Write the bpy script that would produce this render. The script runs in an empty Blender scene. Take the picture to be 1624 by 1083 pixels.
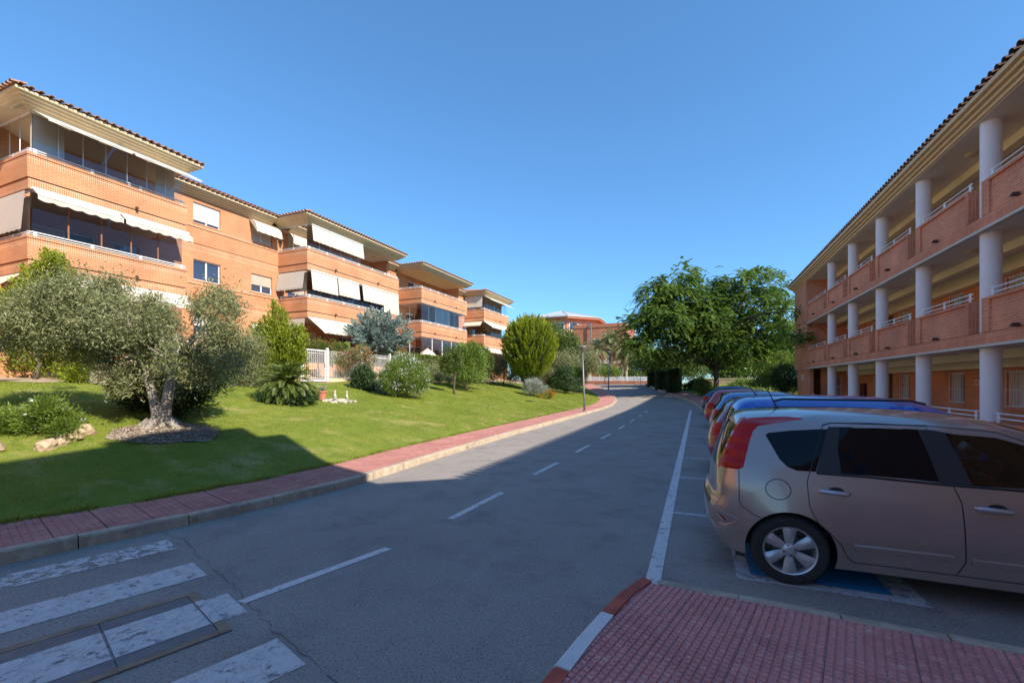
import bpy, bmesh, math, random
import numpy as np
from mathutils import Vector, Matrix
from mathutils.geometry import delaunay_2d_cdt

SC = bpy.context.scene
COL = SC.collection
random.seed(7); rng = np.random.default_rng(11)
R = math.radians

# ------------------------------------------------------------------ camera, sky, sun, exposure
EYE = 1.79
cam_d = bpy.data.cameras.new('camera'); cam = bpy.data.objects.new('camera', cam_d); COL.objects.link(cam)
cam.location = (0, 0, EYE); cam.rotation_euler = (R(90), 0, R(22.75))
cam_d.sensor_width = 36; cam_d.lens = 36 * 699 / 1624
cam_d.shift_y = 65.5 / 1624
cam_d.clip_end = 3000; cam_d.clip_start = 0.05
SC.camera = cam

SUNV = Vector((1.17, -0.40, 1.0)).normalized()
sun_el = math.asin(SUNV.z); sun_az = math.atan2(SUNV.x, SUNV.y)
world = bpy.data.worlds.new('World'); SC.world = world; world.use_nodes = True
wn = world.node_tree; wn.nodes.clear()
sky = wn.nodes.new('ShaderNodeTexSky'); sky.sky_type = 'NISHITA'; sky.sun_disc = False
sky.sun_elevation = sun_el; sky.sun_rotation = sun_az
sky.altitude = 0; sky.air_density = 1.0; sky.dust_density = 0.0; sky.ozone_density = 10.0
bgn = wn.nodes.new('ShaderNodeBackground'); bgn.inputs['Strength'].default_value = 0.145
wo = wn.nodes.new('ShaderNodeOutputWorld')
hs = wn.nodes.new('ShaderNodeMix'); hs.data_type = 'RGBA'; hs.blend_type = 'MULTIPLY'; hs.inputs[0].default_value = 1.0; hs.inputs[7].default_value = (0.65, 0.89, 0.97, 1)
gm = wn.nodes.new('ShaderNodeGamma'); gm.inputs[1].default_value = 0.8; wn.links.new(sky.outputs[0], gm.inputs[0]); wn.links.new(gm.outputs[0], hs.inputs[6]); wn.links.new(hs.outputs[2], bgn.inputs[0]); wn.links.new(bgn.outputs[0], wo.inputs[0])
sl = bpy.data.lights.new('sun', 'SUN'); sl.energy = 3.4; sl.angle = R(0.5); sl.color = (1.0, 0.91, 0.78)
so = bpy.data.objects.new('sun', sl); COL.objects.link(so)
so.rotation_euler = SUNV.to_track_quat('Z', 'Y').to_euler(); so.location = (20, -10, 40)
SC.view_settings.view_transform = 'Standard'; SC.view_settings.look = 'None'
SC.view_settings.exposure = 1.18; SC.view_settings.gamma = 1; SC.view_settings.use_curve_mapping = False
SC.cycles.max_bounces = 10; SC.cycles.diffuse_bounces = 8; SC.cycles.transparent_max_bounces = 12

# ------------------------------------------------------------------ materials
MATS = {}
def newmat(name):
    m = bpy.data.materials.new(name); m.use_nodes = True
    nt = m.node_tree; b = nt.nodes['Principled BSDF']
    return m, nt, b
def setp(b, **k):
    for a, v in k.items():
        n = {'rough': 'Roughness', 'metal': 'Metallic', 'coat': 'Coat Weight', 'crough': 'Coat Roughness', 'spec': 'Specular IOR Level', 'trans': 'Transmission Weight', 'ior': 'IOR', 'sheen': 'Sheen Weight', 'alpha': 'Alpha'}[a]
        b.inputs[n].default_value = v
def hexc(c, f): return tuple(min(1, max(0, x * f)) for x in c) + (1,)
def mat(name, col, var=0.15, scale=3.0, col2=None, bump=0.0, bscale=40.0, dist=0.01, **k):
    """plain surface with two octaves of uneven colour and a fine relief"""
    if name in MATS: return MATS[name]
    m, nt, b = newmat(name); N, Lk = nt.nodes, nt.links
    setp(b, **({'rough': 0.75} | k))
    tc = N.new('ShaderNodeTexCoord')
    nz = N.new('ShaderNodeTexNoise'); nz.inputs['Scale'].default_value = scale; nz.inputs['Detail'].default_value = 6; nz.inputs['Roughness'].default_value = 0.65
    Lk.new(tc.outputs['Object'], nz.inputs['Vector'])
    cr = N.new('ShaderNodeValToRGB'); cr.color_ramp.elements[0].position = 0.3; cr.color_ramp.elements[1].position = 0.7
    cr.color_ramp.elements[0].color = hexc(col, 1 - var); cr.color_ramp.elements[1].color = hexc(col2 or col, 1 + (0 if col2 else var))
    Lk.new(nz.outputs['Fac'], cr.inputs[0]); Lk.new(cr.outputs[0], b.inputs['Base Color'])
    if bump:
        n2 = N.new('ShaderNodeTexNoise'); n2.inputs['Scale'].default_value = bscale; n2.inputs['Detail'].default_value = 4
        Lk.new(tc.outputs['Object'], n2.inputs['Vector'])
        bp = N.new('ShaderNodeBump'); bp.inputs['Strength'].default_value = bump; bp.inputs['Distance'].default_value = dist
        Lk.new(n2.outputs['Fac'], bp.inputs['Height']); Lk.new(bp.outputs[0], b.inputs['Normal'])
    MATS[name] = m; return m

def brick(name, c1, c2, mortar, bw=0.245, rh=0.062, ms=0.010, soldier=False, stain=0.17):
    m, nt, b = newmat(name); N, Lk = nt.nodes, nt.links
    setp(b, rough=0.85)
    tc = N.new('ShaderNodeTexCoord'); sp = N.new('ShaderNodeSeparateXYZ'); Lk.new(tc.outputs['Object'], sp.inputs[0])
    ad = N.new('ShaderNodeMath'); ad.operation = 'ADD'; Lk.new(sp.outputs[0], ad.inputs[0]); Lk.new(sp.outputs[1], ad.inputs[1])
    cb = N.new('ShaderNodeCombineXYZ')
    if soldier: Lk.new(sp.outputs[2], cb.inputs[0]); Lk.new(ad.outputs[0], cb.inputs[1])
    else: Lk.new(ad.outputs[0], cb.inputs[0]); Lk.new(sp.outputs[2], cb.inputs[1])
    br = N.new('ShaderNodeTexBrick'); br.inputs['Scale'].default_value = 1; br.inputs['Brick Width'].default_value = bw
    br.inputs['Row Height'].default_value = rh; br.inputs['Mortar Size'].default_value = ms; br.inputs['Mortar Smooth'].default_value = 0.2
    br.inputs['Color1'].default_value = (*c1, 1); br.inputs['Color2'].default_value = (*c2, 1); br.inputs['Mortar'].default_value = (*mortar, 1)
    br.inputs['Bias'].default_value = -0.1
    if soldier: br.offset = 0.0
    Lk.new(cb.outputs[0], br.inputs['Vector'])
    nz = N.new('ShaderNodeTexNoise'); nz.inputs['Scale'].default_value = 0.9; nz.inputs['Detail'].default_value = 8
    Lk.new(tc.outputs['Object'], nz.inputs['Vector'])
    mr = N.new('ShaderNodeMapRange'); mr.inputs[1].default_value = 0.3; mr.inputs[2].default_value = 0.75; mr.inputs[3].default_value = 1 - stain; mr.inputs[4].default_value = 1 + stain
    Lk.new(nz.outputs['Fac'], mr.inputs[0])
    mx = N.new('ShaderNodeMix'); mx.data_type = 'RGBA'; mx.blend_type = 'MULTIPLY'; mx.inputs[0].default_value = 1
    Lk.new(br.outputs['Color'], mx.inputs[6]); Lk.new(mr.outputs[0], mx.inputs[7]); Lk.new(mx.outputs[2], b.inputs['Base Color'])
    bp = N.new('ShaderNodeBump'); bp.invert = True; bp.inputs['Strength'].default_value = 0.5; bp.inputs['Distance'].default_value = 0.008
    Lk.new(br.outputs['Fac'], bp.inputs['Height']); Lk.new(bp.outputs[0], b.inputs['Normal'])
    MATS[name] = m; return m

def leafmat(name, c1, c2, c3, rough=0.5, transl=0.35):
    """leaf-to-leaf colour variation from a per-face random number"""
    m, nt, b = newmat(name); N, Lk = nt.nodes, nt.links
    at = N.new('ShaderNodeAttribute'); at.attribute_name = 'rnd'
    cr = N.new('ShaderNodeValToRGB'); e = cr.color_ramp.elements
    e[0].color = (*c1, 1); e[1].color = (*c3, 1); e[0].position = 0.0; e[1].position = 1.0
    q = e.new(0.5); q.color = (*c2, 1)
    Lk.new(at.outputs['Fac'], cr.inputs[0]); Lk.new(cr.outputs[0], b.inputs['Base Color']); setp(b, rough=rough, spec=0.35)
    tr = N.new('ShaderNodeBsdfTranslucent'); Lk.new(cr.outputs[0], tr.inputs['Color'])
    mx = N.new('ShaderNodeMixShader'); mx.inputs[0].default_value = transl
    out = N['Material Output']; Lk.new(b.outputs[0], mx.inputs[1]); Lk.new(tr.outputs[0], mx.inputs[2]); Lk.new(mx.outputs[0], out.inputs[0])
    MATS[name] = m; return m

def glassmat(name, tint, refl=0.9, base=0.08, rough=0.01):
    m, nt, b = newmat(name); N, Lk = nt.nodes, nt.links
    N.remove(b); out = N['Material Output']
    tr = N.new('ShaderNodeBsdfTransparent'); tr.inputs[0].default_value = (*tint, 1)
    gl = N.new('ShaderNodeBsdfGlossy'); gl.inputs['Roughness'].default_value = rough; gl.inputs[0].default_value = (refl, refl, refl, 1)
    lw = N.new('ShaderNodeFresnel'); lw.inputs[0].default_value = 1.5
    mr = N.new('ShaderNodeMath'); mr.operation = 'ADD'; mr.inputs[1].default_value = base; Lk.new(lw.outputs[0], mr.inputs[0]); mr.use_clamp = True
    mx = N.new('ShaderNodeMixShader'); Lk.new(mr.outputs[0], mx.inputs[0]); Lk.new(tr.outputs[0], mx.inputs[1]); Lk.new(gl.outputs[0], mx.inputs[2])
    Lk.new(mx.outputs[0], out.inputs[0]); MATS[name] = m; return m

brick('brick_left', (0.56, 0.225, 0.092), (0.47, 0.180, 0.070), (0.60, 0.36, 0.21))
brick('brick_left_soldier', (0.56, 0.225, 0.092), (0.46, 0.175, 0.070), (0.66, 0.42, 0.27), soldier=True, ms=0.012)
brick('brick_right', (0.74, 0.245, 0.115), (0.60, 0.18, 0.085), (0.72, 0.42, 0.28))
brick('brick_right_soldier', (0.74, 0.245, 0.115), (0.60, 0.18, 0.085), (0.68, 0.36, 0.24), soldier=True)
brick('brick_gallery', (0.80, 0.31, 0.13), (0.68, 0.24, 0.10), (0.46, 0.22, 0.12))
brick('brick_far', (0.56, 0.25, 0.145), (0.52, 0.225, 0.13), (0.56, 0.30, 0.20))
brick('brick_annex', (0.47, 0.165, 0.085), (0.43, 0.15, 0.075), (0.46, 0.19, 0.11))
mat('cream', (0.66, 0.52, 0.33), var=0.06, scale=1.5, rough=0.8)
mat('cornice_and_bounce_tan', (0.72, 0.52, 0.29), var=0.05, scale=1.5, rough=0.8)
mat('beam_cream', (0.90, 0.78, 0.52), var=0.05, scale=1.5, rough=0.8)
mat('soffit_white', (0.62, 0.58, 0.50), var=0.05, scale=1.2, rough=0.9)
mat('soffit_grey', (0.80, 0.68, 0.58), var=0.06, scale=1.2, rough=0.9)
mat('column_white', (0.88, 0.83, 0.84), var=0.035, scale=2.2, rough=0.6, bump=0.15, bscale=60)
mat('white_paint', (0.78, 0.78, 0.78), var=0.05, scale=5, rough=0.45)
mat('white_shutter', (0.70, 0.69, 0.66), var=0.03, scale=5, rough=0.5)
mat('tile_clay', (0.40, 0.19, 0.11), var=0.35, scale=5, col2=(0.50, 0.27, 0.17), rough=0.85, bump=0.2)
mat('tile_dark', (0.13, 0.065, 0.045), var=0.35, scale=5, col2=(0.20, 0.11, 0.08), rough=0.85, bump=0.2)
mat('awning_cloth', (0.60, 0.555, 0.45), var=0.06, scale=1.6, rough=0.85, bump=0.05)
mat('awning_grey', (0.52, 0.49, 0.43), var=0.05, scale=1.6, rough=0.85, bump=0.05)
mat('blind_white', (0.66, 0.64, 0.57), var=0.04, scale=2, rough=0.8)
mat('interior', (0.30, 0.22, 0.16), var=0.2, scale=2, rough=0.9)
mat('dark_glass', (0.035, 0.05, 0.09), var=0.2, scale=1, rough=0.04, spec=0.9)
mat('curtain', (0.55, 0.52, 0.46), var=0.12, scale=6, rough=0.9)
mat('wood', (0.28, 0.12, 0.05), var=0.3, scale=6, rough=0.6)
mat('black_metal', (0.03, 0.03, 0.035), var=0.2, rough=0.45)
mat('spout_and_shadow_line', (0.10, 0.045, 0.03), var=0.2, rough=0.8)
mat('maroon', (0.11, 0.012, 0.015), var=0.1, rough=0.5)
mat('alu', (0.55, 0.55, 0.56), var=0.05, rough=0.35, metal=0.8)
mat('lamp_grey', (0.22, 0.215, 0.21), var=0.08, scale=10, rough=0.5, metal=0.4)
mat('zinc', (0.46, 0.46, 0.46), var=0.06, scale=2, rough=0.45)
glassmat('terrace_glass', (0.85, 0.88, 0.90), base=0.03)
glassmat('terrace_glass_blue', (0.62, 0.60, 0.70), base=0.0)
glassmat('car_glass', (0.34, 0.40, 0.38), base=0.01)

# ------------------------------------------------------------------ mesh helpers
def mesh_from(name, V, F, mats, mi=None, smooth=False):
    me = bpy.data.meshes.new(name)
    V = np.asarray(V, dtype=np.float64).reshape(-1, 3)
    if isinstance(F, np.ndarray) and F.ndim == 2:
        k = F.shape[1]; me.vertices.add(len(V)); me.vertices.foreach_set('co', V.ravel().astype(np.float32))
        me.loops.add(F.size); me.polygons.add(len(F))
        me.loops.foreach_set('vertex_index', F.ravel().astype(np.int32))
        me.polygons.foreach_set('loop_start', (np.arange(len(F)) * k).astype(np.int32))
        me.update(calc_edges=True)
    else:
        me.from_pydata([tuple(v) for v in V], [], [tuple(int(i) for i in f) for f in F])
    for m in mats: me.materials.append(MATS[m] if isinstance(m, str) else m)
    if mi is not None: me.polygons.foreach_set('material_index', np.asarray(mi, dtype=np.int32))
    if smooth: me.polygons.foreach_set('use_smooth', np.ones(len(me.polygons), dtype=bool))
    me.update(); return me
def base_of(o):
    p = Vector((0, 0, 0))
    while o is not None: p = p + o.location; o = o.parent
    return p
def link(name, me, parent=None, loc=(0, 0, 0), rot=None):
    o = bpy.data.objects.new(name, me); COL.objects.link(o)
    if parent is not None: o.parent = parent
    o.location = loc
    if rot is not None: o.rotation_euler = rot
    return o
def thing(name, label, cat, loc=(0, 0, 0), rz=0, group=None):
    o = bpy.data.objects.new(name, None); COL.objects.link(o); o.empty_display_size = 0.2
    o.location = loc; o.rotation_euler = (0, 0, rz); tag(o, label, cat, group); return o
def tag(o, label=None, cat=None, group=None, kind=None):
    for k, v in (('label', label), ('category', cat), ('group', group), ('kind', kind)):
        if v: o[k] = v
    return o
def copy_tree(o, parent=None):
    c = o.copy(); COL.objects.link(c)
    if parent is not None: c.parent = parent
    for ch in o.children: copy_tree(ch, c)
    return c

class MB:
    """collects boxes, prisms and tubes given in world space; build() makes ONE mesh object"""
    def __init__(s): s.V = []; s.F = []; s.M = []
    def add(s, V, F, m=0):
        n = len(s.V); s.V += [tuple(v) for v in V]; s.F += [tuple(i + n for i in f) for f in F]; s.M += [m] * len(F); return s
    def box(s, x0, x1, y0, y1, z0, z1, m=0):
        x0, x1 = sorted((x0, x1)); y0, y1 = sorted((y0, y1)); z0, z1 = sorted((z0, z1))
        return s.add([(x0,y0,z0),(x1,y0,z0),(x1,y1,z0),(x0,y1,z0),(x0,y0,z1),(x1,y0,z1),(x1,y1,z1),(x0,y1,z1)],
                     [(3,2,1,0),(4,5,6,7),(0,1,5,4),(1,2,6,5),(2,3,7,6),(3,0,4,7)], m)
    def quad(s, a, b, c, d, m=0): return s.add([a, b, c, d], [(0, 1, 2, 3)], m)
    def prism(s, poly, z0, z1, m=0):
        n = len(poly); V = [(x, y, z0) for x, y in poly] + [(x, y, z1) for x, y in poly]
        F = [tuple(range(n - 1, -1, -1)), tuple(range(n, 2 * n))] + [(i, (i + 1) % n, (i + 1) % n + n, i + n) for i in range(n)]
        return s.add(V, F, m)
    def tube(s, pts, r, n=8, m=0, cap=True):
        pts = [Vector(p) for p in pts]; rs = r if isinstance(r, (list, tuple)) else [r] * len(pts)
        V = []; F = []; up = Vector((0, 0, 1)); prev = None
        for i, p in enumerate(pts):
            t = (pts[min(i + 1, len(pts) - 1)] - pts[max(i - 1, 0)]).normalized()
            a = prev if prev is not None else (up if abs(t.z) < 0.9 else Vector((1, 0, 0)))
            u = (a - t * a.dot(t)); u = u.normalized() if u.length > 1e-6 else Vector((1, 0, 0)); prev = u; w = t.cross(u)
            for k in range(n):
                an = 2 * math.pi * k / n; V.append(p + (u * math.cos(an) + w * math.sin(an)) * rs[i])
        for i in range(len(pts) - 1):
            for k in range(n):
                F.append((i * n + k, i * n + (k + 1) % n, (i + 1) * n + (k + 1) % n, (i + 1) * n + k))
        if cap: F.append(tuple(range(n - 1, -1, -1))); F.append(tuple((len(pts) - 1) * n + k for k in range(n)))
        return s.add(V, F, m)
    def lathe(s, c, prof, n=24, axis='z', m=0):
        V = []; F = []
        for r, h in prof:
            for k in range(n):
                a = 2 * math.pi * k / n; q = (r * math.cos(a), r * math.sin(a))
                V.append((c[0] + q[0], c[1] + q[1], c[2] + h) if axis == 'z' else (c[0] + q[0], c[1] + h, c[2] + q[1]))
        for i in range(len(prof) - 1):
            for k in range(n):
                F.append((i * n + k, i * n + (k + 1) % n, (i + 1) * n + (k + 1) % n, (i + 1) * n + k))
        return s.add(V, F, m)
    def build(s, name, mats, parent=None, smooth=False, loc=None, ang=None):
        if isinstance(mats, str): mats = [mats]
        off = base_of(parent) if parent is not None else Vector(loc or (0, 0, 0))
        V = np.array(s.V, dtype=float).reshape(-1, 3) - np.array(off)
        me = mesh_from(name, V, s.F, mats, s.M, smooth)
        if ang: me.set_sharp_from_angle(angle=R(ang))
        return link(name, me, parent, (0, 0, 0) if parent is not None else (loc or (0, 0, 0)))

def struct(o): o['kind'] = 'structure'; return o

# ------------------------------------------------------------------ terrain
def zr(y):
    t = np.clip((np.asarray(y, float) - 28) / 34, 0, 1); return 1.6 * t * t * (3 - 2 * t)
EY = np.array([-40,-5,2.46,3.62,4.5,5.3,6.9,8.6,12.8,26,33,37,41,46,55,70.])
EX = np.array([-9.9,-8.6,-7.57,-7.16,-6.98,-6.84,-6.82,-6.98,-7.1,-7.15,-7.1,-7.5,-8.6,-10.4,-13.5,-20])
def lawn_edge(y): return np.interp(y, EY, EX)
KY = np.array([-40,-5,0.5,2.05,3.35,4.6,5.7,7,9,13,26,33,37,41,46,55,70.])
KX = np.array([-8.3,-7.2,-6.75,-6.3,-5.93,-5.66,-5.52,-5.54,-5.66,-5.78,-5.8,-5.75,-6.1,-7.0,-8.7,-11.7,-18.2])
def kerb_x(y): return np.interp(y, KY, KX)
def ground_z(x, y):
    q = lawn_edge(y) - x
    r = 0.17 * np.clip(q, 0, 9.4) + 0.1 * np.clip(q - 9.4, 0, 4)
    f = np.where(q < 2, 1, np.maximum(0.3, 1 - (q - 2) / 8))
    return np.where(q < 0, zr(y) + 0.12, zr(y) * f + 0.13 + r)
def gz(x, y): return float(ground_z(np.float64(x), np.float64(y)))

def sheet(name, xs, ys, fz, matname, thick=0, parent=None):
    X, Y = np.meshgrid(xs, ys); Z = fz(X, Y); n, m = X.shape
    V = np.stack([X, Y, Z], -1).reshape(-1, 3); i = np.arange(n * m).reshape(n, m)
    F = np.stack([i[:-1, :-1], i[:-1, 1:], i[1:, 1:], i[1:, :-1]], -1).reshape(-1, 4)
    return link(name, mesh_from(name, V, F, [matname], smooth=True), parent)

def ground_mat(name, cols, scales, bump=0.3, bscale=80, rough=0.9, dist=0.01, spec=0.3):
    """cols: base, then colours mixed in by noises at the given scales"""
    m, nt, b = newmat(name); N, Lk = nt.nodes, nt.links; setp(b, rough=rough, spec=spec)
    tc = N.new('ShaderNodeTexCoord'); last = None
    rgb = N.new('ShaderNodeRGB'); rgb.outputs[0].default_value = (*cols[0], 1); last = rgb.outputs[0]
    for c, (sc, lo, hi, det) in zip(cols[1:], scales):
        nz = N.new('ShaderNodeTexNoise'); nz.inputs['Scale'].default_value = sc; nz.inputs['Detail'].default_value = det; nz.inputs['Roughness'].default_value = 0.65
        Lk.new(tc.outputs['Object'], nz.inputs['Vector'])
        mr = N.new('ShaderNodeMapRange'); mr.inputs[1].default_value = lo; mr.inputs[2].default_value = hi; Lk.new(nz.outputs['Fac'], mr.inputs[0])
        mx = N.new('ShaderNodeMix'); mx.data_type = 'RGBA'; Lk.new(mr.outputs[0], mx.inputs[0]); Lk.new(last, mx.inputs[6]); mx.inputs[7].default_value = (*c, 1); last = mx.outputs[2]
    Lk.new(last, b.inputs['Base Color'])
    n2 = N.new('ShaderNodeTexNoise'); n2.inputs['Scale'].default_value = bscale; n2.inputs['Detail'].default_value = 6; Lk.new(tc.outputs['Object'], n2.inputs['Vector'])
    bp = N.new('ShaderNodeBump'); bp.inputs['Strength'].default_value = bump; bp.inputs['Distance'].default_value = dist
    Lk.new(n2.outputs['Fac'], bp.inputs['Height']); Lk.new(bp.outputs[0], b.inputs['Normal'])
    MATS[name] = m; return m
ground_mat('asphalt', [(0.265,0.232,0.205), (0.32,0.285,0.25), (0.19,0.165,0.15), (0.50,0.46,0.41), (0.065,0.058,0.055)],
           [(0.35,0.35,0.7,4), (1.6,0.5,0.75,5), (70,0.55,0.74,2), (52,0.56,0.74,2)], bump=0.7, bscale=110, rough=0.82, dist=0.006)
ground_mat('grass_soil', [(0.15,0.205,0.020), (0.24,0.26,0.040), (0.11,0.165,0.015), (0.33,0.29,0.10)],
           [(0.8,0.42,0.7,5), (2.5,0.45,0.7,5), (1.1,0.54,0.68,6)], bump=1.0, bscale=35, dist=0.03)
ground_mat('soil', [(0.40,0.30,0.20), (0.30,0.22,0.15), (0.48,0.39,0.28)], [(2,0.4,0.7,5), (9,0.5,0.7,5)], bump=0.7, bscale=25, dist=0.02)
ground_mat('mulch', [(0.32,0.25,0.20), (0.42,0.35,0.28), (0.18,0.13,0.10)], [(6,0.4,0.6,5), (22,0.5,0.6,4)], bump=1.0, bscale=30, dist=0.03)
ground_mat('field', [(0.20,0.17,0.09), (0.11,0.13,0.05)], [(0.05,0.4,0.6,5)], bump=0.3, bscale=5)
ground_mat('kerb_stone', [(0.46,0.37,0.275), (0.34,0.27,0.20), (0.55,0.46,0.35), (0.17,0.14,0.11)], [(2.5,0.4,0.65,5), (7,0.5,0.7,5), (5,0.62,0.75,6)], bump=0.4, bscale=40)
ground_mat('pave_pink', [(0.50,0.225,0.185), (0.40,0.17,0.145), (0.58,0.31,0.25)], [(1.4,0.4,0.65,5), (6,0.5,0.75,5)], bump=0.3, bscale=60)
ground_mat('pave_red', [(0.64,0.28,0.25), (0.53,0.225,0.205), (0.72,0.40,0.35)], [(2.2,0.4,0.65,5), (14,0.5,0.75,5)], bump=0.3, bscale=90)
ground_mat('joint', [(0.14,0.085,0.07), (0.22,0.15,0.11)], [(3,0.4,0.6,4)], bump=0.3)
ground_mat('red_paint', [(0.55,0.12,0.07), (0.30,0.075,0.06), (0.34,0.22,0.17)], [(5,0.4,0.7,5), (14,0.6,0.7,5)], bump=0.3, bscale=50)
ground_mat('white_kerb_paint', [(0.66,0.66,0.64), (0.50,0.49,0.46), (0.22,0.2,0.17)], [(5,0.5,0.8,5), (16,0.66,0.72,5)], bump=0.3, bscale=50)

def road_paint(name, c, wear_lo, wear_hi, scale=9, crack=0.0):
    """paint worn away where the noise is high (asphalt shows between, alpha)"""
    m, nt, b = newmat(name); N, Lk = nt.nodes, nt.links; setp(b, rough=0.8, spec=0.3)
    tc = N.new('ShaderNodeTexCoord'); nz = N.new('ShaderNodeTexNoise'); nz.inputs['Scale'].default_value = scale; nz.inputs['Detail'].default_value = 10; nz.inputs['Roughness'].default_value = 0.72
    Lk.new(tc.outputs['Object'], nz.inputs['Vector'])
    mr = N.new('ShaderNodeMapRange'); mr.inputs[1].default_value = wear_lo; mr.inputs[2].default_value = wear_hi; mr.inputs[3].default_value = 1; mr.inputs[4].default_value = 0.0
    Lk.new(nz.outputs['Fac'], mr.inputs[0]); last = mr.outputs[0]
    if crack:
        vo = N.new('ShaderNodeTexVoronoi'); vo.feature = 'DISTANCE_TO_EDGE'; vo.inputs['Scale'].default_value = 5.5
        ad = N.new('ShaderNodeVectorMath'); ad.operation = 'ADD'; sc = N.new('ShaderNodeVectorMath'); sc.operation = 'SCALE'; sc.inputs['Scale'].default_value = 0.35
        Lk.new(nz.outputs['Color'], sc.inputs[0]); Lk.new(tc.outputs['Object'], ad.inputs[0]); Lk.new(sc.outputs[0], ad.inputs[1]); Lk.new(ad.outputs[0], vo.inputs['Vector'])
        m2 = N.new('ShaderNodeMapRange'); m2.inputs[1].default_value = 0.006 * crack; m2.inputs[2].default_value = 0.02 * crack; Lk.new(vo.outputs['Distance'], m2.inputs[0])
        mu = N.new('ShaderNodeMath'); mu.operation = 'MULTIPLY'; Lk.new(last, mu.inputs[0]); Lk.new(m2.outputs[0], mu.inputs[1]); last = mu.outputs[0]
    n3 = N.new('ShaderNodeTexNoise'); n3.inputs['Scale'].default_value = 14; n3.inputs['Detail'].default_value = 5; Lk.new(tc.outputs['Object'], n3.inputs['Vector'])
    cr = N.new('ShaderNodeValToRGB'); cr.color_ramp.elements[0].color = hexc(c, 0.75); cr.color_ramp.elements[1].color = hexc(c, 1.08); Lk.new(n3.outputs['Fac'], cr.inputs[0]); Lk.new(cr.outputs[0], b.inputs['Base Color'])
    Lk.new(last, b.inputs['Alpha']); MATS[name] = m; return m
road_paint('paint_line', (0.70,0.67,0.64), 0.55, 0.68)
road_paint('paint_bay', (0.52,0.53,0.54), 0.52, 0.66)
road_paint('paint_zebra', (0.64,0.61,0.58), 0.55, 0.66, crack=0.7)
road_paint('paint_zebra_worn', (0.64,0.61,0.58), 0.50, 0.56, crack=1.6)
road_paint('paint_blue', (0.035,0.24,0.50), 0.60, 0.75)

# ================================================================== SETTING
def axis(*segs):
    out = []
    for a, b, st in segs: out += list(np.arange(a, b, st))
    return np.array(out + [segs[-1][1]], float)
struct(sheet('ground', axis((-900,-80,60),(-80,-30,5),(-30,30,2),(30,80,5),(80,900,60)), axis((-300,-40,40),(-40,20,10),(20,70,1.5),(70,1300,80)),
             lambda X, Y: zr(Y) - 0.12 - 0.0 * X, 'field'))
# asphalt: road, parking bays and the cross street
struct(sheet('road', axis((-40,-9,2),(-9,7.5,0.5)), axis((-30,26,2),(26,62,0.5)), lambda X, Y: zr(Y), 'asphalt'))
# left lawn + garden terrace, edge follows the pavement
def strip_sheet(name, xf0, xf1, ys, n, fz, matname, power=1.0, parent=None):
    t = np.linspace(0, 1, n) ** power; Yg = np.repeat(ys[:, None], n, 1); x0 = xf0(ys)[:, None]; x1 = xf1(ys)[:, None]
    Xg = x0 + (x1 - x0) * t[None, :]; Zg = fz(Xg, Yg)
    V = np.stack([Xg, Yg, Zg], -1).reshape(-1, 3); m = len(ys); i = np.arange(m * n).reshape(m, n)
    F = np.stack([i[:-1, 1:], i[:-1, :-1], i[1:, :-1], i[1:, 1:]], -1).reshape(-1, 4)
    return link(name, mesh_from(name, V, F, [matname], smooth=True), parent)
def lump(X, Y): return 0.02 * np.sin(X * 1.7 + Y * 0.6) + 0.015 * np.sin(Y * 2.3 - X) + 0.012 * np.sin(X * 5 + Y * 3.1)
def lawn_z(X, Y):
    q = np.clip((lawn_edge(Y) - X) * 1.5, 0, 1); return ground_z(np.minimum(X, lawn_edge(Y) - 1e-3), Y) + lump(X, Y) * q + 0.015 * q
ys = axis((-30,0,2),(0,50,0.4))
lawn = struct(strip_sheet('lawn', lambda y: lawn_edge(y) - 0.0, lambda y: 0 * y - 17.4, ys, 46, lawn_z, 'grass_soil', 1.2))
struct(strip_sheet('garden_ground', lambda y: 0 * y - 17.35, lambda y: 0 * y - 60, axis((-30,0,2),(0,75,1)), 26, lambda X, Y: ground_z(X, Y) + 0.03, 'soil', 2.0))
# bare soil strip along the fence
def soil_x0(y): return np.interp(y, [4, 6, 8, 12, 16, 19], [-18.6, -16.9, -15.6, -16.3, -17.0, -17.2])
struct(strip_sheet('bare_soil', soil_x0, lambda y: 0 * y - 17.6, axis((4.5,19,0.4)), 8, lambda X, Y: lawn_z(X, Y) + 0.012, 'soil'))
# right-hand pavement beyond the bays and verge
def rk(y): return np.interp(y, [30.6, 33, 36, 40, 44, 48, 55, 62], [0.35, 0.05, -0.3, -1.3, -2.55, -3.9, -5.6, -6.6])
struct(strip_sheet('sidewalk_far', lambda y: rk(y) + 0.12, lambda y: rk(y) + 1.9, axis((30.6,60,0.5)), 4, lambda X, Y: zr(Y) + 0.125, 'pave_pink'))
struct(strip_sheet('verge', lambda y: rk(y) + 1.88, lambda y: 0 * y + 12, axis((30.6,62,0.7)), 12, lambda X, Y: zr(Y) + 0.14 + 0.05 * np.sin(X * 2) * 0.3, 'grass_soil'))
struct(strip_sheet('forecourt', lambda y: 0 * y + 5.25, lambda y: 0 * y + 6.4, axis((-8,30.6,1)), 3, lambda X, Y: zr(Y) + 0.13, 'pave_pink'))

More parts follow.
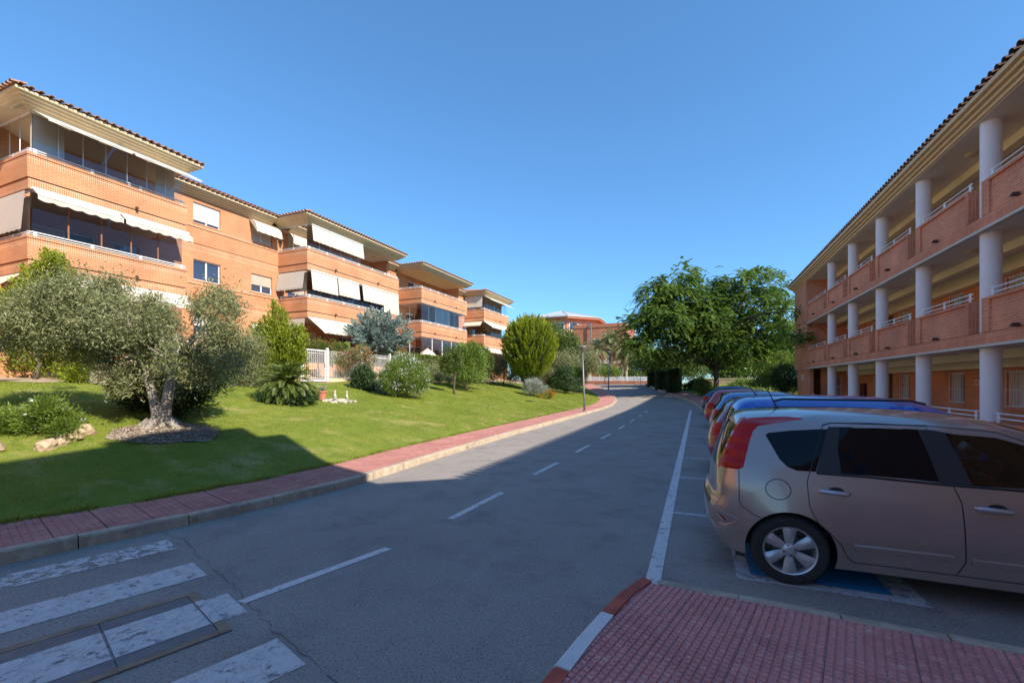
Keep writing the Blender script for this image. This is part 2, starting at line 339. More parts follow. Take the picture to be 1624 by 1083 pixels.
# ---- kerb stones (parts of each kerb)
def kerb(name, pts, w=0.13, h=0.135, length=1.0, side=1, mats=('kerb_stone',), pattern=None):
    """stones along a polyline (foot line); side=+1: the stone lies to the left of the direction of travel"""
    root = bpy.data.objects.new(name, None); COL.objects.link(root); root['kind'] = 'structure'
    P = [Vector((p[0], p[1], 0)) for p in pts]; d = [0]
    for a, b in zip(P, P[1:]): d.append(d[-1] + (b - a).length)
    tot = d[-1]; xs = [p.x for p in P]; yy = [p.y for p in P]; s = 0; k = 0
    while s < tot - 0.1:
        ln = (pattern[k % len(pattern)][0] if pattern else length * random.uniform(0.92, 1.06)); e = min(tot, s + ln)
        mb = MB(); n = 3; g = 0.006; z0 = random.uniform(-0.004, 0.004)
        ring = []
        for t in np.linspace(s + g, e - g, n):
            x = np.interp(t, d, xs); y = np.interp(t, d, yy); x2 = np.interp(t + 0.05, d, xs); y2 = np.interp(t + 0.05, d, yy)
            if t + 0.05 > tot: x2, y2 = x, y; x1 = np.interp(t - 0.05, d, xs); y1 = np.interp(t - 0.05, d, yy); tx, ty = x - x1, y - y1
            else: tx, ty = x2 - x, y2 - y
            l = math.hypot(tx, ty); nx, ny = -ty / l * side, tx / l * side; z = float(zr(y)) + z0
            b_ = 0.018
            ring.append([(x, y, z - 0.05), (x + nx * 0.008, y + ny * 0.008, z + h - b_), (x + nx * (0.008 + b_), y + ny * (0.008 + b_), z + h), (x + nx * w, y + ny * w, z + h), (x + nx * w, y + ny * w, z - 0.05)])
        V = [v for r in ring for v in r]; F = []
        for i in range(n - 1):
            for j in range(4): F.append((i * 5 + j, i * 5 + j + 1, (i + 1) * 5 + j + 1, (i + 1) * 5 + j))
        F.append((0, 1, 2, 3, 4)); F.append(tuple((n - 1) * 5 + j for j in (4, 3, 2, 1, 0)))
        if side < 0: F = [tuple(reversed(f)) for f in F]
        mb.add(V, F); m = pattern[k % len(pattern)][1] if pattern else mats[0]
        mb.build('kerb_stone', m, root); s = e; k += 1
    return root
ky = axis((-6,36,0.5),(36,58,0.8))
kerb('left_kerb', [(float(kerb_x(y)), float(y)) for y in ky], side=1)
kerb('far_right_kerb', [(5.2, 30.6), (0.35, 30.6)] + [(float(rk(y)), float(y)) for y in axis((31,58,1.0))], side=-1)
RK = [(-1.18, -4.0), (-1.01, 1.2), (-0.82, 2.33), (-0.71, 3.0), (-0.59, 3.55), (-0.50, 3.83), (-0.45, 3.93)]
kerb('painted_kerb', RK, w=0.115, h=0.125, side=-1, pattern=[(1.0,'red_paint'),(1.0,'white_kerb_paint'),(1.0,'red_paint'),(1.0,'white_kerb_paint'),(1.0,'red_paint'),(1.0,'white_kerb_paint'),(0.52,'red_paint'),(0.74,'white_kerb_paint'),(0.80,'red_paint')])
kerb('bay_side_kerb', [(-0.30, 3.975), (0.84, 3.90), (1.91, 3.84), (5.3, 3.64)], w=0.12, h=0.118, side=-1, length=0.62)

# ---- pavement slabs
def pad_slab(n, size, poly=None, gap=0.002, groove=0.0105, dp=0.010, origin=(0, 0), u=(1, 0), v=(0, 1), z=0.0, jig=0.0):
    """a slab with n x n raised pads, optionally clipped to a convex world polygon; returns MB in world space"""
    bm = bmesh.new()
    def P(a, b, h): return bm.verts.new((origin[0] + u[0] * a + v[0] * b, origin[1] + u[1] * a + v[1] * b, z + h))
    s = size - 2 * gap; q = s / n
    base = [P(gap, gap, -dp), P(gap + s, gap, -dp), P(gap + s, gap + s, -dp), P(gap, gap + s, -dp)]
    bm.faces.new(base)
    for i in range(n):
        for j in range(n):
            x0 = gap + i * q + groove / 2; x1 = gap + (i + 1) * q - groove / 2; y0 = gap + j * q + groove / 2; y1 = gap + (j + 1) * q - groove / 2; c = 0.003; h = random.uniform(-jig, jig)
            lo = [P(x0, y0, -dp), P(x1, y0, -dp), P(x1, y1, -dp), P(x0, y1, -dp)]; hi = [P(x0 + c, y0 + c, h), P(x1 - c, y0 + c, h), P(x1 - c, y1 - c, h), P(x0 + c, y1 - c, h)]
            bm.faces.new(hi)
            for k in range(4): bm.faces.new((lo[k], lo[(k + 1) % 4], hi[(k + 1) % 4], hi[k]))
    if poly:
        for a, b in zip(poly, poly[1:] + poly[:1]):
            nx, ny = (b[1] - a[1]), -(b[0] - a[0])
            r = bmesh.ops.bisect_plane(bm, geom=bm.verts[:] + bm.edges[:] + bm.faces[:], plane_co=(a[0], a[1], 0), plane_no=(nx, ny, 0), clear_outer=True)
            if not bm.faces: break
    bm.verts.index_update(); V = [tuple(w.co) for w in bm.verts]; F = [tuple(w.index for w in f.verts) for f in bm.faces]; bm.free(); return V, F
# foreground pavement (right): slabs laid at a slant, clipped by the kerbs
A15 = R(15.2); U = (math.cos(A15), -math.sin(A15)); W = (math.sin(A15), math.cos(A15))
poly = [(-1.06, -4.0), (5.3, -4.0), (5.3, 3.525), (1.9, 3.725), (0.84, 3.785), (-0.375, 3.866), (-0.475, 3.51), (-0.595, 2.98), (-0.706, 2.31), (-0.893, 1.19)]
rs = bpy.data.objects.new('sidewalk_right', None); COL.objects.link(rs); rs['kind'] = 'structure'
bed = MB(); bed.prism(poly, -0.05, 0.108); struct(bed.build('paving_bed', 'joint', rs))
O0 = (0.39, 3.66); SZ = 0.437
def inside(p):
    for a, b in zip(poly, poly[1:] + poly[:1]):
        if (b[0] - a[0]) * (p[1] - a[1]) - (b[1] - a[1]) * (p[0] - a[0]) < 0: return False
    return True
for i in range(-6, 16):
    for j in range(-18, 4):
        o = (O0[0] + U[0] * SZ * i + W[0] * SZ * j, O0[1] + U[1] * SZ * i + W[1] * SZ * j)
        cs = [(o[0] + U[0] * a + W[0] * b, o[1] + U[1] * a + W[1] * b) for a in (0, SZ / 2, SZ) for b in (0, SZ / 2, SZ)]
        ins = [inside(c) for c in cs]
        if not any(ins): continue
        near = o[1] > 0.9 and o[0] < 4
        if not near and (o[1] < -1.2): continue
        V, F = pad_slab(9 if near else 1, SZ, None if all(ins) else poly, origin=o, u=U, v=W, z=0.12 + random.uniform(-0.0012, 0.0012), jig=0.0006)
        if F:
            m_ = MB(); m_.add(V, F); m_.build('paving_slab', 'pave_red', rs)
# left pavement: bed + slabs following the kerb
ls = bpy.data.objects.new('sidewalk_left', None); COL.objects.link(ls); ls['kind'] = 'structure'
struct(strip_sheet('paving_bed', lambda y: kerb_x(y) - 0.12, lambda y: lawn_edge(y) - 0.02, axis((-8,30,0.6),(30,58,0.5)), 4, lambda X, Y: zr(Y) + 0.121, 'joint', parent=ls))
struct(strip_sheet('paving_far', lambda y: kerb_x(y) - 0.13, lambda y: lawn_edge(y) - 0.03, axis((30,58,0.5)), 4, lambda X, Y: zr(Y) + 0.128, 'pave_pink', parent=ls))
y = 0.4; row = 0
while y < 30:
    st = 0.41 if y < 14 else 0.62
    x0a, x1a = float(kerb_x(y)) - 0.135, float(lawn_edge(y)) + 0.0; x0b, x1b = float(kerb_x(y + st)) - 0.135, float(lawn_edge(y + st))
    ang = 0
    nc = 3
    for c in range(nc):
        g = 0.004 if row % 3 else 0.004; gy = 0.010 if row % 3 == 0 else 0.004
        def pt(fx, fy):  # position in the row
            xa = x0a + (x1a - x0a) * fx; xb = x0b + (x1b - x0b) * fx; return (xa + (xb - xa) * fy, y + st * fy + (0.33 * (fx) * (1 if y < 6 else max(0.1, 1 - (y - 6) / 6))))
        mb = MB(); n1, n2 = (7, 6) if y < 9.5 else (1, 1)
        z = 0.1335 + random.uniform(-0.001, 0.001) + float(zr(y)); f0 = c / nc + 0.004; f1 = (c + 1) / nc - 0.004; e0 = gy / st; e1 = 1 - g / st
        mb.add([(*pt(f0, e0), z - 0.005), (*pt(f0, e1), z - 0.005), (*pt(f1, e1), z - 0.005), (*pt(f1, e0), z - 0.005)], [(0, 1, 2, 3)])
        for i in range(n1):
            for j in range(n2):
                a0 = f0 + (f1 - f0) * (i + 0.07) / n1; a1 = f0 + (f1 - f0) * (i + 0.93) / n1; b0 = e0 + (e1 - e0) * (j + 0.06) / n2; b1 = e0 + (e1 - e0) * (j + 0.94) / n2
                hi = [(*pt(a0, b0), z), (*pt(a0, b1), z), (*pt(a1, b1), z), (*pt(a1, b0), z)]; lo = [(p[0], p[1], z - 0.005) for p in hi]
                if n1 == 1: mb.add(hi + lo, [(0, 1, 2, 3), (0, 4, 5, 1), (1, 5, 6, 2), (2, 6, 7, 3), (3, 7, 4, 0)])
                else: mb.add(hi + lo, [(0, 1, 2, 3), (1, 5, 6, 2), (2, 6, 7, 3), (3, 7, 4, 0), (0, 4, 5, 1)])
        mb.build('paving_slab', 'pave_pink', ls)
    y += st; row += 1

# ---- road markings (sheets 4 mm above what they lie on)
def marking(name, polys, m, z=0.004, label=None):
    mb = MB()
    for p in polys:
        n = 1
        mb.add([(x, y, float(zr(y)) + z) for x, y in p], [tuple(range(len(p)))])
    o = mb.build(name, m); o['kind'] = 'structure'; return o
def cutrect(x0, x1, y0, y1, st=2.0):
    out = []; y = y0
    while y < y1 - 1e-6:
        e = min(y1, y + st); out.append([(x0, y), (x1, y), (x1, e), (x0, e)]); y = e
    return out
marking('bay_edge_line', cutrect(-0.43, -0.30, 4.02, 30.4, 1.0), 'paint_line')
bays = [6.47, 8.95, 11.35, 13.6, 16.1, 18.5, 20.9, 23.3, 25.7, 28.1]
marking('bay_lines', [[(-0.30, y - 0.05), (4.9, y - 0.05), (4.9, y + 0.05), (-0.30, y + 0.05)] for y in bays], 'paint_bay')
dash = [((-3.43, 2.46), (-3.08, 3.88)), ((-2.99, 5.04), (-2.93, 6.57)), ((-2.93, 8.10), (-2.88, 9.52)), ((-2.88, 11.1), (-2.85, 12.55)), ((-2.83, 14.15), (-2.80, 15.6)), ((-2.80, 17.4), (-2.79, 18.9)), ((-2.80, 20.6), (-2.8, 22.1)), ((-2.82, 24), (-2.84, 25.5)), ((-2.85, 27.5), (-2.9, 29))]
marking('lane_dashes', [[(a[0] - 0.05, a[1]), (a[0] + 0.05, a[1]), (b[0] + 0.05, b[1]), (b[0] - 0.05, b[1])] for a, b in dash], 'paint_line')
ZU = Vector((0.953, -0.303)); ZV = Vector((0.303, 0.953)); Z0 = Vector((-5.57, 3.12))
def zb(a0, a1, b0, b1): return [tuple(Z0 + ZU * a0 + ZV * b0), tuple(Z0 + ZU * a1 + ZV * b0), tuple(Z0 + ZU * a1 + ZV * b1), tuple(Z0 + ZU * a0 + ZV * b1)]
marking('zebra_bars_worn', [zb(0, 0.42, -4, 0)], 'paint_zebra_worn')
marking('zebra_bars', [zb(0.99, 1.44, -4, 0), zb(1.98, 2.45, -1.25, 0.0), zb(1.98, 2.45, -4, -1.42), zb(3.0, 3.44, -4, 0), zb(3.98, 4.42, -4, 0)], 'paint_zebra')
# disabled bay: blue field with white border
marking('blue_bay_marking', [[(0.47, 4.66), (1.52, 4.66), (1.50, 5.85), (0.47, 5.85)]], 'paint_blue')
fr = [(0.34, 4.52), (1.74, 4.52), (1.68, 6.0), (0.34, 6.0)]; fi = [(0.46, 4.65), (1.53, 4.65), (1.51, 5.86), (0.46, 5.86)]
marking('white_bay_marking', [[fr[i], fr[(i + 1) % 4], fi[(i + 1) % 4], fi[i]] for i in range(4)], 'paint_bay')
# repaired asphalt strip along the zebra: a crack sealed dark
ck = MB(); pr = [(-5.9, 3.25), (-5.3, 3.16), (-4.9, 3.0), (-4.45, 2.86), (-4.1, 2.74), (-3.75, 2.62), (-3.3, 2.46), (-2.9, 2.30), (-2.3, 2.12), (-1.7, 1.9), (-1.2, 1.6)]
pr = [(float(np.interp(t, range(len(pr)), [p[0] for p in pr])) + random.uniform(-.022, .022), float(np.interp(t, range(len(pr)), [p[1] for p in pr])) + random.uniform(-.022, .022)) for t in np.arange(0, 9.6, 0.17)]
for (a, b) in zip(pr, pr[1:]):
    w = random.uniform(0.0008, 0.004); ck.quad((a[0], a[1] - w, 0.0035), (b[0], b[1] - w, 0.0035), (b[0], b[1] + w, 0.0035), (a[0], a[1] + w, 0.0035))
mat('tar', (0.075, 0.07, 0.07), var=0.3, rough=0.6); struct(ck.build('asphalt_crack', 'tar'))

# ---- utility cover in the crossing
mat('rusty_steel', (0.24, 0.165, 0.11), var=0.3, scale=7, col2=(0.34, 0.25, 0.17), rough=0.7, bump=0.2, bscale=90)
mat('steel_plate', (0.15, 0.15, 0.155), var=0.25, scale=6, rough=0.6, bump=0.2, bscale=120)
cov = thing('utility_cover', 'two-plate steel utility cover in a rusty frame set in the zebra crossing', 'manhole cover', (-3.8, 1.9, 0.0))
def zp(a, b): return tuple(Z0 + ZU * a + ZV * b)
a0, a1, b0, b1 = 1.74, 2.65, -1.40, -0.17
def zbox(mb, p, q, r_, s, z0, z1): mb.prism([zp(p, r_), zp(q, r_), zp(q, s), zp(p, s)], z0, z1)
fm = MB(); t = 0.065
zbox(fm, a0, a1, b0, b0 + t, 0.001, 0.012); zbox(fm, a0, a1, b1 - t, b1, 0.001, 0.012); zbox(fm, a0, a0 + t, b0 + t, b1 - t, 0.001, 0.012); zbox(fm, a1 - t, a1, b0 + t, b1 - t, 0.001, 0.012)
fm.build('frame', 'rusty_steel', cov); mid = (b0 + b1) / 2
for lo, hi in ((b0 + t + 0.008, mid - 0.004), (mid + 0.004, b1 - t - 0.008)):
    pm = MB(); zbox(pm, a0 + t + 0.006, a1 - t - 0.006, lo, hi, 0.001, 0.010); pl = pm.build('plate', 'steel_plate', cov)
    qm = MB(); p_ = [zp(1.98, lo + 0.004), zp(2.45, lo + 0.004), zp(2.45, hi - 0.004), zp(1.98, hi - 0.004)]
    qm.add([(x, y, 0.0125) for x, y in p_], [(0, 1, 2, 3)]); qm.build('paint_stripe', 'paint_zebra', pl)
for lo, hi in ((b0, b0 + t), (b1 - t, b1)):
    qm = MB(); p_ = [zp(1.98, lo), zp(2.45, lo), zp(2.45, hi), zp(1.98, hi)]; qm.add([(x, y, 0.0145) for x, y in p_], [(0, 1, 2, 3)]); qm.build('paint_stripe', 'paint_zebra', cov)

# ================================================================== shared building pieces
_tile = {}
def tile_mesh(matname, L=0.42, r=0.075):
    """one clay barrel tile, axis along +x (down the slope), open end outwards, 32 faces"""
    k = (matname, L, r)
    if k in _tile: return _tile[k]
    V = []; F = []; n = 6; th = 0.016
    for x, rr in ((-L, r * 0.82), (0, r)):
        for q in (rr, rr - th):
            for i in range(n + 1):
                a = math.pi * i / n; V.append((x, math.cos(a) * q, math.sin(a) * q * 0.9))
    m = n + 1
    for i in range(n):
        F.append((i, i + 1, 2 * m + i + 1, 2 * m + i)); F.append((m + i + 1, m + i, 3 * m + i, 3 * m + i + 1)); F.append((2 * m + i, 2 * m + i + 1, 3 * m + i + 1, 3 * m + i))
    me = mesh_from('roof_tile', V, F, [matname], smooth=False); _tile[k] = me; return me
def eave_tiles(parent, p0, p1, matname, step=0.25, slope=0.3, L=0.42, r=0.085):
    """tiles along the eave line p0->p1; the outward side is to the right of the direction of travel"""
    d = Vector(p1) - Vector(p0); n = max(1, int(d.length / step)); ang = math.atan2(d.y, d.x) - math.pi / 2
    me = tile_mesh(matname, L, r)
    for i in range(n):
        q = Vector(p0) + d * ((i + 0.5) / n)
        o = bpy.data.objects.new('roof_tile', me); COL.objects.link(o); o.parent = parent
        o.location = Vector(q) - base_of(parent) + Vector((0, 0, random.uniform(-0.006, 0.006)))
        o.rotation_euler = (0, math.atan(slope), ang + random.uniform(-0.03, 0.03))
def hip_roof(name, x0, x1, y0, y1, z, slope, matname, parent, hips=(1, 1, 1, 1), step=0.25, res=0.0625, zmax=1.6):
    """corrugated tile surface: height = distance to the nearest eave x slope, barrels run down each slope. hips = (x0,x1,y0,y1) sides that slope"""
    xs = np.arange(x0, x1 + 1e-6, res * 2); ys_ = np.arange(y0, y1 + 1e-6, res)
    X, Y = np.meshgrid(xs, ys_)
    big = 1e3; D = np.stack([X - x0 if hips[0] else X * 0 + big, x1 - X if hips[1] else X * 0 + big, Y - y0 if hips[2] else X * 0 + big, y1 - Y if hips[3] else X * 0 + big])
    k = D.argmin(0); d = D.min(0); wave = np.where(k < 2, np.abs(np.sin(np.pi * (Y - y0) / step)), np.abs(np.sin(np.pi * (X - x0) / step)))
    row = (d % 0.4) / 0.4
    Z = z + np.minimum(d * slope, zmax) + 0.055 * wave - 0.02 * row
    V = np.stack([X, Y, Z], -1).reshape(-1, 3) - np.array(base_of(parent)); n, m = X.shape; i = np.arange(n * m).reshape(n, m)
    F = np.stack([i[:-1, :-1], i[:-1, 1:], i[1:, 1:], i[1:, :-1]], -1).reshape(-1, 4)
    return link(name, mesh_from(name, V, F, [matname]), parent)

def rail_run(parent, p0, p1, z, posts=None, name='railing', r=0.018, rows=(0.10, 0.22), over=0.0):
    """white two-bar rail on flat posts between two points"""
    mb = MB(); a = Vector((p0[0], p0[1], 0)); b = Vector((p1[0], p1[1], 0)); d = (b - a); L = d.length; u = d / L; n = Vector((-u.y, u.x, 0))
    for h in rows: mb.tube([a + Vector((0, 0, z + h)) - u * over, b + Vector((0, 0, z + h)) + u * over], r, 8)
    k = posts or max(2, int(L / 1.3) + 1)
    for i in range(k):
        q = a + d * ((i + 0.08) / (k - 1 + 0.16) if k > 1 else 0.5); w = 0.05
        mb.prism([tuple((q - u * w + n * s).xy) for s in (-0.008, 0.008)] + [tuple((q + u * w + n * s).xy) for s in (0.008, -0.008)], z - 0.01, z + rows[-1] + 0.03)
    return mb.build(name, 'white_paint', parent)

# ================================================================== RIGHT BUILDING (open galleries)
rb = thing('gallery_building', 'long brick building on the right with round white columns and open galleries', 'building', (9.0, 15.0, 0.0))
XP = 6.58          # parapet face
XC = 6.90; CR = 0.20
COLS = [4.35, 7.9, 11.5, 15.05, 18.65, 22.2, 25.75, 29.35]
YN, YF, YP = -6.0, 37.6, 33.9
LV = [0.0, 2.93, 5.84]       # walking levels
CEIL = [2.71, 5.61, 8.42]
XW = 9.0           # gallery inner wall
# columns
for ci, cy in enumerate(COLS):
    mb = MB()
    mb.lathe((XC, cy, 0), [(CR, 0.0), (CR, 2.705)], 28); mb.build('column', 'column_white', rb, smooth=True)
    for L_ in (1, 2):
        mb = MB(); mb.lathe((XC, cy, 0), [(CR, LV[L_] + 0.12), (CR, CEIL[L_] - 0.004)], 28); mb.build('column', 'column_white', rb, smooth=True)
# slabs and ceilings
for k, c in enumerate(CEIL[:2]):
    mb = MB(); mb.box(6.60, 14.0, YN, YF - 0.3, c, c + 0.22); mb.build('floor_slab', 'soffit_grey', rb)
    mb = MB(); mb.box(6.555, 6.66, YN, YP, c - 0.03, c + 0.035); mb.build('slab_edge', 'soffit_white', rb)
mb = MB(); mb.box(6.62, 14.0, YN, YF - 0.3, CEIL[2], CEIL[2] + 0.12); mb.build('top_ceiling', 'soffit_grey', rb)
# cream beams under each ceiling
for k, c in enumerate(CEIL):
    mb = MB(); mb.box(7.80, 8.05, YN, YP - 0.02, c - 0.24, c - 0.002); mb.build('beam', 'beam_cream', rb)
    mb = MB(); mb.box(8.72, 8.995, YN, YP - 0.02, c - 0.44, c - 0.002); mb.build('beam', 'beam_cream', rb)
# brick bands and parapets
for k in (0, 1):
    z = CEIL[k] + 0.035
    mb = MB(); mb.box(XP, 6.78, YN, YF, z, z + 0.285); mb.build('brick_band', 'brick_right_soldier', rb)
    mb = MB(); mb.box(XP + 0.03, 6.78, YN, YF, z + 0.285, z + 0.30); mb.build('band_groove', 'spout_and_shadow_line', rb)
    zt = LV[k + 1] + 0.97
    edges = [YN] + COLS + [YP]
    for a, b in zip(edges, edges[1:]):
        y0 = a + (0.30 if a != YN else 0); y1 = b - (0.30 if b != YP else 0.0)
        mb = MB()
        mb.box(XP + 0.05, 6.84, y0 + 0.12, y1 - 0.30, z + 0.30, zt - 0.27, 0)                 # stretcher panel
        mb.box(XP + 0.05, 6.84, y0 + 0.12, y1 - 0.30, zt - 0.27, zt - 0.065, 1)              # soldier course
        mb.box(XP + 0.003, 6.86, y0, y1, zt - 0.065, zt, 1)                                      # cap course
        mb.box(XP + 0.003, 6.86, y0, y0 + 0.12, z + 0.30, zt - 0.065, 1)                           # near end margin
        mb.box(XP + 0.003, 6.86, y1 - 0.30, y1, z + 0.30, zt - 0.065, 0)                           # far end pier
        mb.build('parapet', ['brick_right', 'brick_right_soldier'], rb)
        rail_run(rb, (6.70, y0 + 0.05), (6.70, y1 - 0.10), zt, posts=3)
        sp = MB(); ym = (y0 + y1) / 2 + 0.1; sp.box(6.46, 6.60, ym - 0.04, ym + 0.04, z + 0.30, z + 0.34); sp.box(6.48, 6.60, ym - 0.02, ym + 0.02, z + 0.345, z + 0.385)
        sp.build('drain_spout', 'spout_and_shadow_line', rb)
# low ground-floor walls with rails
edges = COLS + [YP]
for i, (a, b) in enumerate(zip(edges, edges[1:])):
    y0, y1 = a + 0.26, b - 0.26
    mb = MB(); mb.box(6.74, 6.98, a - 0.0, b - 0.0, 0.0, 0.74, 0); mb.box(6.70, 7.02, a, b, 0.74, 0.82, 1); mb.build('low_wall', ['brick_right', 'brick_right_soldier'], rb)
    rail_run(rb, (6.80, y0 + 0.05), (6.80, y1 - 0.15), 0.82, posts=3)
# plinth / gallery floor
mb = MB(); mb.box(6.74, 9.0, YN, YP, -0.05, 0.04); mb.build('gallery_floor', 'soffit_grey', rb)
# end pier / stair tower at the far end
mb = MB()
mb.box(6.75, 6.98, YP, YF, 0, 2.71); mb.box(7.42, 7.95, YP, YP + 0.3, 0, 2.71); mb.box(8.45, 9.0, YP, YP + 0.3, 0, 2.71); mb.box(7.95, 8.45, YP, YP + 0.3, 2.2, 2.71)
for k in (1, 2): mb.box(XP + 0.001, 14, YP, YF, LV[k] + 0.10, CEIL[k])
mb.box(7.42, 14, YF - 0.3, YF - 0.002, 0, 2.71); mb.build('stair_tower', 'brick_right', rb)
mb = MB(); mb.box(6.70, 6.75, YP + 1.6, YP + 2.1, 1.95, 2.35); mb.build('meter_box', 'soffit_white', rb)
# inner wall with openings: built as piers and spandrels round each opening
def wall_with_openings(parent, name, mats, x, y0, y1, z0, z1, ops, th=0.2, face=-1):
    """wall in plane x with rectangular openings (ya,yb,za,zb); leaves true holes"""
    mb = MB(); ops = sorted(ops); cur = y0; xb = x - face * th
    for ya, yb, za, zb_ in ops:
        if ya > cur: mb.box(x, xb, cur, ya, z0, z1)
        if za > z0: mb.box(x, xb, ya, yb, z0, za)
        if zb_ < z1: mb.box(x, xb, ya, yb, zb_, z1)
        cur = yb
    if cur < y1: mb.box(x, xb, cur, y1, z0, z1)
    return mb.build(name, mats, parent)
def barred_window(parent, x, y0, y1, z0, z1, bars=6):
    w = MB(); f = 0.05; xi = x + 0.10
    w.box(xi, xi + 0.05, y0, y0 + f, z0, z1); w.box(xi, xi + 0.05, y1 - f, y1, z0, z1); w.box(xi, xi + 0.05, y0 + f, y1 - f, z0, z0 + f); w.box(xi, xi + 0.05, y0 + f, y1 - f, z1 - f, z1)
    ym = y0 + (y1 - y0) * 0.5; w.box(xi, xi + 0.05, ym - 0.03, ym + 0.03, z0 + f, z1 - f)
    win = w.build('window', 'white_paint', parent)
    g = MB(); g.box(xi + 0.02, xi + 0.03, y0 + f, ym - 0.03, z0 + f, z1 - f); g.build('pane', 'dark_glass', win)
    g = MB(); g.box(xi + 0.02, xi + 0.03, ym + 0.03, y1 - f, z0 + f, z1 - f); g.build('pane', 'curtain', win)
    gr = MB()
    for i in range(bars):
        yy = y0 + 0.04 + (y1 - y0 - 0.08) * i / (bars - 1); gr.box(x - 0.035, x - 0.017, yy - 0.011, yy + 0.011, z0 - 0.02, z1 + 0.02)
    for zz in (z0 + 0.03, z0 + (z1 - z0) * 0.47, z1 - 0.03): gr.box(x - 0.030, x - 0.022, y0, y1, zz - 0.010, zz + 0.010)
    gr.build('window_grille', 'white_paint', win)
    s = MB(); s.box(x - 0.03, x + 0.1, y0 - 0.05, y1 + 0.05, z0 - 0.07, z0 - 0.002); s.build('window_sill', 'brick_right_soldier', win)
def door_recess(parent, x, y0, y1, z0):
    d = MB(); d.box(x + 0.9, x + 0.95, y0, y1, z0, z0 + 2.15); dr = d.build('door', 'wood', parent)
    h = MB(); h.box(x + 0.86, x + 0.9, y0 + 0.1, y0 + 0.14, z0 + 0.95, z0 + 1.1); h.build('door_handle', 'alu', dr)
mods = [-1, 0, 1, 2, 3, 4]
for lv in range(3):
    ops = []; base = LV[lv] + 0.04; top = CEIL[lv]
    for ya, yb in ((8.4, 9.4), (11.75, 12.9), (14.6, 15.6), (17.7, 18.85), (21.2, 22.2), (25.7, 26.7), (29.1, 30.1)): ops.append((ya, yb, base + 1.0, base + 2.12))
    for ya, yb in ((10.4, 11.35), (19.25, 20.2), (27.5, 28.5)): ops.append((ya, yb, base, base + 2.2))
    wall_with_openings(rb, 'gallery_wall', 'brick_gallery', 9.0, YN, YP - 0.05, base - 0.04, top - 0.002, ops)
    for ya, yb, za, zb_ in ops:
        if ya < 8: continue
        if za > base + 0.5: barred_window(rb, 9.0, ya, yb, za, zb_, 7 if yb - ya > 1 else 6)
        else: door_recess(rb, 9.0, ya, yb, base)
    # round ceiling lights
    for ci in range(1, 8):
        cy = COLS[ci] - 1.75
        if cy < 8: continue
        mb = MB(); mb.lathe((7.35, cy, CEIL[lv]), [(0.001, -0.075), (0.10, -0.072), (0.15, -0.045), (0.165, -0.004)], 16); mb.build('ceiling_light', 'cream', rb, smooth=True)
mb = MB(); mb.box(9.25, 14.0, YN, YF - 0.31, 0, 8.41); mb.box(13.9, 14, YN, YF, 0, 8.6); mb.build('core_wall', 'interior', rb)
# hose cabinet and meter cupboard on the ground floor wall
mb = MB(); mb.box(8.86, 8.995, 31.2, 31.9, 0.95, 1.75); mb.build('hose_cabinet', 'maroon', rb)
mb = MB(); mb.box(8.88, 8.995, 32.15, 32.5, 0.95, 1.75); mb.build('meter_cupboard', 'soffit_white', rb)
# entrance lattice gate at the end bay
g = MB()
for i in range(6): g.box(7.97 + i * 0.09, 7.99 + i * 0.09, YP + 0.04, YP + 0.06, 0.05, 2.15)
for zz in (0.1, 0.8, 1.5, 2.1): g.box(7.955, 8.445, YP + 0.035, YP + 0.065, zz, zz + 0.05)
g.build('lattice_gate', 'white_paint', rb)
# a small white plaque on the inner wall beside a window
mb = MB(); mb.tube([(8.90, 20.33, 1.86), (8.93, 20.18, 1.90), (8.93, 20.08, 1.80)], 0.02, 6); mb.tube([(8.90, 20.33, 1.76), (8.93, 20.2, 1.70), (8.93, 20.06, 1.80)], 0.02, 6); mb.tube([(8.93, 20.2, 1.79), (9.0, 20.2, 1.79)], 0.03, 6); mb.build('wall_lamp', 'white_paint', rb)
# cornice: three stepped mouldings, and the tile roof
for (x0, x1, z0, z1) in ((6.56, 6.70, 8.44, 8.53), (6.48, 6.70, 8.533, 8.62), (6.38, 6.70, 8.623, 8.71), (6.28, 6.70, 8.713, 8.83)):
    mb = MB(); mb.box(x0, x1, YN, YF + 0.7 - (x0 - 6.28), z0, z1); mb.build('cornice', 'cornice_and_bounce_tan', rb)
mb = MB(); mb.box(6.66, 14.6, YF - 0.3, YF + 0.55, 8.46, 8.80); mb.build('end_cornice', 'cream', rb)
hip_roof('roof', 6.30, 14.3, YN, YF + 0.75, 8.84, 0.30, 'tile_dark', rb, hips=(1, 1, 0, 1), res=0.0833)
eave_tiles(rb, (6.22, YF + 0.7, 8.86), (6.22, 3.7, 8.86), 'tile_dark', step=0.25, r=0.095)

# ================================================================== the taller wing beside and behind the camera (its roofline shades the lawn)
wing = thing('apartment_wing', 'taller brick apartment wing standing beside the pavement just behind the viewpoint', 'building', (9.0, -3.0, 0.0))
WX = 5.6
def wp(x0, x1, ya, yb, z0, z1, mb, k=0.45): mb.prism([(x0, yb), (x0, ya), (x1, ya), (x1, ya + 0.01 if yb - k * (x1 - x0) < ya else yb - k * (x1 - x0))], z0, z1)
mb = MB(); wp(WX, 12, -30, 1.95, 0, 13.6, mb); mb.build('wall', 'brick_left', wing)
mb = MB(); wp(WX + 0.003, 12, -30, 2.6, 0, 13.15, mb, 0.5); mb.build('wall', 'brick_left', wing)
mb = MB(); wp(WX, 12.2, -0.8, 1.95, 13.6, 14.15, mb); mb.build('roof_parapet', 'cream', wing)
mb = MB(); mb.box(WX, 12.2, -30, -0.81, 13.6, 13.85); mb.build('roof_parapet', 'cream', wing)
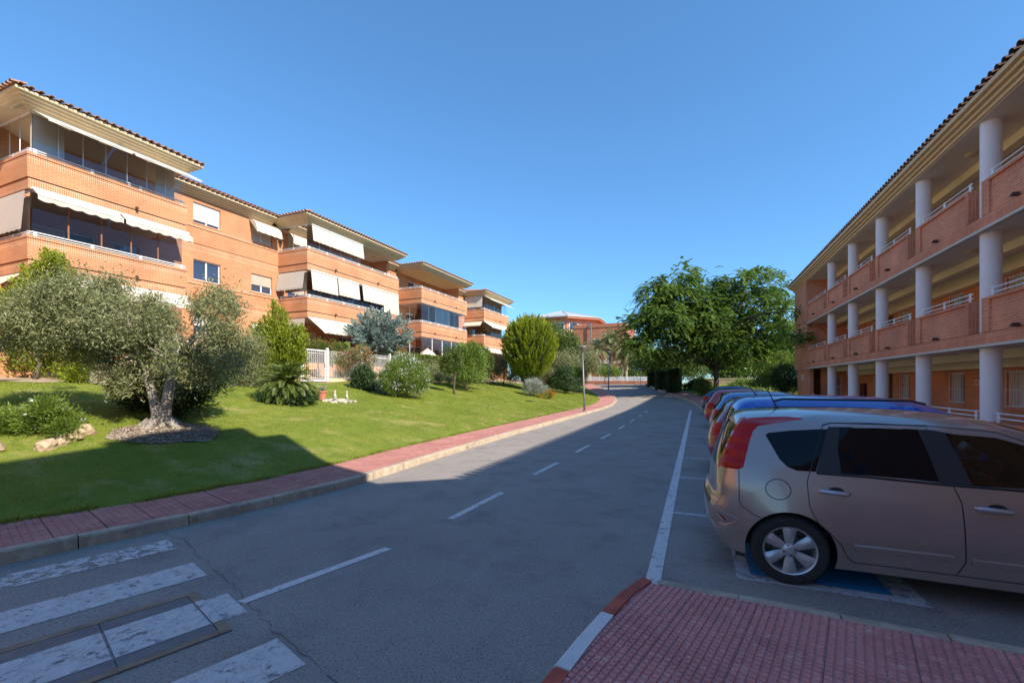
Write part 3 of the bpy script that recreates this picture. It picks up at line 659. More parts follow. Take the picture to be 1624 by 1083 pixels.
mb = MB(); mb.prism([(6.3, 3.66), (5.25, 2.78), (5.25, 1.5), (7.2, 1.5), (7.2, 3.66)], 8.62, 8.93); mb.build('roof_canopy', 'cream', wing)
for k in range(4):
    for yy in (-22, -15, -9.5):
        mb = MB(); mb.box(WX - 0.05, WX + 0.04, yy, yy + 1.3, 1.2 + 3.1 * k, 2.5 + 3.1 * k); w_ = mb.build('window', 'white_paint', wing)
        mb = MB(); mb.box(WX - 0.06, WX - 0.055, yy + 0.06, yy + 1.24, 1.26 + 3.1 * k, 2.44 + 3.1 * k); mb.build('pane', 'dark_glass', w_)

# ================================================================== LEFT BUILDING (apartment blocks with glazed balconies)
lb = thing('apartment_building', 'orange brick apartment building on the left with stepped balcony blocks, awnings and hipped tile roofs', 'building', (-24.0, 28.0, 1.8))
XF, XB = -21.5, -23.9           # balcony face and main wall plane
FL = [3.0, 5.9, 8.8]
PT = [None, 6.95, 9.85]
SOF = [5.72, 8.58, 11.38]
BL = [(7.65, 12.8), (19.6, 28.3), (31.45, 39.4), (43.3, 50.1)]
def aw_cloth(name, parent, a0, a1, b0, b1, m='awning_cloth', valance=0.16, scallop=0.35, th=0.012, sub='valance', sag=0.0):
    """cloth from the upper edge a0->a1 to the lower edge b0->b1 with a scalloped valance hanging from the lower edge"""
    a0, a1, b0, b1 = map(Vector, (a0, a1, b0, b1)); n = max(6, int((b1 - b0).length / 0.12)); mb = MB(); V = []; F = []; q = 5
    for i in range(n + 1):
        t = i / n; A = a0.lerp(a1, t); B = b0.lerp(b1, t); w = 0.012 * math.sin(t * (b1 - b0).length * 3.1) + 0.006 * math.sin(t * (b1 - b0).length * 11 + 1)
        for j in range(q + 1):
            s = j / q; p = A.lerp(B, s); V.append(p + Vector((w * s, 0, -sag * math.sin(math.pi * s))))
    for i in range(n):
        for j in range(q): F.append((i * (q + 1) + j, i * (q + 1) + j + 1, (i + 1) * (q + 1) + j + 1, (i + 1) * (q + 1) + j))
    mb.add(V, F); o = mb.build(name, m, parent, smooth=True)
    if valance:
        vb = MB(); L = (b1 - b0).length; n2 = max(12, int(L / 0.06)); V = []; F = []
        for i in range(n2 + 1):
            t = i / n2; B = b0.lerp(b1, t); h = valance * (0.72 + 0.28 * abs(math.sin(math.pi * t * L / scallop))) if scallop else valance
            V += [B, B + Vector((0.004 * math.sin(t * L * 9), 0, -h * 0.5)), B + Vector((0.012 * math.sin(t * L * 9), 0, -h))]
        for i in range(n2):
            F += [(i * 3, i * 3 + 1, i * 3 + 4, i * 3 + 3), (i * 3 + 1, i * 3 + 2, i * 3 + 5, i * 3 + 4)]
        vb.add(V, F); vb.build(sub, m, o, smooth=True)
    return o
def folding_awning(y0, y1, x, z, dx, dz, parent, m='awning_cloth', valance=0.15, scallop=0.35, arms=True):
    o = aw_cloth('awning', parent, (x, y0, z), (x, y1, z), (x + dx, y0, z - dz), (x + dx, y1, z - dz), m, valance, scallop)
    c = MB(); c.tube([(x - 0.02, y0 - 0.03, z + 0.03), (x - 0.02, y1 + 0.03, z + 0.03)], 0.05, 8); c.tube([(x + dx, y0, z - dz), (x + dx, y1, z - dz)], 0.022, 8); c.build('roller', 'white_paint', o)
    if arms:
        for yy in (y0 + 0.25, y1 - 0.25):
            a = MB(); s = 1 if yy < (y0 + y1) / 2 else -1
            a.tube([(x, yy, z - 0.08), (x + dx * 0.45, yy + s * 0.55, z - 0.12 - dz * 0.5), (x + dx, yy + s * 0.05, z - dz)], 0.018, 6); a.build('awning_arm', 'white_paint', o)
    return o
def screen(y0, y1, x, zt, zb_, parent, m='awning_cloth', tilt=0.10, valance=0.12, scallop=0.3):
    o = aw_cloth('roller_screen', parent, (x, y0, zt), (x, y1, zt), (x + tilt, y0, zb_), (x + tilt, y1, zb_), m, valance, scallop)
    c = MB(); c.tube([(x, y0, zt + 0.03), (x, y1, zt + 0.03)], 0.045, 8); c.build('roller', 'white_paint', o); return o
def glazing(parent, a, b, z0, z1, n, m='terrace_glass', mull=0.022, framed=True, mm='alu'):
    """n frameless panes between plan points a and b, thin mullions between, tracks above and below"""
    a = Vector((a[0], a[1], 0)); b = Vector((b[0], b[1], 0)); d = b - a; u = d.normalized(); nn = Vector((-u.y, u.x, 0)) * 0.006
    tr = MB()
    for z in (z0, z1 - 0.04):
        tr.prism([tuple((a + nn * 4).xy), tuple((b + nn * 4).xy), tuple((b - nn * 4).xy), tuple((a - nn * 4).xy)], z, z + 0.04)
    t = tr.build('glazing_track', 'white_paint', parent)
    for i in range(n):
        p = a + d * (i / n) + u * 0.012; q = a + d * ((i + 1) / n) - u * 0.012
        g = MB(); g.quad((p.x, p.y, z0 + 0.04), (q.x, q.y, z0 + 0.04), (q.x, q.y, z1 - 0.04), (p.x, p.y, z1 - 0.04)); g.build('pane', m, t)
        if i:
            c = a + d * (i / n); k = MB(); w = u * mull / 2
            k.prism([tuple((c - w + nn * 2).xy), tuple((c + w + nn * 2).xy), tuple((c + w - nn * 2).xy), tuple((c - w - nn * 2).xy)], z0 + 0.04, z1 - 0.04); k.build('mullion', mm, t)
    return t
def parapet_U(parent, y0, y1, z0, zt, spouts=True):
    """brick balcony front with both returns: soldier course below a shadow line, stretchers, soldier course, proud cap"""
    def ring(mb, off, za, zb_, m, th=0.2):
        xo = XF + off
        mb.box(xo - th, xo, y0 - off, y1 + off, za, zb_, m)
        mb.box(XB, xo - th, y0 - off, y0 - off + th, za, zb_, m); mb.box(XB, xo - th, y1 + off - th, y1 + off, za, zb_, m)
    mb = MB()
    ring(mb, 0.0, z0, z0 + 0.36, 1); ring(mb, -0.03, z0 + 0.36, z0 + 0.40, 2, 0.16)  # dark rings colour in the shadow lines under the face and the cap
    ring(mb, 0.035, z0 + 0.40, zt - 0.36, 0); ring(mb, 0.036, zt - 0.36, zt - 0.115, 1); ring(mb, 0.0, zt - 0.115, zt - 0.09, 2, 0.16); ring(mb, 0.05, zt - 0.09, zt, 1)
    o = mb.build('balcony_parapet', ['brick_left', 'brick_left_soldier', 'spout_and_shadow_line'], parent)
    if spouts:
        for t in (0.25, 0.72) if y1 - y0 > 7 else (0.62,):
            s = MB(); y = y0 + (y1 - y0) * t; s.box(XF + 0.03, XF + 0.16, y - 0.04, y + 0.04, z0 + 0.40, z0 + 0.46); s.box(XF + 0.03, XF + 0.14, y - 0.03, y + 0.03, z0 + 0.46, z0 + 0.50); s.build('drain_spout', 'spout_and_shadow_line', o)
    return o
def block_rail(parent, y0, y1, z):
    rail_run(parent, (XF - 0.02, y0 + 0.05), (XF - 0.02, y1 - 0.05), z, rows=(0.06, 0.14), name='railing', r=0.016, over=0.04)
    rail_run(parent, (XB + 0.1, y0 + 0.03), (XF - 0.05, y0 + 0.03), z, rows=(0.06, 0.14), posts=3, name='railing', r=0.016, over=0.04)
def cornice_ring(parent, x0, x1, y0, y1, z, steps=((0.06, 0.0, 0.09), (0.17, 0.09, 0.085), (0.28, 0.175, 0.08), (0.39, 0.255, 0.08), (0.48, 0.335, 0.09)), sides=(0, 1, 1, 1)):
    for off, dz, h in steps:
        mb = MB(); ya = y0 - off * sides[2]; yb = y1 + off * sides[3]
        mb.box(x0, x1 + off, ya, yb, z + dz, z + dz + h + 0.001); mb.build('cornice', 'cream', parent)
# --- main wall behind: brick with rendered grooves and openings
WIN = [(14.58, 15.98), (17.78, 19.15), (40.3, 41.6), (29.3, 30.5)]
ops3 = []
allops = []
for (a, b) in WIN:
    for z0, z1 in ((10.06, 11.12), (7.12, 8.18), (4.2, 5.3)): allops.append((a, b, z0, z1))
# balcony doors
doors = {0: [(8.6, 10.6), (11.2, 12.2)], 1: [(20.6, 22.6), (24.6, 26.4)], 2: [(32.9, 35.0), (36.4, 38.4)], 3: [(44.4, 46.4), (47.3, 49)]}
for k, dl in doors.items():
    for a, b in dl:
        for f in FL: allops.append((a, b, f + 0.04, f + 2.15))
# wall pieces per storey band so that openings never overlap in a row
bands = [(1.0, 3.02, 0), (3.02, 5.72, 0), (5.72, 6.12, 1), (6.12, 8.60, 0), (8.60, 9.0, 1), (9.0, 11.40, 0)]
for z0, z1, sm in bands:
    ops = [(a, b, max(z0, c), min(z1, d)) for a, b, c, d in allops if c < z1 and d > z0]
    ops = [(a, b, max(c, z0), min(d, z1)) for a, b, c, d in ops]
    wall_with_openings(lb, 'brick_wall', 'brick_left_soldier' if sm else 'brick_left', XB - (0.025 if sm else 0), -34.0, 50.1, z0, z1, ops, th=0.25, face=1)
for ga, gb in ((12.82, 19.58), (28.32, 31.43), (39.42, 43.28)):
    segs = []
    for z in (7.10, 10.04):
        blk = [(a, b) for a, b in WIN if a > ga and b < gb]; cur = ga
        mb = MB(); mb.box(XB, XB + 0.035, ga, gb, z - 0.20, z - 0.002); mb.build('soldier_band', 'brick_left_soldier', lb)
mb = MB(); mb.box(-34, -26.0, -34.0, 50.0, 1.0, 11.38); mb.box(-26.0, XB - 0.26, -34.0, 50.0, 11.3, 11.39); mb.build('core', 'interior', lb)
for f in FL[1:]:
    mb = MB(); mb.box(-26.0, XB - 0.26, 3.2, 50.0, f - 0.3, f); mb.build('floor_slab', 'soffit_white', lb)
# windows in the recesses
def sliding_window(parent, y0, y1, z0, z1, shut=0.0, shm='white_shutter', gl='dark_glass'):
    x = XB - 0.10; f = 0.055; w = MB()
    w.box(x - 0.06, x, y0, y0 + f, z0, z1); w.box(x - 0.06, x, y1 - f, y1, z0, z1); w.box(x - 0.06, x, y0 + f, y1 - f, z0, z0 + f); w.box(x - 0.06, x, y0 + f, y1 - f, z1 - f, z1)
    ym = (y0 + y1) / 2; w.box(x - 0.05, x + 0.005, ym - 0.04, ym + 0.04, z0 + f, z1 - f); win = w.build('window', 'white_paint', parent)
    for a, b in ((y0 + f, ym - 0.04), (ym + 0.04, y1 - f)):
        g = MB(); g.box(x - 0.035, x - 0.02, a, b, z0 + f, z1 - f); g.build('pane', gl, win)
    if shut:
        s = MB(); zb_ = z1 - (z1 - z0) * shut; n = int((z1 - zb_) / 0.045)
        for i in range(n): s.box(x + 0.015, x + 0.032, y0 + 0.02, y1 - 0.02, z1 - (i + 1) * 0.045 + 0.004, z1 - i * 0.045)
        s.build('roller_shutter', shm, win)
    s = MB(); s.box(x, XB + 0.06, y0 - 0.06, y1 + 0.06, z0 - 0.06, z0 - 0.003); s.build('window_sill', 'brick_left_soldier', win); return win
wt = [(0.86, 0.0, 0), (0.0, 0.55, 0), (0.3, 0, 0), (0, 0.4, 0)]
sliding_window(lb, 14.58, 15.98, 10.06, 11.12, 0.88); sliding_window(lb, 14.58, 15.98, 7.12, 8.18, 0.0); sliding_window(lb, 14.58, 15.98, 4.2, 5.3, 0.5)
sliding_window(lb, 17.78, 19.15, 10.06, 11.12, 0.0, gl='curtain'); mat('shutter_beige', (0.48, 0.43, 0.34), var=0.05); sliding_window(lb, 17.78, 19.15, 7.12, 8.18, 0.62, 'shutter_beige'); sliding_window(lb, 17.78, 19.15, 4.2, 5.3, 0.3)
for a, b in WIN[2:]:
    sliding_window(lb, a, b, 10.06, 11.12, 0.5); sliding_window(lb, a, b, 7.12, 8.18, 0.3); sliding_window(lb, a, b, 4.2, 5.3, 0.3)
# rounded fixed canopy over the small window
cw = MB(); V = []; F = []; n = 9; pts = [(0.02, 11.26), (0.30, 11.20), (0.50, 11.06), (0.62, 10.88), (0.68, 10.66), (0.70, 10.46)]
for i in range(n + 1):
    y = 17.62 + (19.30 - 17.62) * i / n
    for j, (dx, z) in enumerate(pts): V.append((XB + dx, y, z + (0.03 * abs(math.sin(math.pi * i * 0.5)) if j == len(pts) - 1 else 0)))
for i in range(n):
    for j in range(len(pts) - 1): F.append((i * 6 + j, i * 6 + j + 1, (i + 1) * 6 + j + 1, (i + 1) * 6 + j))
for i0 in (0, n): F.append(tuple(i0 * 6 + j for j in range(6)))
cw.add(V, F); cw.build('rounded_canopy', 'awning_cloth', lb)
# balcony doors glass and curtains
for k, dl in doors.items():
    for a, b in dl:
        for f in FL:
            d_ = MB(); x = XB - 0.12; d_.box(x - 0.05, x, a, a + 0.06, f + 0.04, f + 2.15); d_.box(x - 0.05, x, b - 0.06, b, f + 0.04, f + 2.15); d_.box(x - 0.05, x, a + 0.06, b - 0.06, f + 2.09, f + 2.15); d_.box(x - 0.05, x, (a + b) / 2 - 0.03, (a + b) / 2 + 0.03, f + 0.04, f + 2.09)
            dd = d_.build('balcony_door', 'white_paint', lb)
            for c, e in ((a + 0.06, (a + b) / 2 - 0.03), ((a + b) / 2 + 0.03, b - 0.06)):
                g = MB(); g.box(x - 0.035, x - 0.02, c, e, f + 0.04, f + 2.09); g.build('pane', random.choice(['dark_glass', 'dark_glass', 'curtain']), dd)
# --- the four projecting blocks
for bi, (y0, y1) in enumerate(BL):
    for k in (1, 2):
        parapet_U(lb, y0, y1, SOF[k - 1], PT[k]); block_rail(lb, y0, y1, PT[k])
    for k in (0, 1):
        mb = MB(); mb.box(XB, XF - 0.2, y0 + 0.19, y1 - 0.19, SOF[k] + 0.01, FL[k + 1]); mb.build('balcony_slab', 'soffit_white', lb)
    mb = MB(); mb.box(XB, XF, y0 + 0.002, y1, SOF[2] - 0.03, SOF[2] + 0.02); mb.build('balcony_ceiling', 'cornice_and_bounce_tan' if bi == 2 else 'soffit_white', lb)  # third block's tan puts reflected orange light into the ceiling colour
    # party wall on the far side of the balconies
    if bi in (1, 2, 3):
        for f, s in ((3.0, 5.70), (6.96, 8.57), (9.86, 11.34)):
            mb = MB(); mb.box(XB, XF - (0.9 if f > 5 else 0.1), y1 - 0.22, y1 - 0.02, f - (1.2 if f == 3.0 else 0), s); mb.build('side_wall', 'brick_left', lb)
    mb = MB(); mb.box(XB, XF - 0.05, y0 + 0.1, y1 - 0.1, 1.5, 3.0); mb.build('terrace_base', 'brick_left', lb)
    cornice_ring(lb, XB, XF, y0, y1, 11.36)
    e = 0.50
    hip_roof('roof', XB - 3.5, XF + e + 0.06, y0 - e - 0.04, y1 + e + 0.04, 11.79, 0.30, 'tile_clay', lb, hips=(0, 1, 1, 1), zmax=1.1)
    eave_tiles(lb, (XF + e + 0.10, y0 - e, 11.81), (XF + e + 0.10, y1 + e, 11.81), 'tile_clay')
    eave_tiles(lb, (XB - 0.3, y0 - e - 0.1, 11.81), (XF + e + 0.1, y0 - e - 0.1, 11.81), 'tile_clay')
# recess cornices and roofs
for ga, gb in ((12.82 + 0.48, 19.58 - 0.48), (28.32 + 0.48, 31.43 - 0.48), (39.42 + 0.48, 43.28 - 0.48)):
    for off, dz, h in ((0.07, -0.02, 0.09), (0.20, 0.07, 0.085), (0.33, 0.155, 0.08), (0.44, 0.235, 0.08), (0.54, 0.315, 0.09)):
        mb = MB(); mb.box(XB - 0.3, XB + off, ga - 0.001, gb + 0.001, 11.38 + dz, 11.38 + dz + h); mb.build('cornice', 'cream', lb)
    hip_roof('roof', XB - 3.5, XB + 0.60, ga - 0.45, gb + 0.45, 11.79, 0.30, 'tile_clay', lb, hips=(0, 1, 0, 0), zmax=1.1)
    eave_tiles(lb, (XB + 0.66, ga, 11.81), (XB + 0.66, gb, 11.81), 'tile_clay')
hip_roof('roof', -34.5, XB - 2.0, -34.5, 50.8, 11.8, 0.30, 'tile_clay', lb, hips=(1, 0, 1, 1), res=0.125, zmax=1.3)
# plaster walls recess lower: side cheeks of each block above parapets are open (glazed), see below
T, TB = 'terrace_glass', 'terrace_glass_blue'
# block 1
y0, y1 = BL[0]
glazing(lb, (XF - 0.10, y0 + 0.12), (XF - 0.10, y1 - 0.1), 9.99, 11.34, 7, T); glazing(lb, (XF - 0.14, y0 + 0.10), (XB, y0 + 0.10), 9.99, 11.34, 3, T)
mb = MB(); mb.quad((XF - 0.25, y0 + 0.2, 9.9), (XF - 0.25, y0 + 1.05, 9.9), (XF - 0.25, y0 + 1.05, 11.34), (XF - 0.25, y0 + 0.2, 11.34)); mb.build('blind', 'blind_white', lb)
mb = MB(); mb.quad((XF - 0.3, y0 + 0.2, 9.9), (XF - 0.85, y0 + 0.2, 9.9), (XF - 0.85, y0 + 0.2, 11.34), (XF - 0.3, y0 + 0.2, 11.34)); mb.build('blind', 'blind_white', lb)
mb = MB(); mb.quad((XF - 0.25, y1 - 1.1, 9.9), (XF - 0.25, y1 - 0.35, 9.9), (XF - 0.25, y1 - 0.35, 11.34), (XF - 0.25, y1 - 1.1, 11.34)); mb.build('blind', 'blind_white', lb)
folding_awning(7.78, 10.22, XF + 0.02, 11.35, 1.0, 0.52, lb, valance=0.06, scallop=0); folding_awning(10.32, 12.86, XF + 0.02, 11.35, 1.0, 0.52, lb, valance=0.06, scallop=0)
aw = aw_cloth('awning', lb, (XF - 0.1, y0 - 0.03, 11.3), (XB - 1, y0 - 0.03, 11.3), (XF - 0.1, y0 - 1.0, 10.95), (XB - 1, y0 - 1.0, 10.95), valance=0.06, scallop=0)
glazing(lb, (XF - 0.10, y0 + 0.12), (XF - 0.10, y1 - 0.1), 7.09, 8.56, 5, TB, mull=0.05, mm='wood'); glazing(lb, (XF - 0.14, y0 + 0.10), (XB, y0 + 0.10), 7.09, 8.56, 3, TB)
folding_awning(7.72, 10.2, XF + 0.14, 8.56, 0.34, 0.26, lb, valance=0.20, scallop=0.40, arms=False); folding_awning(10.28, 12.82, XF + 0.14, 8.56, 0.34, 0.26, lb, valance=0.20, scallop=0.40, arms=False)
o = aw_cloth('roller_screen', lb, (XF - 0.1, y0 - 0.05, 8.5), (XB - 1.5, y0 - 0.05, 8.5), (XF - 0.1, y0 - 0.14, 7.25), (XB - 1.5, y0 - 0.14, 7.25), 'awning_grey', 0.13, 0.35)
o = aw_cloth('awning', lb, (XF - 0.1, y0 - 0.05, 5.65), (XB - 1.5, y0 - 0.05, 5.65), (XF - 0.1, y0 - 1.2, 4.6), (XB - 1.5, y0 - 1.2, 4.6), 'awning_cloth', 0.13, 0.35)
glazing(lb, (XF - 0.10, y0 + 0.12), (XF - 0.10, y1 - 0.1), 3.6, 5.7, 5, TB); folding_awning(7.8, 12.8, XF + 0.05, 5.66, 0.6, 0.45, lb, arms=False)
# block 2
y0, y1 = BL[1]
glazing(lb, (XF - 0.10, y0 + 0.12), (XF - 0.10, 24.2), 9.99, 11.34, 5, T); glazing(lb, (XF - 0.14, y0 + 0.10), (XB, y0 + 0.10), 9.99, 11.34, 2, TB)
screen(y0 + 0.25, 24.25, XF + 0.10, 11.30, 10.47, lb, tilt=0.10)
glazing(lb, (XF - 0.10, y0 + 0.12), (XF - 0.10, y1 - 0.1), 7.09, 8.56, 9, TB); glazing(lb, (XF - 0.14, y0 + 0.10), (XB, y0 + 0.10), 7.09, 8.56, 2, TB)
for a, b, zb_ in ((19.78, 21.85, 7.50), (21.93, 23.85, 7.56), (24.18, 26.38, 7.60)): screen(a, b, XF + 0.10, 8.54, zb_, lb, tilt=0.12)
screen(26.42, 28.2, XF + 0.10, 8.54, 7.02, lb, tilt=0.05, valance=0)
aw_cloth('roller_screen', lb, (XF - 0.15, y0 - 0.06, 8.5), (XB + 0.05, y0 - 0.06, 8.5), (XF - 0.15, y0 - 0.22, 7.52), (XB + 0.05, y0 - 0.22, 7.52), 'awning_grey', 0.12, 0.3)
glazing(lb, (XF - 0.10, y0 + 0.12), (XF - 0.10, y1 - 0.1), 3.6, 5.7, 6, T)
folding_awning(19.7, 25.0, XF + 0.05, 5.66, 1.15, 0.85, lb, valance=0.08)
aw_cloth('roller_screen', lb, (XF - 0.15, y0 - 0.06, 5.66), (XB + 0.05, y0 - 0.06, 5.66), (XF - 0.15, y0 - 0.15, 4.4), (XB + 0.05, y0 - 0.15, 4.4), 'awning_grey', 0.1, 0.3)
# block 3
y0, y1 = BL[2]
glazing(lb, (XF - 0.10, y0 + 0.12), (XF - 0.10, y1 - 0.1), 7.09, 8.56, 7, T); glazing(lb, (XF - 0.14, y0 + 0.10), (XB, y0 + 0.10), 7.09, 8.56, 2, T)
mb = MB(); mb.quad((XF - 0.2, 33.95, 7.0), (XF - 0.2, 36.5, 7.0), (XF - 0.2, 36.5, 8.56), (XF - 0.2, 33.95, 8.56)); mb.build('blind', 'blind_white', lb)
glazing(lb, (XF - 0.10, y0 + 0.12), (XF - 0.10, y1 - 1.2), 3.6, 5.7, 4, T, mull=0.09, mm='white_paint'); glazing(lb, (XF - 0.14, y0 + 0.10), (XB, y0 + 0.10), 3.6, 5.7, 2, T, mull=0.08, mm='white_paint')
screen(35.2, 38.0, XF - 0.3, 5.5, 5.15, lb, m='white_shutter', tilt=0, valance=0)
# block 4
y0, y1 = BL[3]
glazing(lb, (XF - 0.10, y0 + 0.12), (XF - 0.10, y1 - 0.1), 9.99, 11.34, 7, T); folding_awning(y0 + 0.2, y1 - 0.1, XF + 0.02, 11.33, 0.75, 0.42, lb, arms=False, valance=0.05, scallop=0)
aw_cloth('roller_screen', lb, (XF - 0.15, y0 - 0.06, 11.3), (XB + 0.05, y0 - 0.06, 11.3), (XF - 0.15, y0 - 0.10, 10.1), (XB + 0.05, y0 - 0.10, 10.1), 'awning_cloth', 0.0, 0)
glazing(lb, (XF - 0.10, y0 + 0.12), (XF - 0.10, y1 - 0.1), 7.09, 8.56, 6, T); folding_awning(y0 + 0.1, y1 - 0.1, XF + 0.05, 8.5, 0.9, 0.62, lb, valance=0.08)
aw_cloth('awning', lb, (XF - 0.15, y0 - 0.06, 8.5), (XB + 0.05, y0 - 0.06, 8.5), (XF - 0.15, y0 - 0.5, 8.08), (XB + 0.05, y0 - 0.5, 8.08), 'awning_cloth', 0.12, 0.3)
glazing(lb, (XF - 0.10, y0 + 0.12), (XF - 0.10, y1 - 0.1), 3.6, 5.7, 5, T); folding_awning(y0 + 0.1, y1 - 0.1, XF + 0.05, 5.6, 0.7, 0.45, lb, arms=False, valance=0.08)
for y, z in ((21.5, 11.33), (26.8, 11.33), (33.6, 11.33), (37.0, 11.33)):
    mb = MB(); mb.lathe((-22.6, y, z), [(0.001, -0.06), (0.09, -0.055), (0.13, -0.001)], 12); mb.build('ceiling_light', 'cream', lb)

# ================================================================== FAR BUILDINGS
fb = thing('octagonal_building', 'distant brick building with an eight-sided pale zinc pyramid roof rising behind the trees', 'building', (-26.5, 92, 1.6))
c = (-26.8, 92.0); rr = 8.3
oc = [(c[0] + rr * math.cos(R(22.5 + 45 * i)), c[1] + rr * math.sin(R(22.5 + 45 * i))) for i in range(8)]
mb = MB(); mb.prism(oc, 1.5, 14.4); mb.build('wall', 'brick_far', fb)
mb = MB(); o2 = [(c[0] + (rr + 1.1) * math.cos(R(22.5 + 45 * i)), c[1] + (rr + 1.1) * math.sin(R(22.5 + 45 * i))) for i in range(8)]; mb.prism(o2, 14.4, 14.75); mb.build('eave_band', 'brick_annex', fb)
mb = MB(); V = [(x, y, 14.75) for x, y in [(c[0] + (rr + 1.25) * math.cos(R(22.5 + 45 * i)), c[1] + (rr + 1.25) * math.sin(R(22.5 + 45 * i))) for i in range(8)]]
V += [(c[0], c[1], 17.2)] + [(v[0], v[1], 14.9) for v in V]
mb.add(V, [(i, (i + 1) % 8, 9 + (i + 1) % 8, 9 + i) for i in range(8)] + [(9 + i, 9 + (i + 1) % 8, 8) for i in range(8)])
rf = mb.build('roof', 'zinc', fb)
for i in range(8):
    mb = MB(); v = V[9 + i]; mb.tube([(v[0], v[1], v[2] + 0.03), (c[0], c[1], 17.25)], 0.06, 5); mb.build('roof_seam', 'zinc', rf)
def far_window(parent, p, q, z0, z1, th=0.06):
    a = Vector((p[0], p[1], 0)); b = Vector((q[0], q[1], 0)); u = (b - a).normalized(); n = Vector((u.y, -u.x, 0))
    f = MB(); f.prism([tuple((a + n * th).xy), tuple((b + n * th).xy), tuple(b.xy), tuple(a.xy)], z0, z1); w = f.build('window', 'white_paint', parent)
    g = MB(); s = 0.12; g.prism([tuple((a + u * s + n * (th + 0.01)).xy), tuple((b - u * s + n * (th + 0.01)).xy), tuple((b - u * s + n * th).xy), tuple((a + u * s + n * th).xy)], z0 + s, z1 - s); g.build('pane', 'dark_glass', w)
for i in (4, 5, 6):
    a = Vector(oc[i]); b = Vector(oc[(i + 1) % 8])
    for t in ((0.2, 0.8) if i != 4 else (0.5,)):
        m_ = a.lerp(b, t); u = (b - a).normalized() * 0.75; far_window(fb, m_ - u, m_ + u, 12.2, 13.7)
a = Vector(oc[6]); b = Vector(oc[7])
for t in (0.3, 0.75):
    m_ = a.lerp(b, t); u = (b - a).normalized() * 0.6; far_window(fb, m_ - u, m_ + u, 12.2, 13.7)
an = thing('brick_annex', 'flat-roofed darker orange building with a slim white flue, behind the palms', 'building', (-16, 86, 1.6))
mb = MB(); mb.box(-21.6, -12.0, 82, 95, 1.5, 12.1); mb.box(-25, -21.6, 84, 90, 1.5, 6.4); mb.build('wall', 'brick_annex', an)
mb = MB(); mb.box(-21.7, -11.9, 81.9, 95, 12.1, 12.75); mb.build('parapet', 'brick_annex', an)
mb = MB(); mb.box(-25.2, -20.2, 82.3, 84, 5.0, 6.6); mb.build('balcony', 'brick_far', an)
mb = MB(); mb.tube([(-18.25, 81.6, 6.0), (-18.25, 81.6, 12.9)], 0.13, 8); mb.build('flue', 'lamp_grey', an)
far_window(an, (-17.8, 82), (-16.6, 82), 8.6, 10.0); far_window(an, (-15.2, 82), (-14.0, 82), 8.6, 10.0); far_window(an, (-16.6, 82), (-15.0, 82), 4.0, 6.0)
mb = MB()
for x in (-21, -18, -14.5, -12.6): mb.box(x - 0.3, x + 0.3, 79.0, 79.5, 1.5, 5.2)
mb.box(-21.5, -12, 78.8, 79.7, 5.2, 5.7); mb.build('porch', 'cream', an)
# white slatted fence on a terracotta wall, closing the cross street
wf = thing('boundary_wall', 'low terracotta wall topped by white horizontal slats across the far end of the road', 'wall', (-11, 62.4, 1.6))
mb = MB(); mb.box(-17.5, -6.0, 62.2, 62.5, 1.4, 2.05); mb.build('wall', 'brick_annex', wf)
for i in range(4):
    mb = MB(); mb.box(-17.5, -6.0, 62.25, 62.32, 2.08 + i * 0.15, 2.18 + i * 0.15); mb.build('slat', 'white_paint', wf)
for x in np.arange(-17.4, -5.9, 1.9):
    mb = MB(); mb.box(x - 0.06, x + 0.06, 62.32, 62.42, 2.05, 2.72); mb.build('post', 'white_paint', wf)
rw = thing('garden_wall', 'long pale brown wall behind the big tree and the parked cars', 'wall', (6, 56, 1.5))
mb = MB(); mb.box(-0.5, 16, 56, 56.3, 1.2, 2.22); mb.build('wall', 'soil', rw); mb = MB(); mb.box(-0.5, 16, 55.95, 56.35, 2.22, 2.3); mb.build('coping', 'cream', rw)

# ================================================================== CARS
def carpaint(name, c, metal=0.35, rough=0.32, flake=0.06):
    m, nt, b = newmat(name); N, Lk = nt.nodes, nt.links; setp(b, metal=metal, rough=rough, coat=1.0, crough=0.04)
    tc = N.new('ShaderNodeTexCoord'); nz = N.new('ShaderNodeTexNoise'); nz.inputs['Scale'].default_value = 2.2; nz.inputs['Detail'].default_value = 8; Lk.new(tc.outputs['Object'], nz.inputs['Vector'])
    cr = N.new('ShaderNodeValToRGB'); cr.color_ramp.elements[0].position = 0.35; cr.color_ramp.elements[1].position = 0.7; cr.color_ramp.elements[0].color = hexc(c, 1 - flake); cr.color_ramp.elements[1].color = hexc(c, 1 + flake)
    Lk.new(nz.outputs['Fac'], cr.inputs[0]); Lk.new(cr.outputs[0], b.inputs['Base Color'])
    n2 = N.new('ShaderNodeTexNoise'); n2.inputs['Scale'].default_value = 5; n2.inputs['Detail'].default_value = 6; Lk.new(tc.outputs['Object'], n2.inputs['Vector'])
    mr = N.new('ShaderNodeMapRange'); mr.inputs[3].default_value = 0.01; mr.inputs[4].default_value = 0.14; Lk.new(n2.outputs['Fac'], mr.inputs[0]); Lk.new(mr.outputs[0], b.inputs['Coat Roughness'])
    MATS[name] = m; return m
carpaint('paint_taupe', (0.36, 0.29, 0.27), metal=0.5, rough=0.27)
carpaint('paint_blue_bright', (0.012, 0.11, 0.50), metal=0.15, rough=0.3)
carpaint('paint_magenta', (0.25, 0.04, 0.09), metal=0.4)
carpaint('paint_light_blue', (0.10, 0.22, 0.42), metal=0.45)
carpaint('paint_red', (0.42, 0.035, 0.03), metal=0.1)
carpaint('paint_navy', (0.02, 0.055, 0.16), metal=0.45)
mat('tyre', (0.022, 0.022, 0.023), var=0.2, scale=12, rough=0.85, bump=0.2, bscale=80)
mat('rim_silver', (0.50, 0.51, 0.55), var=0.08, rough=0.38, metal=0.7)
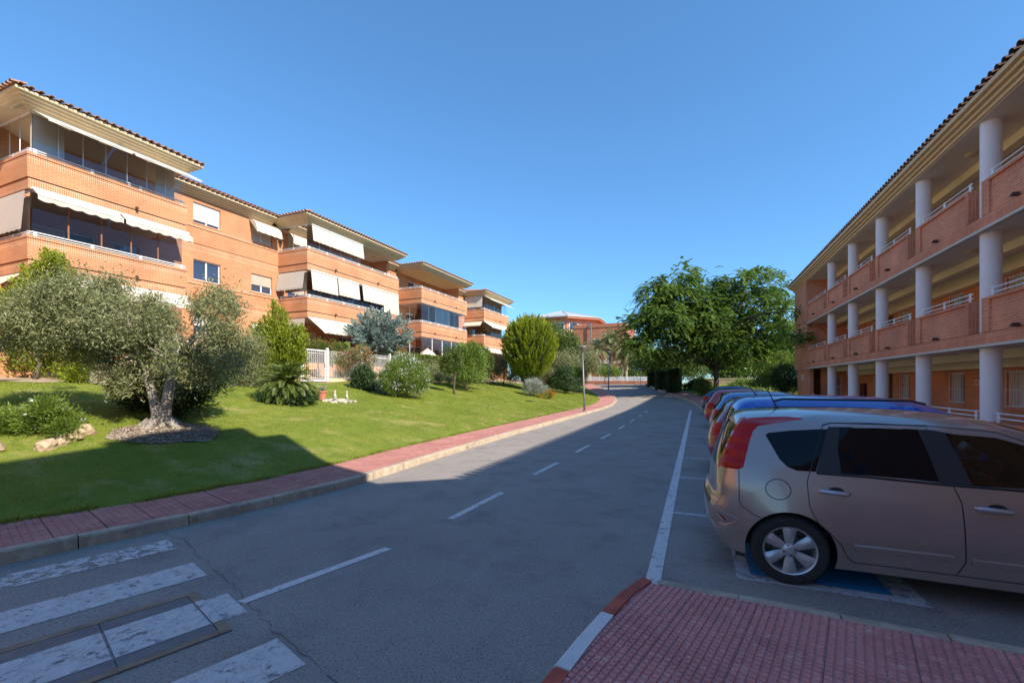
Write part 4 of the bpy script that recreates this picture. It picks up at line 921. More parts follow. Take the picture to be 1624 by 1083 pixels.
mat('brake_disc', (0.10, 0.085, 0.075), var=0.3, scale=8, rough=0.5, metal=0.7)
mat('trim_black', (0.018, 0.018, 0.022), var=0.15, rough=0.45)
mat('privacy_glass', (0.003, 0.005, 0.008), var=0.1, rough=0.015, spec=0.22)
mat('lens_red', (0.42, 0.006, 0.006), var=0.15, scale=25, rough=0.22, coat=0.12, spec=0.25)
_m = MATS['lens_red'].node_tree; _w = _m.nodes.new('ShaderNodeTexWave'); _w.wave_type = 'BANDS'; _w.bands_direction = 'Z'; _w.inputs['Scale'].default_value = 2.6; _w.inputs['Distortion'].default_value = 1.5
_t = _m.nodes.new('ShaderNodeTexCoord'); _b = _m.nodes.new('ShaderNodeBump'); _b.inputs['Strength'].default_value = 0.5; _b.inputs['Distance'].default_value = 0.03; _m.links.new(_t.outputs['Object'], _w.inputs['Vector']); _m.links.new(_w.outputs['Fac'], _b.inputs['Height']); _m.links.new(_b.outputs[0], _m.nodes['Principled BSDF'].inputs['Normal'])
mat('lens_dark_red', (0.20, 0.006, 0.010), var=0.2, scale=10, rough=0.12, coat=1.0)
mat('lens_clear', (0.62, 0.60, 0.55), var=0.1, scale=12, rough=0.06, coat=1.0, metal=0.3)
mat('seat_fabric', (0.035, 0.036, 0.04), var=0.2, rough=0.95)
mat('dash_plastic', (0.045, 0.045, 0.05), var=0.1, rough=0.6)

def densify(poly, st=0.06, closed=True):
    out = []; n = len(poly)
    for i in range(n if closed else n - 1):
        a = np.array(poly[i]); b = np.array(poly[(i + 1) % n]); k = max(1, int(np.ceil(np.linalg.norm(b - a) / st)))
        for j in range(k): out.append(tuple(a + (b - a) * j / k))
    if not closed: out.append(tuple(poly[-1]))
    return out
def spline(pts, st=0.05):
    """smooth open curve through points (Catmull-Rom), resampled"""
    P = [np.array(p, float) for p in pts]; P = [2 * P[0] - P[1]] + P + [2 * P[-1] - P[-2]]; out = []
    for i in range(1, len(P) - 2):
        a, b, c, d = P[i - 1:i + 3]; k = max(2, int(np.linalg.norm(c - b) / st))
        for j in range(k):
            t = j / k; out.append(tuple(0.5 * ((2 * b) + (-a + c) * t + (2 * a - 5 * b + 4 * c - d) * t * t + (-a + 3 * b - 3 * c + d) * t ** 3)))
    out.append(tuple(P[-2])); return out
def inpoly(pts, poly):
    x, y = pts[:, 0], pts[:, 1]; ins = np.zeros(len(pts), bool); n = len(poly); j = n - 1
    for i in range(n):
        xi, yi = poly[i]; xj, yj = poly[j]
        c = ((yi > y) != (yj > y)); t = (xj - xi) * (y - yi) / ((yj - yi) if yj != yi else 1e-12) + xi
        ins ^= c & (x < t); j = i
    return ins
def dist_to(pts, line):
    L_ = np.array(line); a = L_[:-1]; b = L_[1:]; best = np.full(len(pts), 9.0)
    for p, q in zip(a, b):
        d = q - p; l2 = (d ** 2).sum() + 1e-12; t = np.clip(((pts - p) @ d) / l2, 0, 1); best = np.minimum(best, np.linalg.norm(pts - (p + t[:, None] * d), axis=1))
    return best

class Car:
    def __init__(s, upper, bottom, wheels, Wz, round_r=0.10, L=4.08, crown=None, tail_taper=0.13, flare=0.02):
        s.up = spline(upper, 0.05); s.bot = bottom; s.wh = wheels; s.Wz = Wz; s.r = round_r; s.L = L; s.tt = tail_taper; s.flare = flare
        s.crown = crown or (lambda x, z: 0.055)
        b = [tuple(s.up[-1])] + list(bottom) + [tuple(s.up[0])]
        out = list(s.up) + densify(b, 0.06, closed=False)[1:-1]
        s.out = [tuple(map(float, p)) for p in out]
    def Y(s, P):
        P = np.atleast_2d(np.array(P, float)); zs, ws = zip(*s.Wz); w = np.polyval(np.polyfit(zs, ws, 5), P[:, 1])
        d = np.clip(dist_to(P, s.up), 0, s.r); f = np.sqrt(np.clip(1 - ((s.r - d) / s.r) ** 2, 0, 1)); w = w - s.r * 0.95 * (1 - f)
        tr = np.clip((0.45 - P[:, 0]) / 0.45, 0, 1); w = w - s.tt * tr ** 2
        tf = np.clip((P[:, 0] - (s.L - 0.75)) / 0.75, 0, 1); w = w - 0.22 * tf ** 2
        for cx, cz, r in s.wh:
            dd = np.abs(np.hypot(P[:, 0] - cx, P[:, 1] - cz) - r); w = w + s.flare * np.exp(-(dd / 0.09) ** 2)
        return w

def build_car(name, label, loc, car, paint, regions, strip_glass, seams=(), interior=False, group=None, detail=True, lamp_side=None):
    """local frame: x forward from the rear bumper, y to the car's left, z up"""
    t = thing(name, label, 'car', loc, 0, group)
    arches = []
    for cx, cz, r in car.wh: arches.append([(cx + r * math.cos(a), cz + r * math.sin(a)) for a in np.linspace(0, 2 * math.pi, 41)[:-1]])
    loops = [car.out] + arches + [densify(p, 0.06) for _, p, _ in regions]
    pts = []; edges = []
    for lp in loops:
        n0 = len(pts); pts += [Vector(p) for p in lp]; edges += [(n0 + i, n0 + (i + 1) % len(lp)) for i in range(len(lp))]
    xs = np.arange(-0.1, car.L + 0.1, 0.085); zs_ = np.arange(0.12, 1.7, 0.075)
    G = np.array([(x + (0.04 if j % 2 else 0), z) for j, z in enumerate(zs_) for x in xs]); G = G[inpoly(G, car.out)]
    allp = np.array([tuple(p) for p in pts]); G = np.array([g for g in G if np.min(np.hypot(*(allp - g).T)) > 0.03])
    # extra rows close to the upper edge so the shoulder reads round
    pts += [Vector(p) for p in G]
    vs, es, fs, *_ = delaunay_2d_cdt(pts, edges, [], 0, 1e-5)
    P2 = np.array([tuple(v) for v in vs]); cen = np.array([P2[list(f)].mean(0) for f in fs]); keep = inpoly(cen, car.out)
    for a in arches: keep &= ~inpoly(cen, a)
    rid = np.zeros(len(fs), int)
    for k, (_, p, _) in enumerate(regions): rid[inpoly(cen, p)] = k + 1
    Yv = car.Y(P2)
    def side_mesh(ids, sgn, off=0.0):
        F = [f for f, k, r in zip(fs, keep, rid) if k and r in ids]
        used = sorted({i for f in F for i in f}); mp = {u: i for i, u in enumerate(used)}
        V = [(P2[u][0], sgn * (Yv[u] + off), P2[u][1]) for u in used]; F = [tuple(mp[i] for i in (f if sgn < 0 else reversed(f))) for f in F]; return V, F
    # strip across the width
    up = car.up; ns = 17; S = np.linspace(-1, 1, ns); Yu = car.Y(np.array(up)); U2 = np.array(up); T = np.gradient(U2, axis=0); T /= np.linalg.norm(T, axis=1)[:, None] + 1e-9
    Nn = np.stack([-T[:, 1], T[:, 0]], 1)
    SV = []
    for i, (x, z) in enumerate(up):
        c = car.crown(x, z)
        for s_ in S:
            b_ = c * (1 - abs(s_) ** 2.4); SV.append((x + Nn[i][0] * b_, Yu[i] * s_, z + Nn[i][1] * b_))
    sfaces = {}; 
    for i in range(len(up) - 1):
        for j in range(ns - 1):
            sc = (S[j] + S[j + 1]) / 2; r_ = strip_glass((up[i][0] + up[i + 1][0]) / 2, (up[i][1] + up[i + 1][1]) / 2, sc)
            sfaces.setdefault(r_, []).append((i * ns + j, (i + 1) * ns + j, (i + 1) * ns + j + 1, i * ns + j + 1))
    def put(name_, V, F, m, parent, sm=True, weld=True, ang=40):
        bm = bmesh.new(); bv = [bm.verts.new(v) for v in V]
        for f in F:
            try: bm.faces.new([bv[i] for i in f])
            except ValueError: pass
        bmesh.ops.delete(bm, geom=[v for v in bm.verts if not v.link_faces], context='VERTS')
        if weld: bmesh.ops.remove_doubles(bm, verts=bm.verts[:], dist=0.0015)
        bmesh.ops.recalc_face_normals(bm, faces=bm.faces[:])
        me = bpy.data.meshes.new(name_); bm.to_mesh(me); bm.free(); me.materials.append(MATS[m])
        me.polygons.foreach_set('use_smooth', np.ones(len(me.polygons), bool)); me.set_sharp_from_angle(angle=R(ang)); return link(name_, me, parent)
    V = []; F = []
    def acc(v, f):
        n = len(V); V.extend(v); F.extend([tuple(i + n for i in q) for q in f])
    for sg in (-1, 1): acc(*side_mesh([0], sg))
    acc(SV, sfaces.get('body', []))
    body = put('body', V, F, paint, t)
    for k, f in sfaces.items():
        if k == 'body': continue
        put({'glass': 'rear_window', 'wind': 'windscreen', 'lens': 'tail_light', 'plastic': 'bumper_strip'}[k], SV, f, {'glass': 'privacy_glass', 'wind': 'car_glass', 'lens': 'lens_red', 'plastic': 'trim_black'}[k], t)
    doors = {}
    for k, (rn, p, m) in enumerate(regions):
        for sg in (-1, 1):
            v, f = side_mesh([k + 1], sg, -0.006 if 'window' in rn and m != 'trim_black' else 0.0)
            if f:
                o = put(rn.split(':')[0], v, f, paint if m == 'paint' else m, t)
    # seams (dark shut lines), a hair proud of the skin
    for sm in seams:
        cl, closed = sm; q = densify(cl, 0.04, closed)
        if closed: q = q + [q[0]]
        q = np.array(q); tt = np.gradient(q, axis=0); tt /= np.linalg.norm(tt, axis=1)[:, None] + 1e-9; n_ = np.stack([-tt[:, 1], tt[:, 0]], 1) * 0.0035
        a_, b_ = q + n_, q - n_; ya, yb = car.Y(a_) + 0.0016, car.Y(b_) + 0.0016
        for sg in (-1, 1):
            mb = MB(); Vv = []
            for i in range(len(q)): Vv += [(a_[i][0], sg * ya[i], a_[i][1]), (b_[i][0], sg * yb[i], b_[i][1])]
            mb.add(Vv, [(2 * i, 2 * i + 1, 2 * i + 3, 2 * i + 2) for i in range(len(q) - 1)])
            o = link('panel_gap', mesh_from('panel_gap', mb.V, mb.F, ['trim_black']), t)
    # floor, wheel housings
    ub = MB(); hw = car.Wz[2][1] - 0.06
    x0 = 0.25; cs = sorted(car.wh)
    for a, b in ((0.22, cs[0][0] - cs[0][2] + 0.0), (cs[0][0] + cs[0][2], cs[1][0] - cs[1][2]), (cs[1][0] + cs[1][2], car.L - 0.25)): ub.box(a, b, -hw, hw, 0.18, 0.26 if a > 0.3 else 0.42)
    ub.box(0.3, car.L - 0.35, -0.52, 0.52, 0.26, 0.5)
    for cx, cz, r in car.wh:
        for sg in (-1, 1):
            Vv = []; Fv = []; n = 20; yi = sg * 0.50; yo = sg * (hw - 0.0 + 0.03)
            for i in range(n + 1):
                a = math.pi * 1.15 * i / n - 0.075 * math.pi; Vv += [(cx + (r + 0.004) * math.cos(a), yi, cz + (r + 0.004) * math.sin(a)), (cx + (r + 0.004) * math.cos(a), yo, cz + (r + 0.004) * math.sin(a))]
            for i in range(n): Fv.append((2 * i, 2 * i + 1, 2 * i + 3, 2 * i + 2))
            Fv.append(tuple(2 * i for i in range(n + 1))); ub.add(Vv, Fv)
    link('underbody', mesh_from('underbody', ub.V, ub.F, ['trim_black']), t)
    return t
def wheel(parent, cx, cy, cz, side, R_=0.310, w=0.20, spokes=6, nbolt=4):
    """side=-1: outer face looks to -y"""
    s = side; e = bpy.data.objects.new('wheel', None)
    prof = [(0.205, 0.02), (0.215, 0.0), (0.245, -0.012), (0.285, -0.004), (0.303, 0.018), (0.310, 0.05), (0.310, w - 0.05), (0.30, w - 0.015), (0.27, w), (0.205, w - 0.01), (0.20, 0.10), (0.205, 0.02)]
    mb = MB(); k = R_ / 0.310; mb.lathe((0, 0, 0), [(r * k, -s * h if s < 0 else -h) for r, h in prof], 48, 'y')
    V = [(v[0], (v[1] if s < 0 else -0) if False else v[1], v[2]) for v in mb.V]
    def flip(VV): return [(x, y * (1 if s < 0 else 1), z) for x, y, z in VV]
    # build for s=-1 (outer face at y=0, going +y inwards); mirror for s=+1
    def mk(nm, m, mbx, par, sm=True, ang=35):
        VV = [(x, y if s < 0 else -y, z) for x, y, z in mbx.V]; me = mesh_from(nm, VV, mbx.F, [m], smooth=sm)
        if sm: me.set_sharp_from_angle(angle=R(ang))
        return link(nm, me, par)
    mb = MB(); mb.lathe((0, 0, 0), [(r * k, h) for r, h in prof], 48, 'y'); ty = mk('wheel', 'tyre', mb, parent); ty.location = (cx, cy, cz)
    rb_ = MB(); rb_.lathe((0, 0, 0), [(0.206 * k, 0.012), (0.212 * k, 0.0), (0.200 * k, 0.004), (0.192 * k, 0.022), (0.186 * k, 0.05), (0.184 * k, 0.15)], 48, 'y')
    for i in range(spokes):
        a = 2 * math.pi * (i + 0.5) / spokes; c_, s_ = math.cos(a), math.sin(a)
        sec = []
        for r, hw, y in ((0.035, 0.024, 0.012), (0.09, 0.040, 0.010), (0.15, 0.050, 0.004), (0.196, 0.058, 0.008)):
            r *= k; hw *= k
            sec.append([(r * c_ - h_ * s_, y + dy, r * s_ + h_ * c_) for h_, dy in ((-hw, 0.012), (-hw * 0.72, 0.0), (0, -0.003), (hw * 0.72, 0.0), (hw, 0.012), (hw * 0.8, 0.04), (-hw * 0.8, 0.04))])
        VV = [v for q in sec for v in q]; FF = []
        for q in range(3):
            for j in range(7): FF.append((q * 7 + j, q * 7 + (j + 1) % 7, (q + 1) * 7 + (j + 1) % 7, (q + 1) * 7 + j))
        rb_.add(VV, FF)
    rb_.lathe((0, 0, 0), [(0.001, -0.006), (0.026, -0.006), (0.030, 0.0), (0.058, 0.008), (0.062, 0.03)], 24, 'y')
    rim = mk('rim', 'rim_silver', rb_, ty)
    b_ = MB(); b_.lathe((0, 0, 0), [(0.001, 0.075), (0.13, 0.075), (0.135, 0.09)], 24, 'y'); b_.lathe((0, 0, 0), [(0.001, 0.12), (0.19, 0.12)], 24, 'y'); mk('brake_disc', 'brake_disc', b_, ty)
    nb = MB()
    for i in range(nbolt):
        a = 2 * math.pi * i / nbolt + 0.3; nb.lathe((0.047 * math.cos(a), 0.001, 0.047 * math.sin(a)), [(0.001, 0.0), (0.008, 0.001), (0.009, 0.012)], 8, 'y')
    mk('wheel_bolts', 'trim_black', nb, ty, sm=False)
    return ty
WZ = [(0.15, 0.775), (0.24, 0.80), (0.45, 0.832), (0.66, 0.845), (0.86, 0.838), (0.98, 0.812), (1.10, 0.768), (1.25, 0.705), (1.40, 0.640), (1.52, 0.58)]
HB_UP = [(0.12, 0.24), (0.05, 0.34), (0.005, 0.46), (0.0, 0.56), (0.015, 0.655), (0.05, 0.70), (0.065, 0.80), (0.085, 0.96), (0.13, 1.10), (0.20, 1.27), (0.275, 1.405), (0.33, 1.44), (0.50, 1.46), (0.90, 1.478), (1.40, 1.482), (1.80, 1.465), (2.16, 1.42), (2.45, 1.33), (2.75, 1.18), (3.05, 1.01), (3.20, 0.965), (3.50, 0.90), (3.80, 0.80), (3.98, 0.68), (4.06, 0.56), (4.08, 0.45), (4.05, 0.30), (3.98, 0.22)]
WH = [(0.645, 0.30, 0.352), (3.245, 0.30, 0.352)]
BOT = [(3.62, 0.19), (2.85, 0.19), (1.05, 0.19), (0.26, 0.22)]
def crown(x, z):
    if z > 1.38: return 0.055
    if x > 3.3: return 0.12 if x > 3.8 else 0.06
    if x < 0.3: return 0.045 if z < 0.95 else 0.04
    return 0.06
note = Car(HB_UP, BOT, WH, WZ, crown=crown)
rear_door = [(0.80, 1.005), (0.775, 0.92), (0.79, 0.71), (0.85, 0.585), (0.93, 0.51), (1.02, 0.41), (1.07, 0.30), (1.12, 0.265), (1.78, 0.265), (1.83, 0.38), (1.815, 0.62), (1.80, 0.85), (1.76, 0.965), (1.66, 1.425), (1.30, 1.436), (1.00, 1.43), (0.93, 1.405)]
front_door = [(1.76, 0.965), (1.80, 0.85), (1.815, 0.62), (1.83, 0.38), (1.78, 0.265), (2.72, 0.265), (2.80, 0.36), (2.84, 0.6), (2.84, 0.90), (2.80, 0.98), (2.50, 1.22), (2.30, 1.325), (2.10, 1.39), (1.66, 1.425)]
quarter_w = [(0.475, 1.305), (0.50, 1.325), (0.68, 1.352), (0.90, 1.372), (0.965, 1.375), (0.845, 1.012), (0.70, 1.012), (0.63, 1.04), (0.575, 1.10)]
pillar = [(0.962, 1.375), (0.975, 1.396), (1.15, 1.40), (1.15, 1.004), (0.845, 1.004)]
rear_w = [(1.055, 1.39), (1.32, 1.398), (1.60, 1.394), (1.675, 1.0), (1.03, 1.012), (1.022, 1.20)]
bpil = [(1.50, 1.40), (1.50, 1.003), (1.675, 0.99), (1.76, 0.98), (1.98, 0.98), (1.98, 1.30), (1.80, 1.376), (1.70, 1.396)]
front_w = [(1.775, 1.372), (2.08, 1.352), (2.28, 1.285), (2.48, 1.18), (2.74, 0.985), (1.875, 0.985)]
tl = [(0.02, 0.985), (0.245, 0.985), (0.285, 1.01), (0.31, 1.12), (0.345, 1.25), (0.375, 1.335), (0.42, 1.382), (0.50, 1.398), (0.78, 1.452), (0.80, 1.462), (0.55, 1.48), (0.25, 1.50), (0.1, 1.3)]
fuel = [(0.555 + 0.098 * math.cos(a) , 0.84 + 0.088 * math.sin(a)) for a in np.linspace(0, 2 * math.pi, 25)[:-1]]
def note_strip(x, z, s):
    if x < 0.4 and 0.985 < z < 1.44 and abs(s) > 0.88: return 'lens'
    if x < 0.4 and 0.975 < z < 1.375 and abs(s) < 0.84: return 'glass'
    if 2.2 < x < 3.06 and z > 0.98 and abs(s) < 0.93: return 'wind'
    if x < 0.06 and 0.625 < z < 0.665: return 'plastic'
    return 'body'
NX, NY = 0.115, 5.385
nb = build_car('parked_car', 'taupe metallic hatchback parked nearest the camera with tall red tail lights and dark rear glass', (NX, NY, 0), note, 'paint_taupe',
    [('door', rear_door, 'paint'), ('door', front_door, 'paint'), ('quarter_window', quarter_w, 'privacy_glass'), ('pillar_trim', pillar, 'trim_black'), ('pillar_trim', bpil, 'trim_black'), ('side_window', rear_w, 'privacy_glass'), ('side_window:front', front_w, 'car_glass'), ('tail_light', tl, 'lens_red')],
    note_strip, seams=[(rear_door, True), (front_door[0:11], False), (fuel, True), ([(0.245, 0.98), (0.245, 0.70), (0.27, 0.655), (0.36, 0.60), (0.42, 0.575)], False), ([(0.93, 1.41), (1.0, 1.43), (1.66, 1.43), (2.10, 1.395), (2.50, 1.225), (2.82, 0.98)], False)])
for cx, _, _ in WH:
    for s in (-1, 1): wheel(nb, cx, s * 0.835, 0.305, s)
def on_side(car, x, z): return float(car.Y([(x, z)])[0])
def local(name, m, mb, parent, sm=True, ang=40):
    me = mesh_from(name, mb.V, mb.F, [m], smooth=sm)
    if sm: me.set_sharp_from_angle(angle=R(ang))
    return link(name, me, parent)
for s in (-1, 1):
    for hx, hz in ((0.86, 0.853), (1.88, 0.815)):
        y = on_side(note, hx + 0.1, hz)
        mb = MB(); Vv = []; n = 18
        for i in range(n): a = 2 * math.pi * i / n; Vv.append((hx + 0.125 + 0.055 * math.cos(a), s * (on_side(note, hx + 0.12, hz) + 0.0025), hz + 0.012 + 0.033 * math.sin(a)))
        mb.add(Vv, [tuple(range(n))]); local('handle_recess', 'trim_black', mb, nb, False)
        mb = MB(); y = s * (y + 0.022); mb.tube([(hx, s * (on_side(note, hx, hz) - 0.002), hz + 0.004), (hx + 0.015, y, hz + 0.004), (hx + 0.10, y + s * 0.006, hz), (hx + 0.20, y, hz - 0.004), (hx + 0.215, s * (on_side(note, hx + 0.2, hz) - 0.002), hz - 0.005)], [0.014, 0.021, 0.021, 0.019, 0.014], 10); local('door_handle', 'rim_silver', mb, nb)
    for xa, xb_, za in ((1.11, 1.76, 0.405), (1.86, 2.70, 0.395)):
        mb = MB(); Vv = []; n = 10
        for i in range(n + 1):
            x = xa + (xb_ - xa) * i / n
            for dz, oy in ((-0.028, 0.0), (-0.022, 0.012), (0.014, 0.016), (0.024, 0.0)): Vv.append((x, s * (on_side(note, x, za + dz) + oy), za + dz))
        F = [(i * 4 + j, i * 4 + j + 1, i * 4 + j + 5, i * 4 + j + 4) for i in range(n) for j in range(3)] + [(0, 1, 2, 3), (n * 4 + 3, n * 4 + 2, n * 4 + 1, n * 4)]
        mb.add(Vv, F); local('side_moulding', 'paint_taupe', mb, nb)
    # bumper reflector and its moulded surround
    mb = MB(); Vv = []
    pts_ = [(0.055, 0.565), (0.13, 0.522), (0.135, 0.482), (0.075, 0.522)]
    mb.add([(x, s * (on_side(note, x, z) + 0.004), z) for x, z in pts_], [(0, 1, 2, 3)]); local('reflector', 'lens_dark_red', mb, nb, False)
    mb = MB(); mb.tube([(x, s * (on_side(note, x, z) + 0.0), z) for x, z in ((0.02, 0.60), (0.10, 0.568), (0.2, 0.545), (0.235, 0.52), (0.20, 0.488), (0.13, 0.455), (0.08, 0.46))], 0.006, 6); local('bumper_moulding', 'paint_taupe', mb, nb)
    # belt line rubber
    mb = MB(); q = [(0.85, 1.002), (1.2, 0.998), (1.7, 0.978), (2.2, 0.972), (2.76, 0.975)]; mb.tube([(x, s * (on_side(note, x, z) + 0.002), z) for x, z in densify(q, 0.2, False)], 0.010, 6); local('window_rubber', 'trim_black', mb, nb)
    # door mirror
    mb = MB(); y = on_side(note, 2.62, 1.02) + 0.05
    mb.lathe((2.60, s * (y + 0.07), 1.07), [(0.001, -0.09), (0.07, -0.075), (0.10, -0.02), (0.10, 0.03), (0.06, 0.08), (0.001, 0.09)], 12, 'y'); local('door_mirror', 'paint_taupe', mb, nb)
    # lens ribs in the tail light
    mb = MB()
    for zc, xc in ((1.30, 0.305), (1.19, 0.265), (1.08, 0.225)):
        Vv = []; n = 12
        for i in range(n): a = 2 * math.pi * i / n; x, z = xc + 0.028 * math.cos(a), zc + 0.026 * math.sin(a); Vv.append((x, s * (on_side(note, x, z) + 0.002), z))
        mb.add(Vv, [tuple(range(n))])
# aerial
mb = MB(); mb.lathe((0.66, 0.0, 1.515), [(0.034, 0.0), (0.026, 0.014), (0.012, 0.03), (0.001, 0.032)], 12); mb.tube([(0.665, 0, 1.53), (0.60, 0, 1.67), (0.47, 0, 1.93)], [0.008, 0.005, 0.002], 6); local('aerial', 'trim_black', mb, nb)
# cabin
mb = MB()
for sy in (-0.36, 0.36):
    for sx in (0.95, 1.95):
        mb.box(sx, sx + 0.5, sy - 0.24, sy + 0.24, 0.45, 0.62)
        mb.add([(sx - 0.02, sy - 0.24, 0.55), (sx + 0.10, sy - 0.24, 0.58), (sx - 0.05, sy - 0.22, 1.12), (sx - 0.16, sy - 0.22, 1.10), (sx - 0.02, sy + 0.24, 0.55), (sx + 0.10, sy + 0.24, 0.58), (sx - 0.05, sy + 0.22, 1.12), (sx - 0.16, sy + 0.22, 1.10)], [(0, 1, 2, 3), (7, 6, 5, 4), (0, 4, 5, 1), (1, 5, 6, 2), (2, 6, 7, 3), (3, 7, 4, 0)])
        mb.box(sx - 0.17, sx - 0.07, sy - 0.13, sy + 0.13, 1.15, 1.33)
local('seats', 'seat_fabric', mb, nb, False)
mb = MB(); mb.box(0.35, 2.9, -0.66, 0.66, 0.42, 0.46); mb.add([(2.62, -0.68, 0.55), (3.1, -0.68, 0.55), (3.1, -0.68, 0.97), (2.70, -0.68, 0.93), (2.62, 0.68, 0.55), (3.1, 0.68, 0.55), (3.1, 0.68, 0.97), (2.70, 0.68, 0.93)], [(0, 1, 2, 3), (7, 6, 5, 4), (0, 4, 5, 1), (1, 5, 6, 2), (2, 6, 7, 3), (3, 7, 4, 0)]); local('dashboard', 'dash_plastic', mb, nb, False)
mb = MB(); V = []; F = []; n1, n2 = 24, 8; c0 = Vector((2.46, 0.36, 0.88)); ax = Vector((-0.88, 0, 0.47)).normalized(); e1 = Vector((0, 1, 0)); e2 = ax.cross(e1)
for i in range(n1):
    a = 2 * math.pi * i / n1; d_ = e1 * math.cos(a) + e2 * math.sin(a)
    for j in range(n2): b = 2 * math.pi * j / n2; V.append(c0 + d_ * (0.185 + 0.015 * math.cos(b)) + ax * 0.015 * math.sin(b))
for i in range(n1):
    for j in range(n2): F.append((i * n2 + j, ((i + 1) % n1) * n2 + j, ((i + 1) % n1) * n2 + (j + 1) % n2, i * n2 + (j + 1) % n2))
mb.add(V, F); mb.tube([c0 - e1 * 0.18, c0 + e1 * 0.18], 0.022, 6); mb.tube([c0, c0 - e2 * 0.17], 0.02, 6); mb.tube([c0 + ax * 0.01, c0 - ax * 0.06], 0.06, 10); mb.tube([c0, c0 - ax * 0.35], 0.02, 6); local('steering_wheel', 'dash_plastic', mb, nb)
mb = MB(); mb.box(2.35, 2.37, -0.11, 0.11, 1.28, 1.34); local('rear_view_mirror', 'dash_plastic', mb, nb, False)

# ---- the other parked cars
def other(label, x, y, paint, kind, sz=1.0):
    if kind == 'hatch':
        up = [(0.10, 0.26), (0.02, 0.40), (0.0, 0.52), (0.02, 0.66), (0.06, 0.80), (0.10, 0.93), (0.22, 1.12), (0.36, 1.30), (0.48, 1.38), (0.70, 1.41), (1.3, 1.43), (1.9, 1.41), (2.3, 1.33), (2.75, 1.12), (3.0, 0.98), (3.3, 0.92), (3.75, 0.80), (3.95, 0.62), (4.0, 0.45), (3.95, 0.25)]; L = 4.0; z0 = 0.94
    elif kind == 'wagon':
        up = [(0.12, 0.28), (0.02, 0.42), (0.0, 0.56), (0.03, 0.70), (0.07, 0.84), (0.09, 0.98), (0.16, 1.20), (0.26, 1.40), (0.38, 1.475), (0.8, 1.50), (1.5, 1.51), (2.1, 1.48), (2.5, 1.40), (3.0, 1.15), (3.25, 1.01), (3.6, 0.95), (4.1, 0.84), (4.33, 0.66), (4.4, 0.48), (4.32, 0.26)]; L = 4.4; z0 = 0.98
    else:
        up = [(0.12, 0.28), (0.02, 0.42), (0.0, 0.55), (0.03, 0.72), (0.08, 0.90), (0.14, 1.0), (0.35, 1.16), (0.68, 1.36), (1.0, 1.46), (1.5, 1.49), (2.0, 1.46), (2.45, 1.36), (2.9, 1.13), (3.15, 1.0), (3.5, 0.94), (4.0, 0.84), (4.25, 0.66), (4.3, 0.48), (4.22, 0.26)]; L = 4.3; z0 = 1.0
    up = [(a, b * sz) for a, b in up]; wh = [(0.72, 0.31, 0.35), (L - 0.82, 0.31, 0.35)]
    wz = [(a * sz, b + 0.01) for a, b in WZ]
    c = Car(up, [(L - 0.4, 0.20), (1.1, 0.20), (0.3, 0.24)], wh, wz, L=L, crown=crown, round_r=0.11)
    top = max(b for _, b in up)
    zt = top - 0.09; zb_ = z0 + 0.02
    # window outline follows the roofline: sample the upper curve
    U_ = np.array(c.up)
    def roof_z(x, lo=1.0):
        m = U_[(U_[:, 1] > lo)]; return float(np.interp(x, m[:, 0], m[:, 1]))
    xr = float(np.interp(zt - 0.06, U_[:np.argmax(U_[:, 1]), 1], U_[:np.argmax(U_[:, 1]), 0])) + 0.22
    xs = np.linspace(xr, 2.2, 8); topl = [(float(x), min(zt, roof_z(x) - 0.085)) for x in xs]
    xw = float(np.interp(-(zb_ + 0.08), -U_[len(U_) // 2:, 1], U_[len(U_) // 2:, 0]))
    tail = [(float(x), roof_z(x) - 0.085) for x in np.linspace(2.3, max(2.4, xw - 0.12), 5) if roof_z(x) - 0.085 > zb_ + 0.02]
    win = topl + tail + [((tail[-1][0] if tail else 2.3) + 0.08, zb_), (xr + 0.05 - 0.12, zb_ + 0.02)]
    tl_ = [(-0.05, zb_ - 0.20), (0.30, zb_ - 0.16), (0.36, zb_ - 0.02), (0.24, zb_ + 0.06), (-0.05, zb_ + 0.06)]
    def st(x, z, s):
        if x < 1.0 and zb_ + 0.03 < z < zt - 0.05: return 'glass' if abs(s) < 0.86 else 'body'
        if x < 0.4 and zb_ - 0.19 < z < zb_ + 0.05 and abs(s) > 0.72: return 'lens'
        if x > 2.4 and z > z0 + 0.03 and abs(s) < 0.92: return 'wind'
        return 'body'
    o = build_car('parked_car', label, (x, y, float(zr(y))), c, paint, [('side_window', win, 'privacy_glass'), ('tail_light', tl_, 'lens_red')], st, group='cars parked side by side in the bays',
        seams=[([(1.05, zt), (0.98, 0.9), (1.12, 0.4), (1.2, 0.28), (2.0, 0.28), (2.05, 0.9), (2.0, zt)], False), ([(2.05, 0.9), (2.05, 0.28), (2.95, 0.28), (3.05, 0.9)], False)])
    for cx, _, _ in wh:
        for s in (-1, 1): wheel(o, cx, s * 0.84, 0.31, s, spokes=5)
    return o, c
nb['group'] = 'cars parked side by side in the bays'
b1, c1 = other('bright blue estate car parked in the next bay beside the taupe hatchback', 0.30, 7.72, 'paint_blue_bright', 'wagon', 1.03)
for s in (-0.60, 0.60):
    mb = MB(); mb.tube([(0.7, s, 1.535), (0.8, s, 1.565), (2.2, s, 1.56), (2.35, s, 1.52)], 0.014, 6); local('roof_rail', 'trim_black', mb, b1)
mb = MB(); mb.tube([(0.55, 0, 1.60), (0.50, 0, 1.66), (0.42, 0, 1.78)], [0.012, 0.006, 0.003], 6); local('aerial', 'trim_black', mb, b1)
other('wine red hatchback with a pale reflection on its roof, third in the row', 0.22, 10.15, 'paint_magenta', 'hatch', 1.02)
other('light blue hatchback with large red tail lights, fourth in the row', 0.38, 14.75, 'paint_light_blue', 'hatch', 1.04)
other('bright red hatchback between the light blue car and the navy car', 0.30, 19.6, 'paint_red', 'hatch', 1.05)
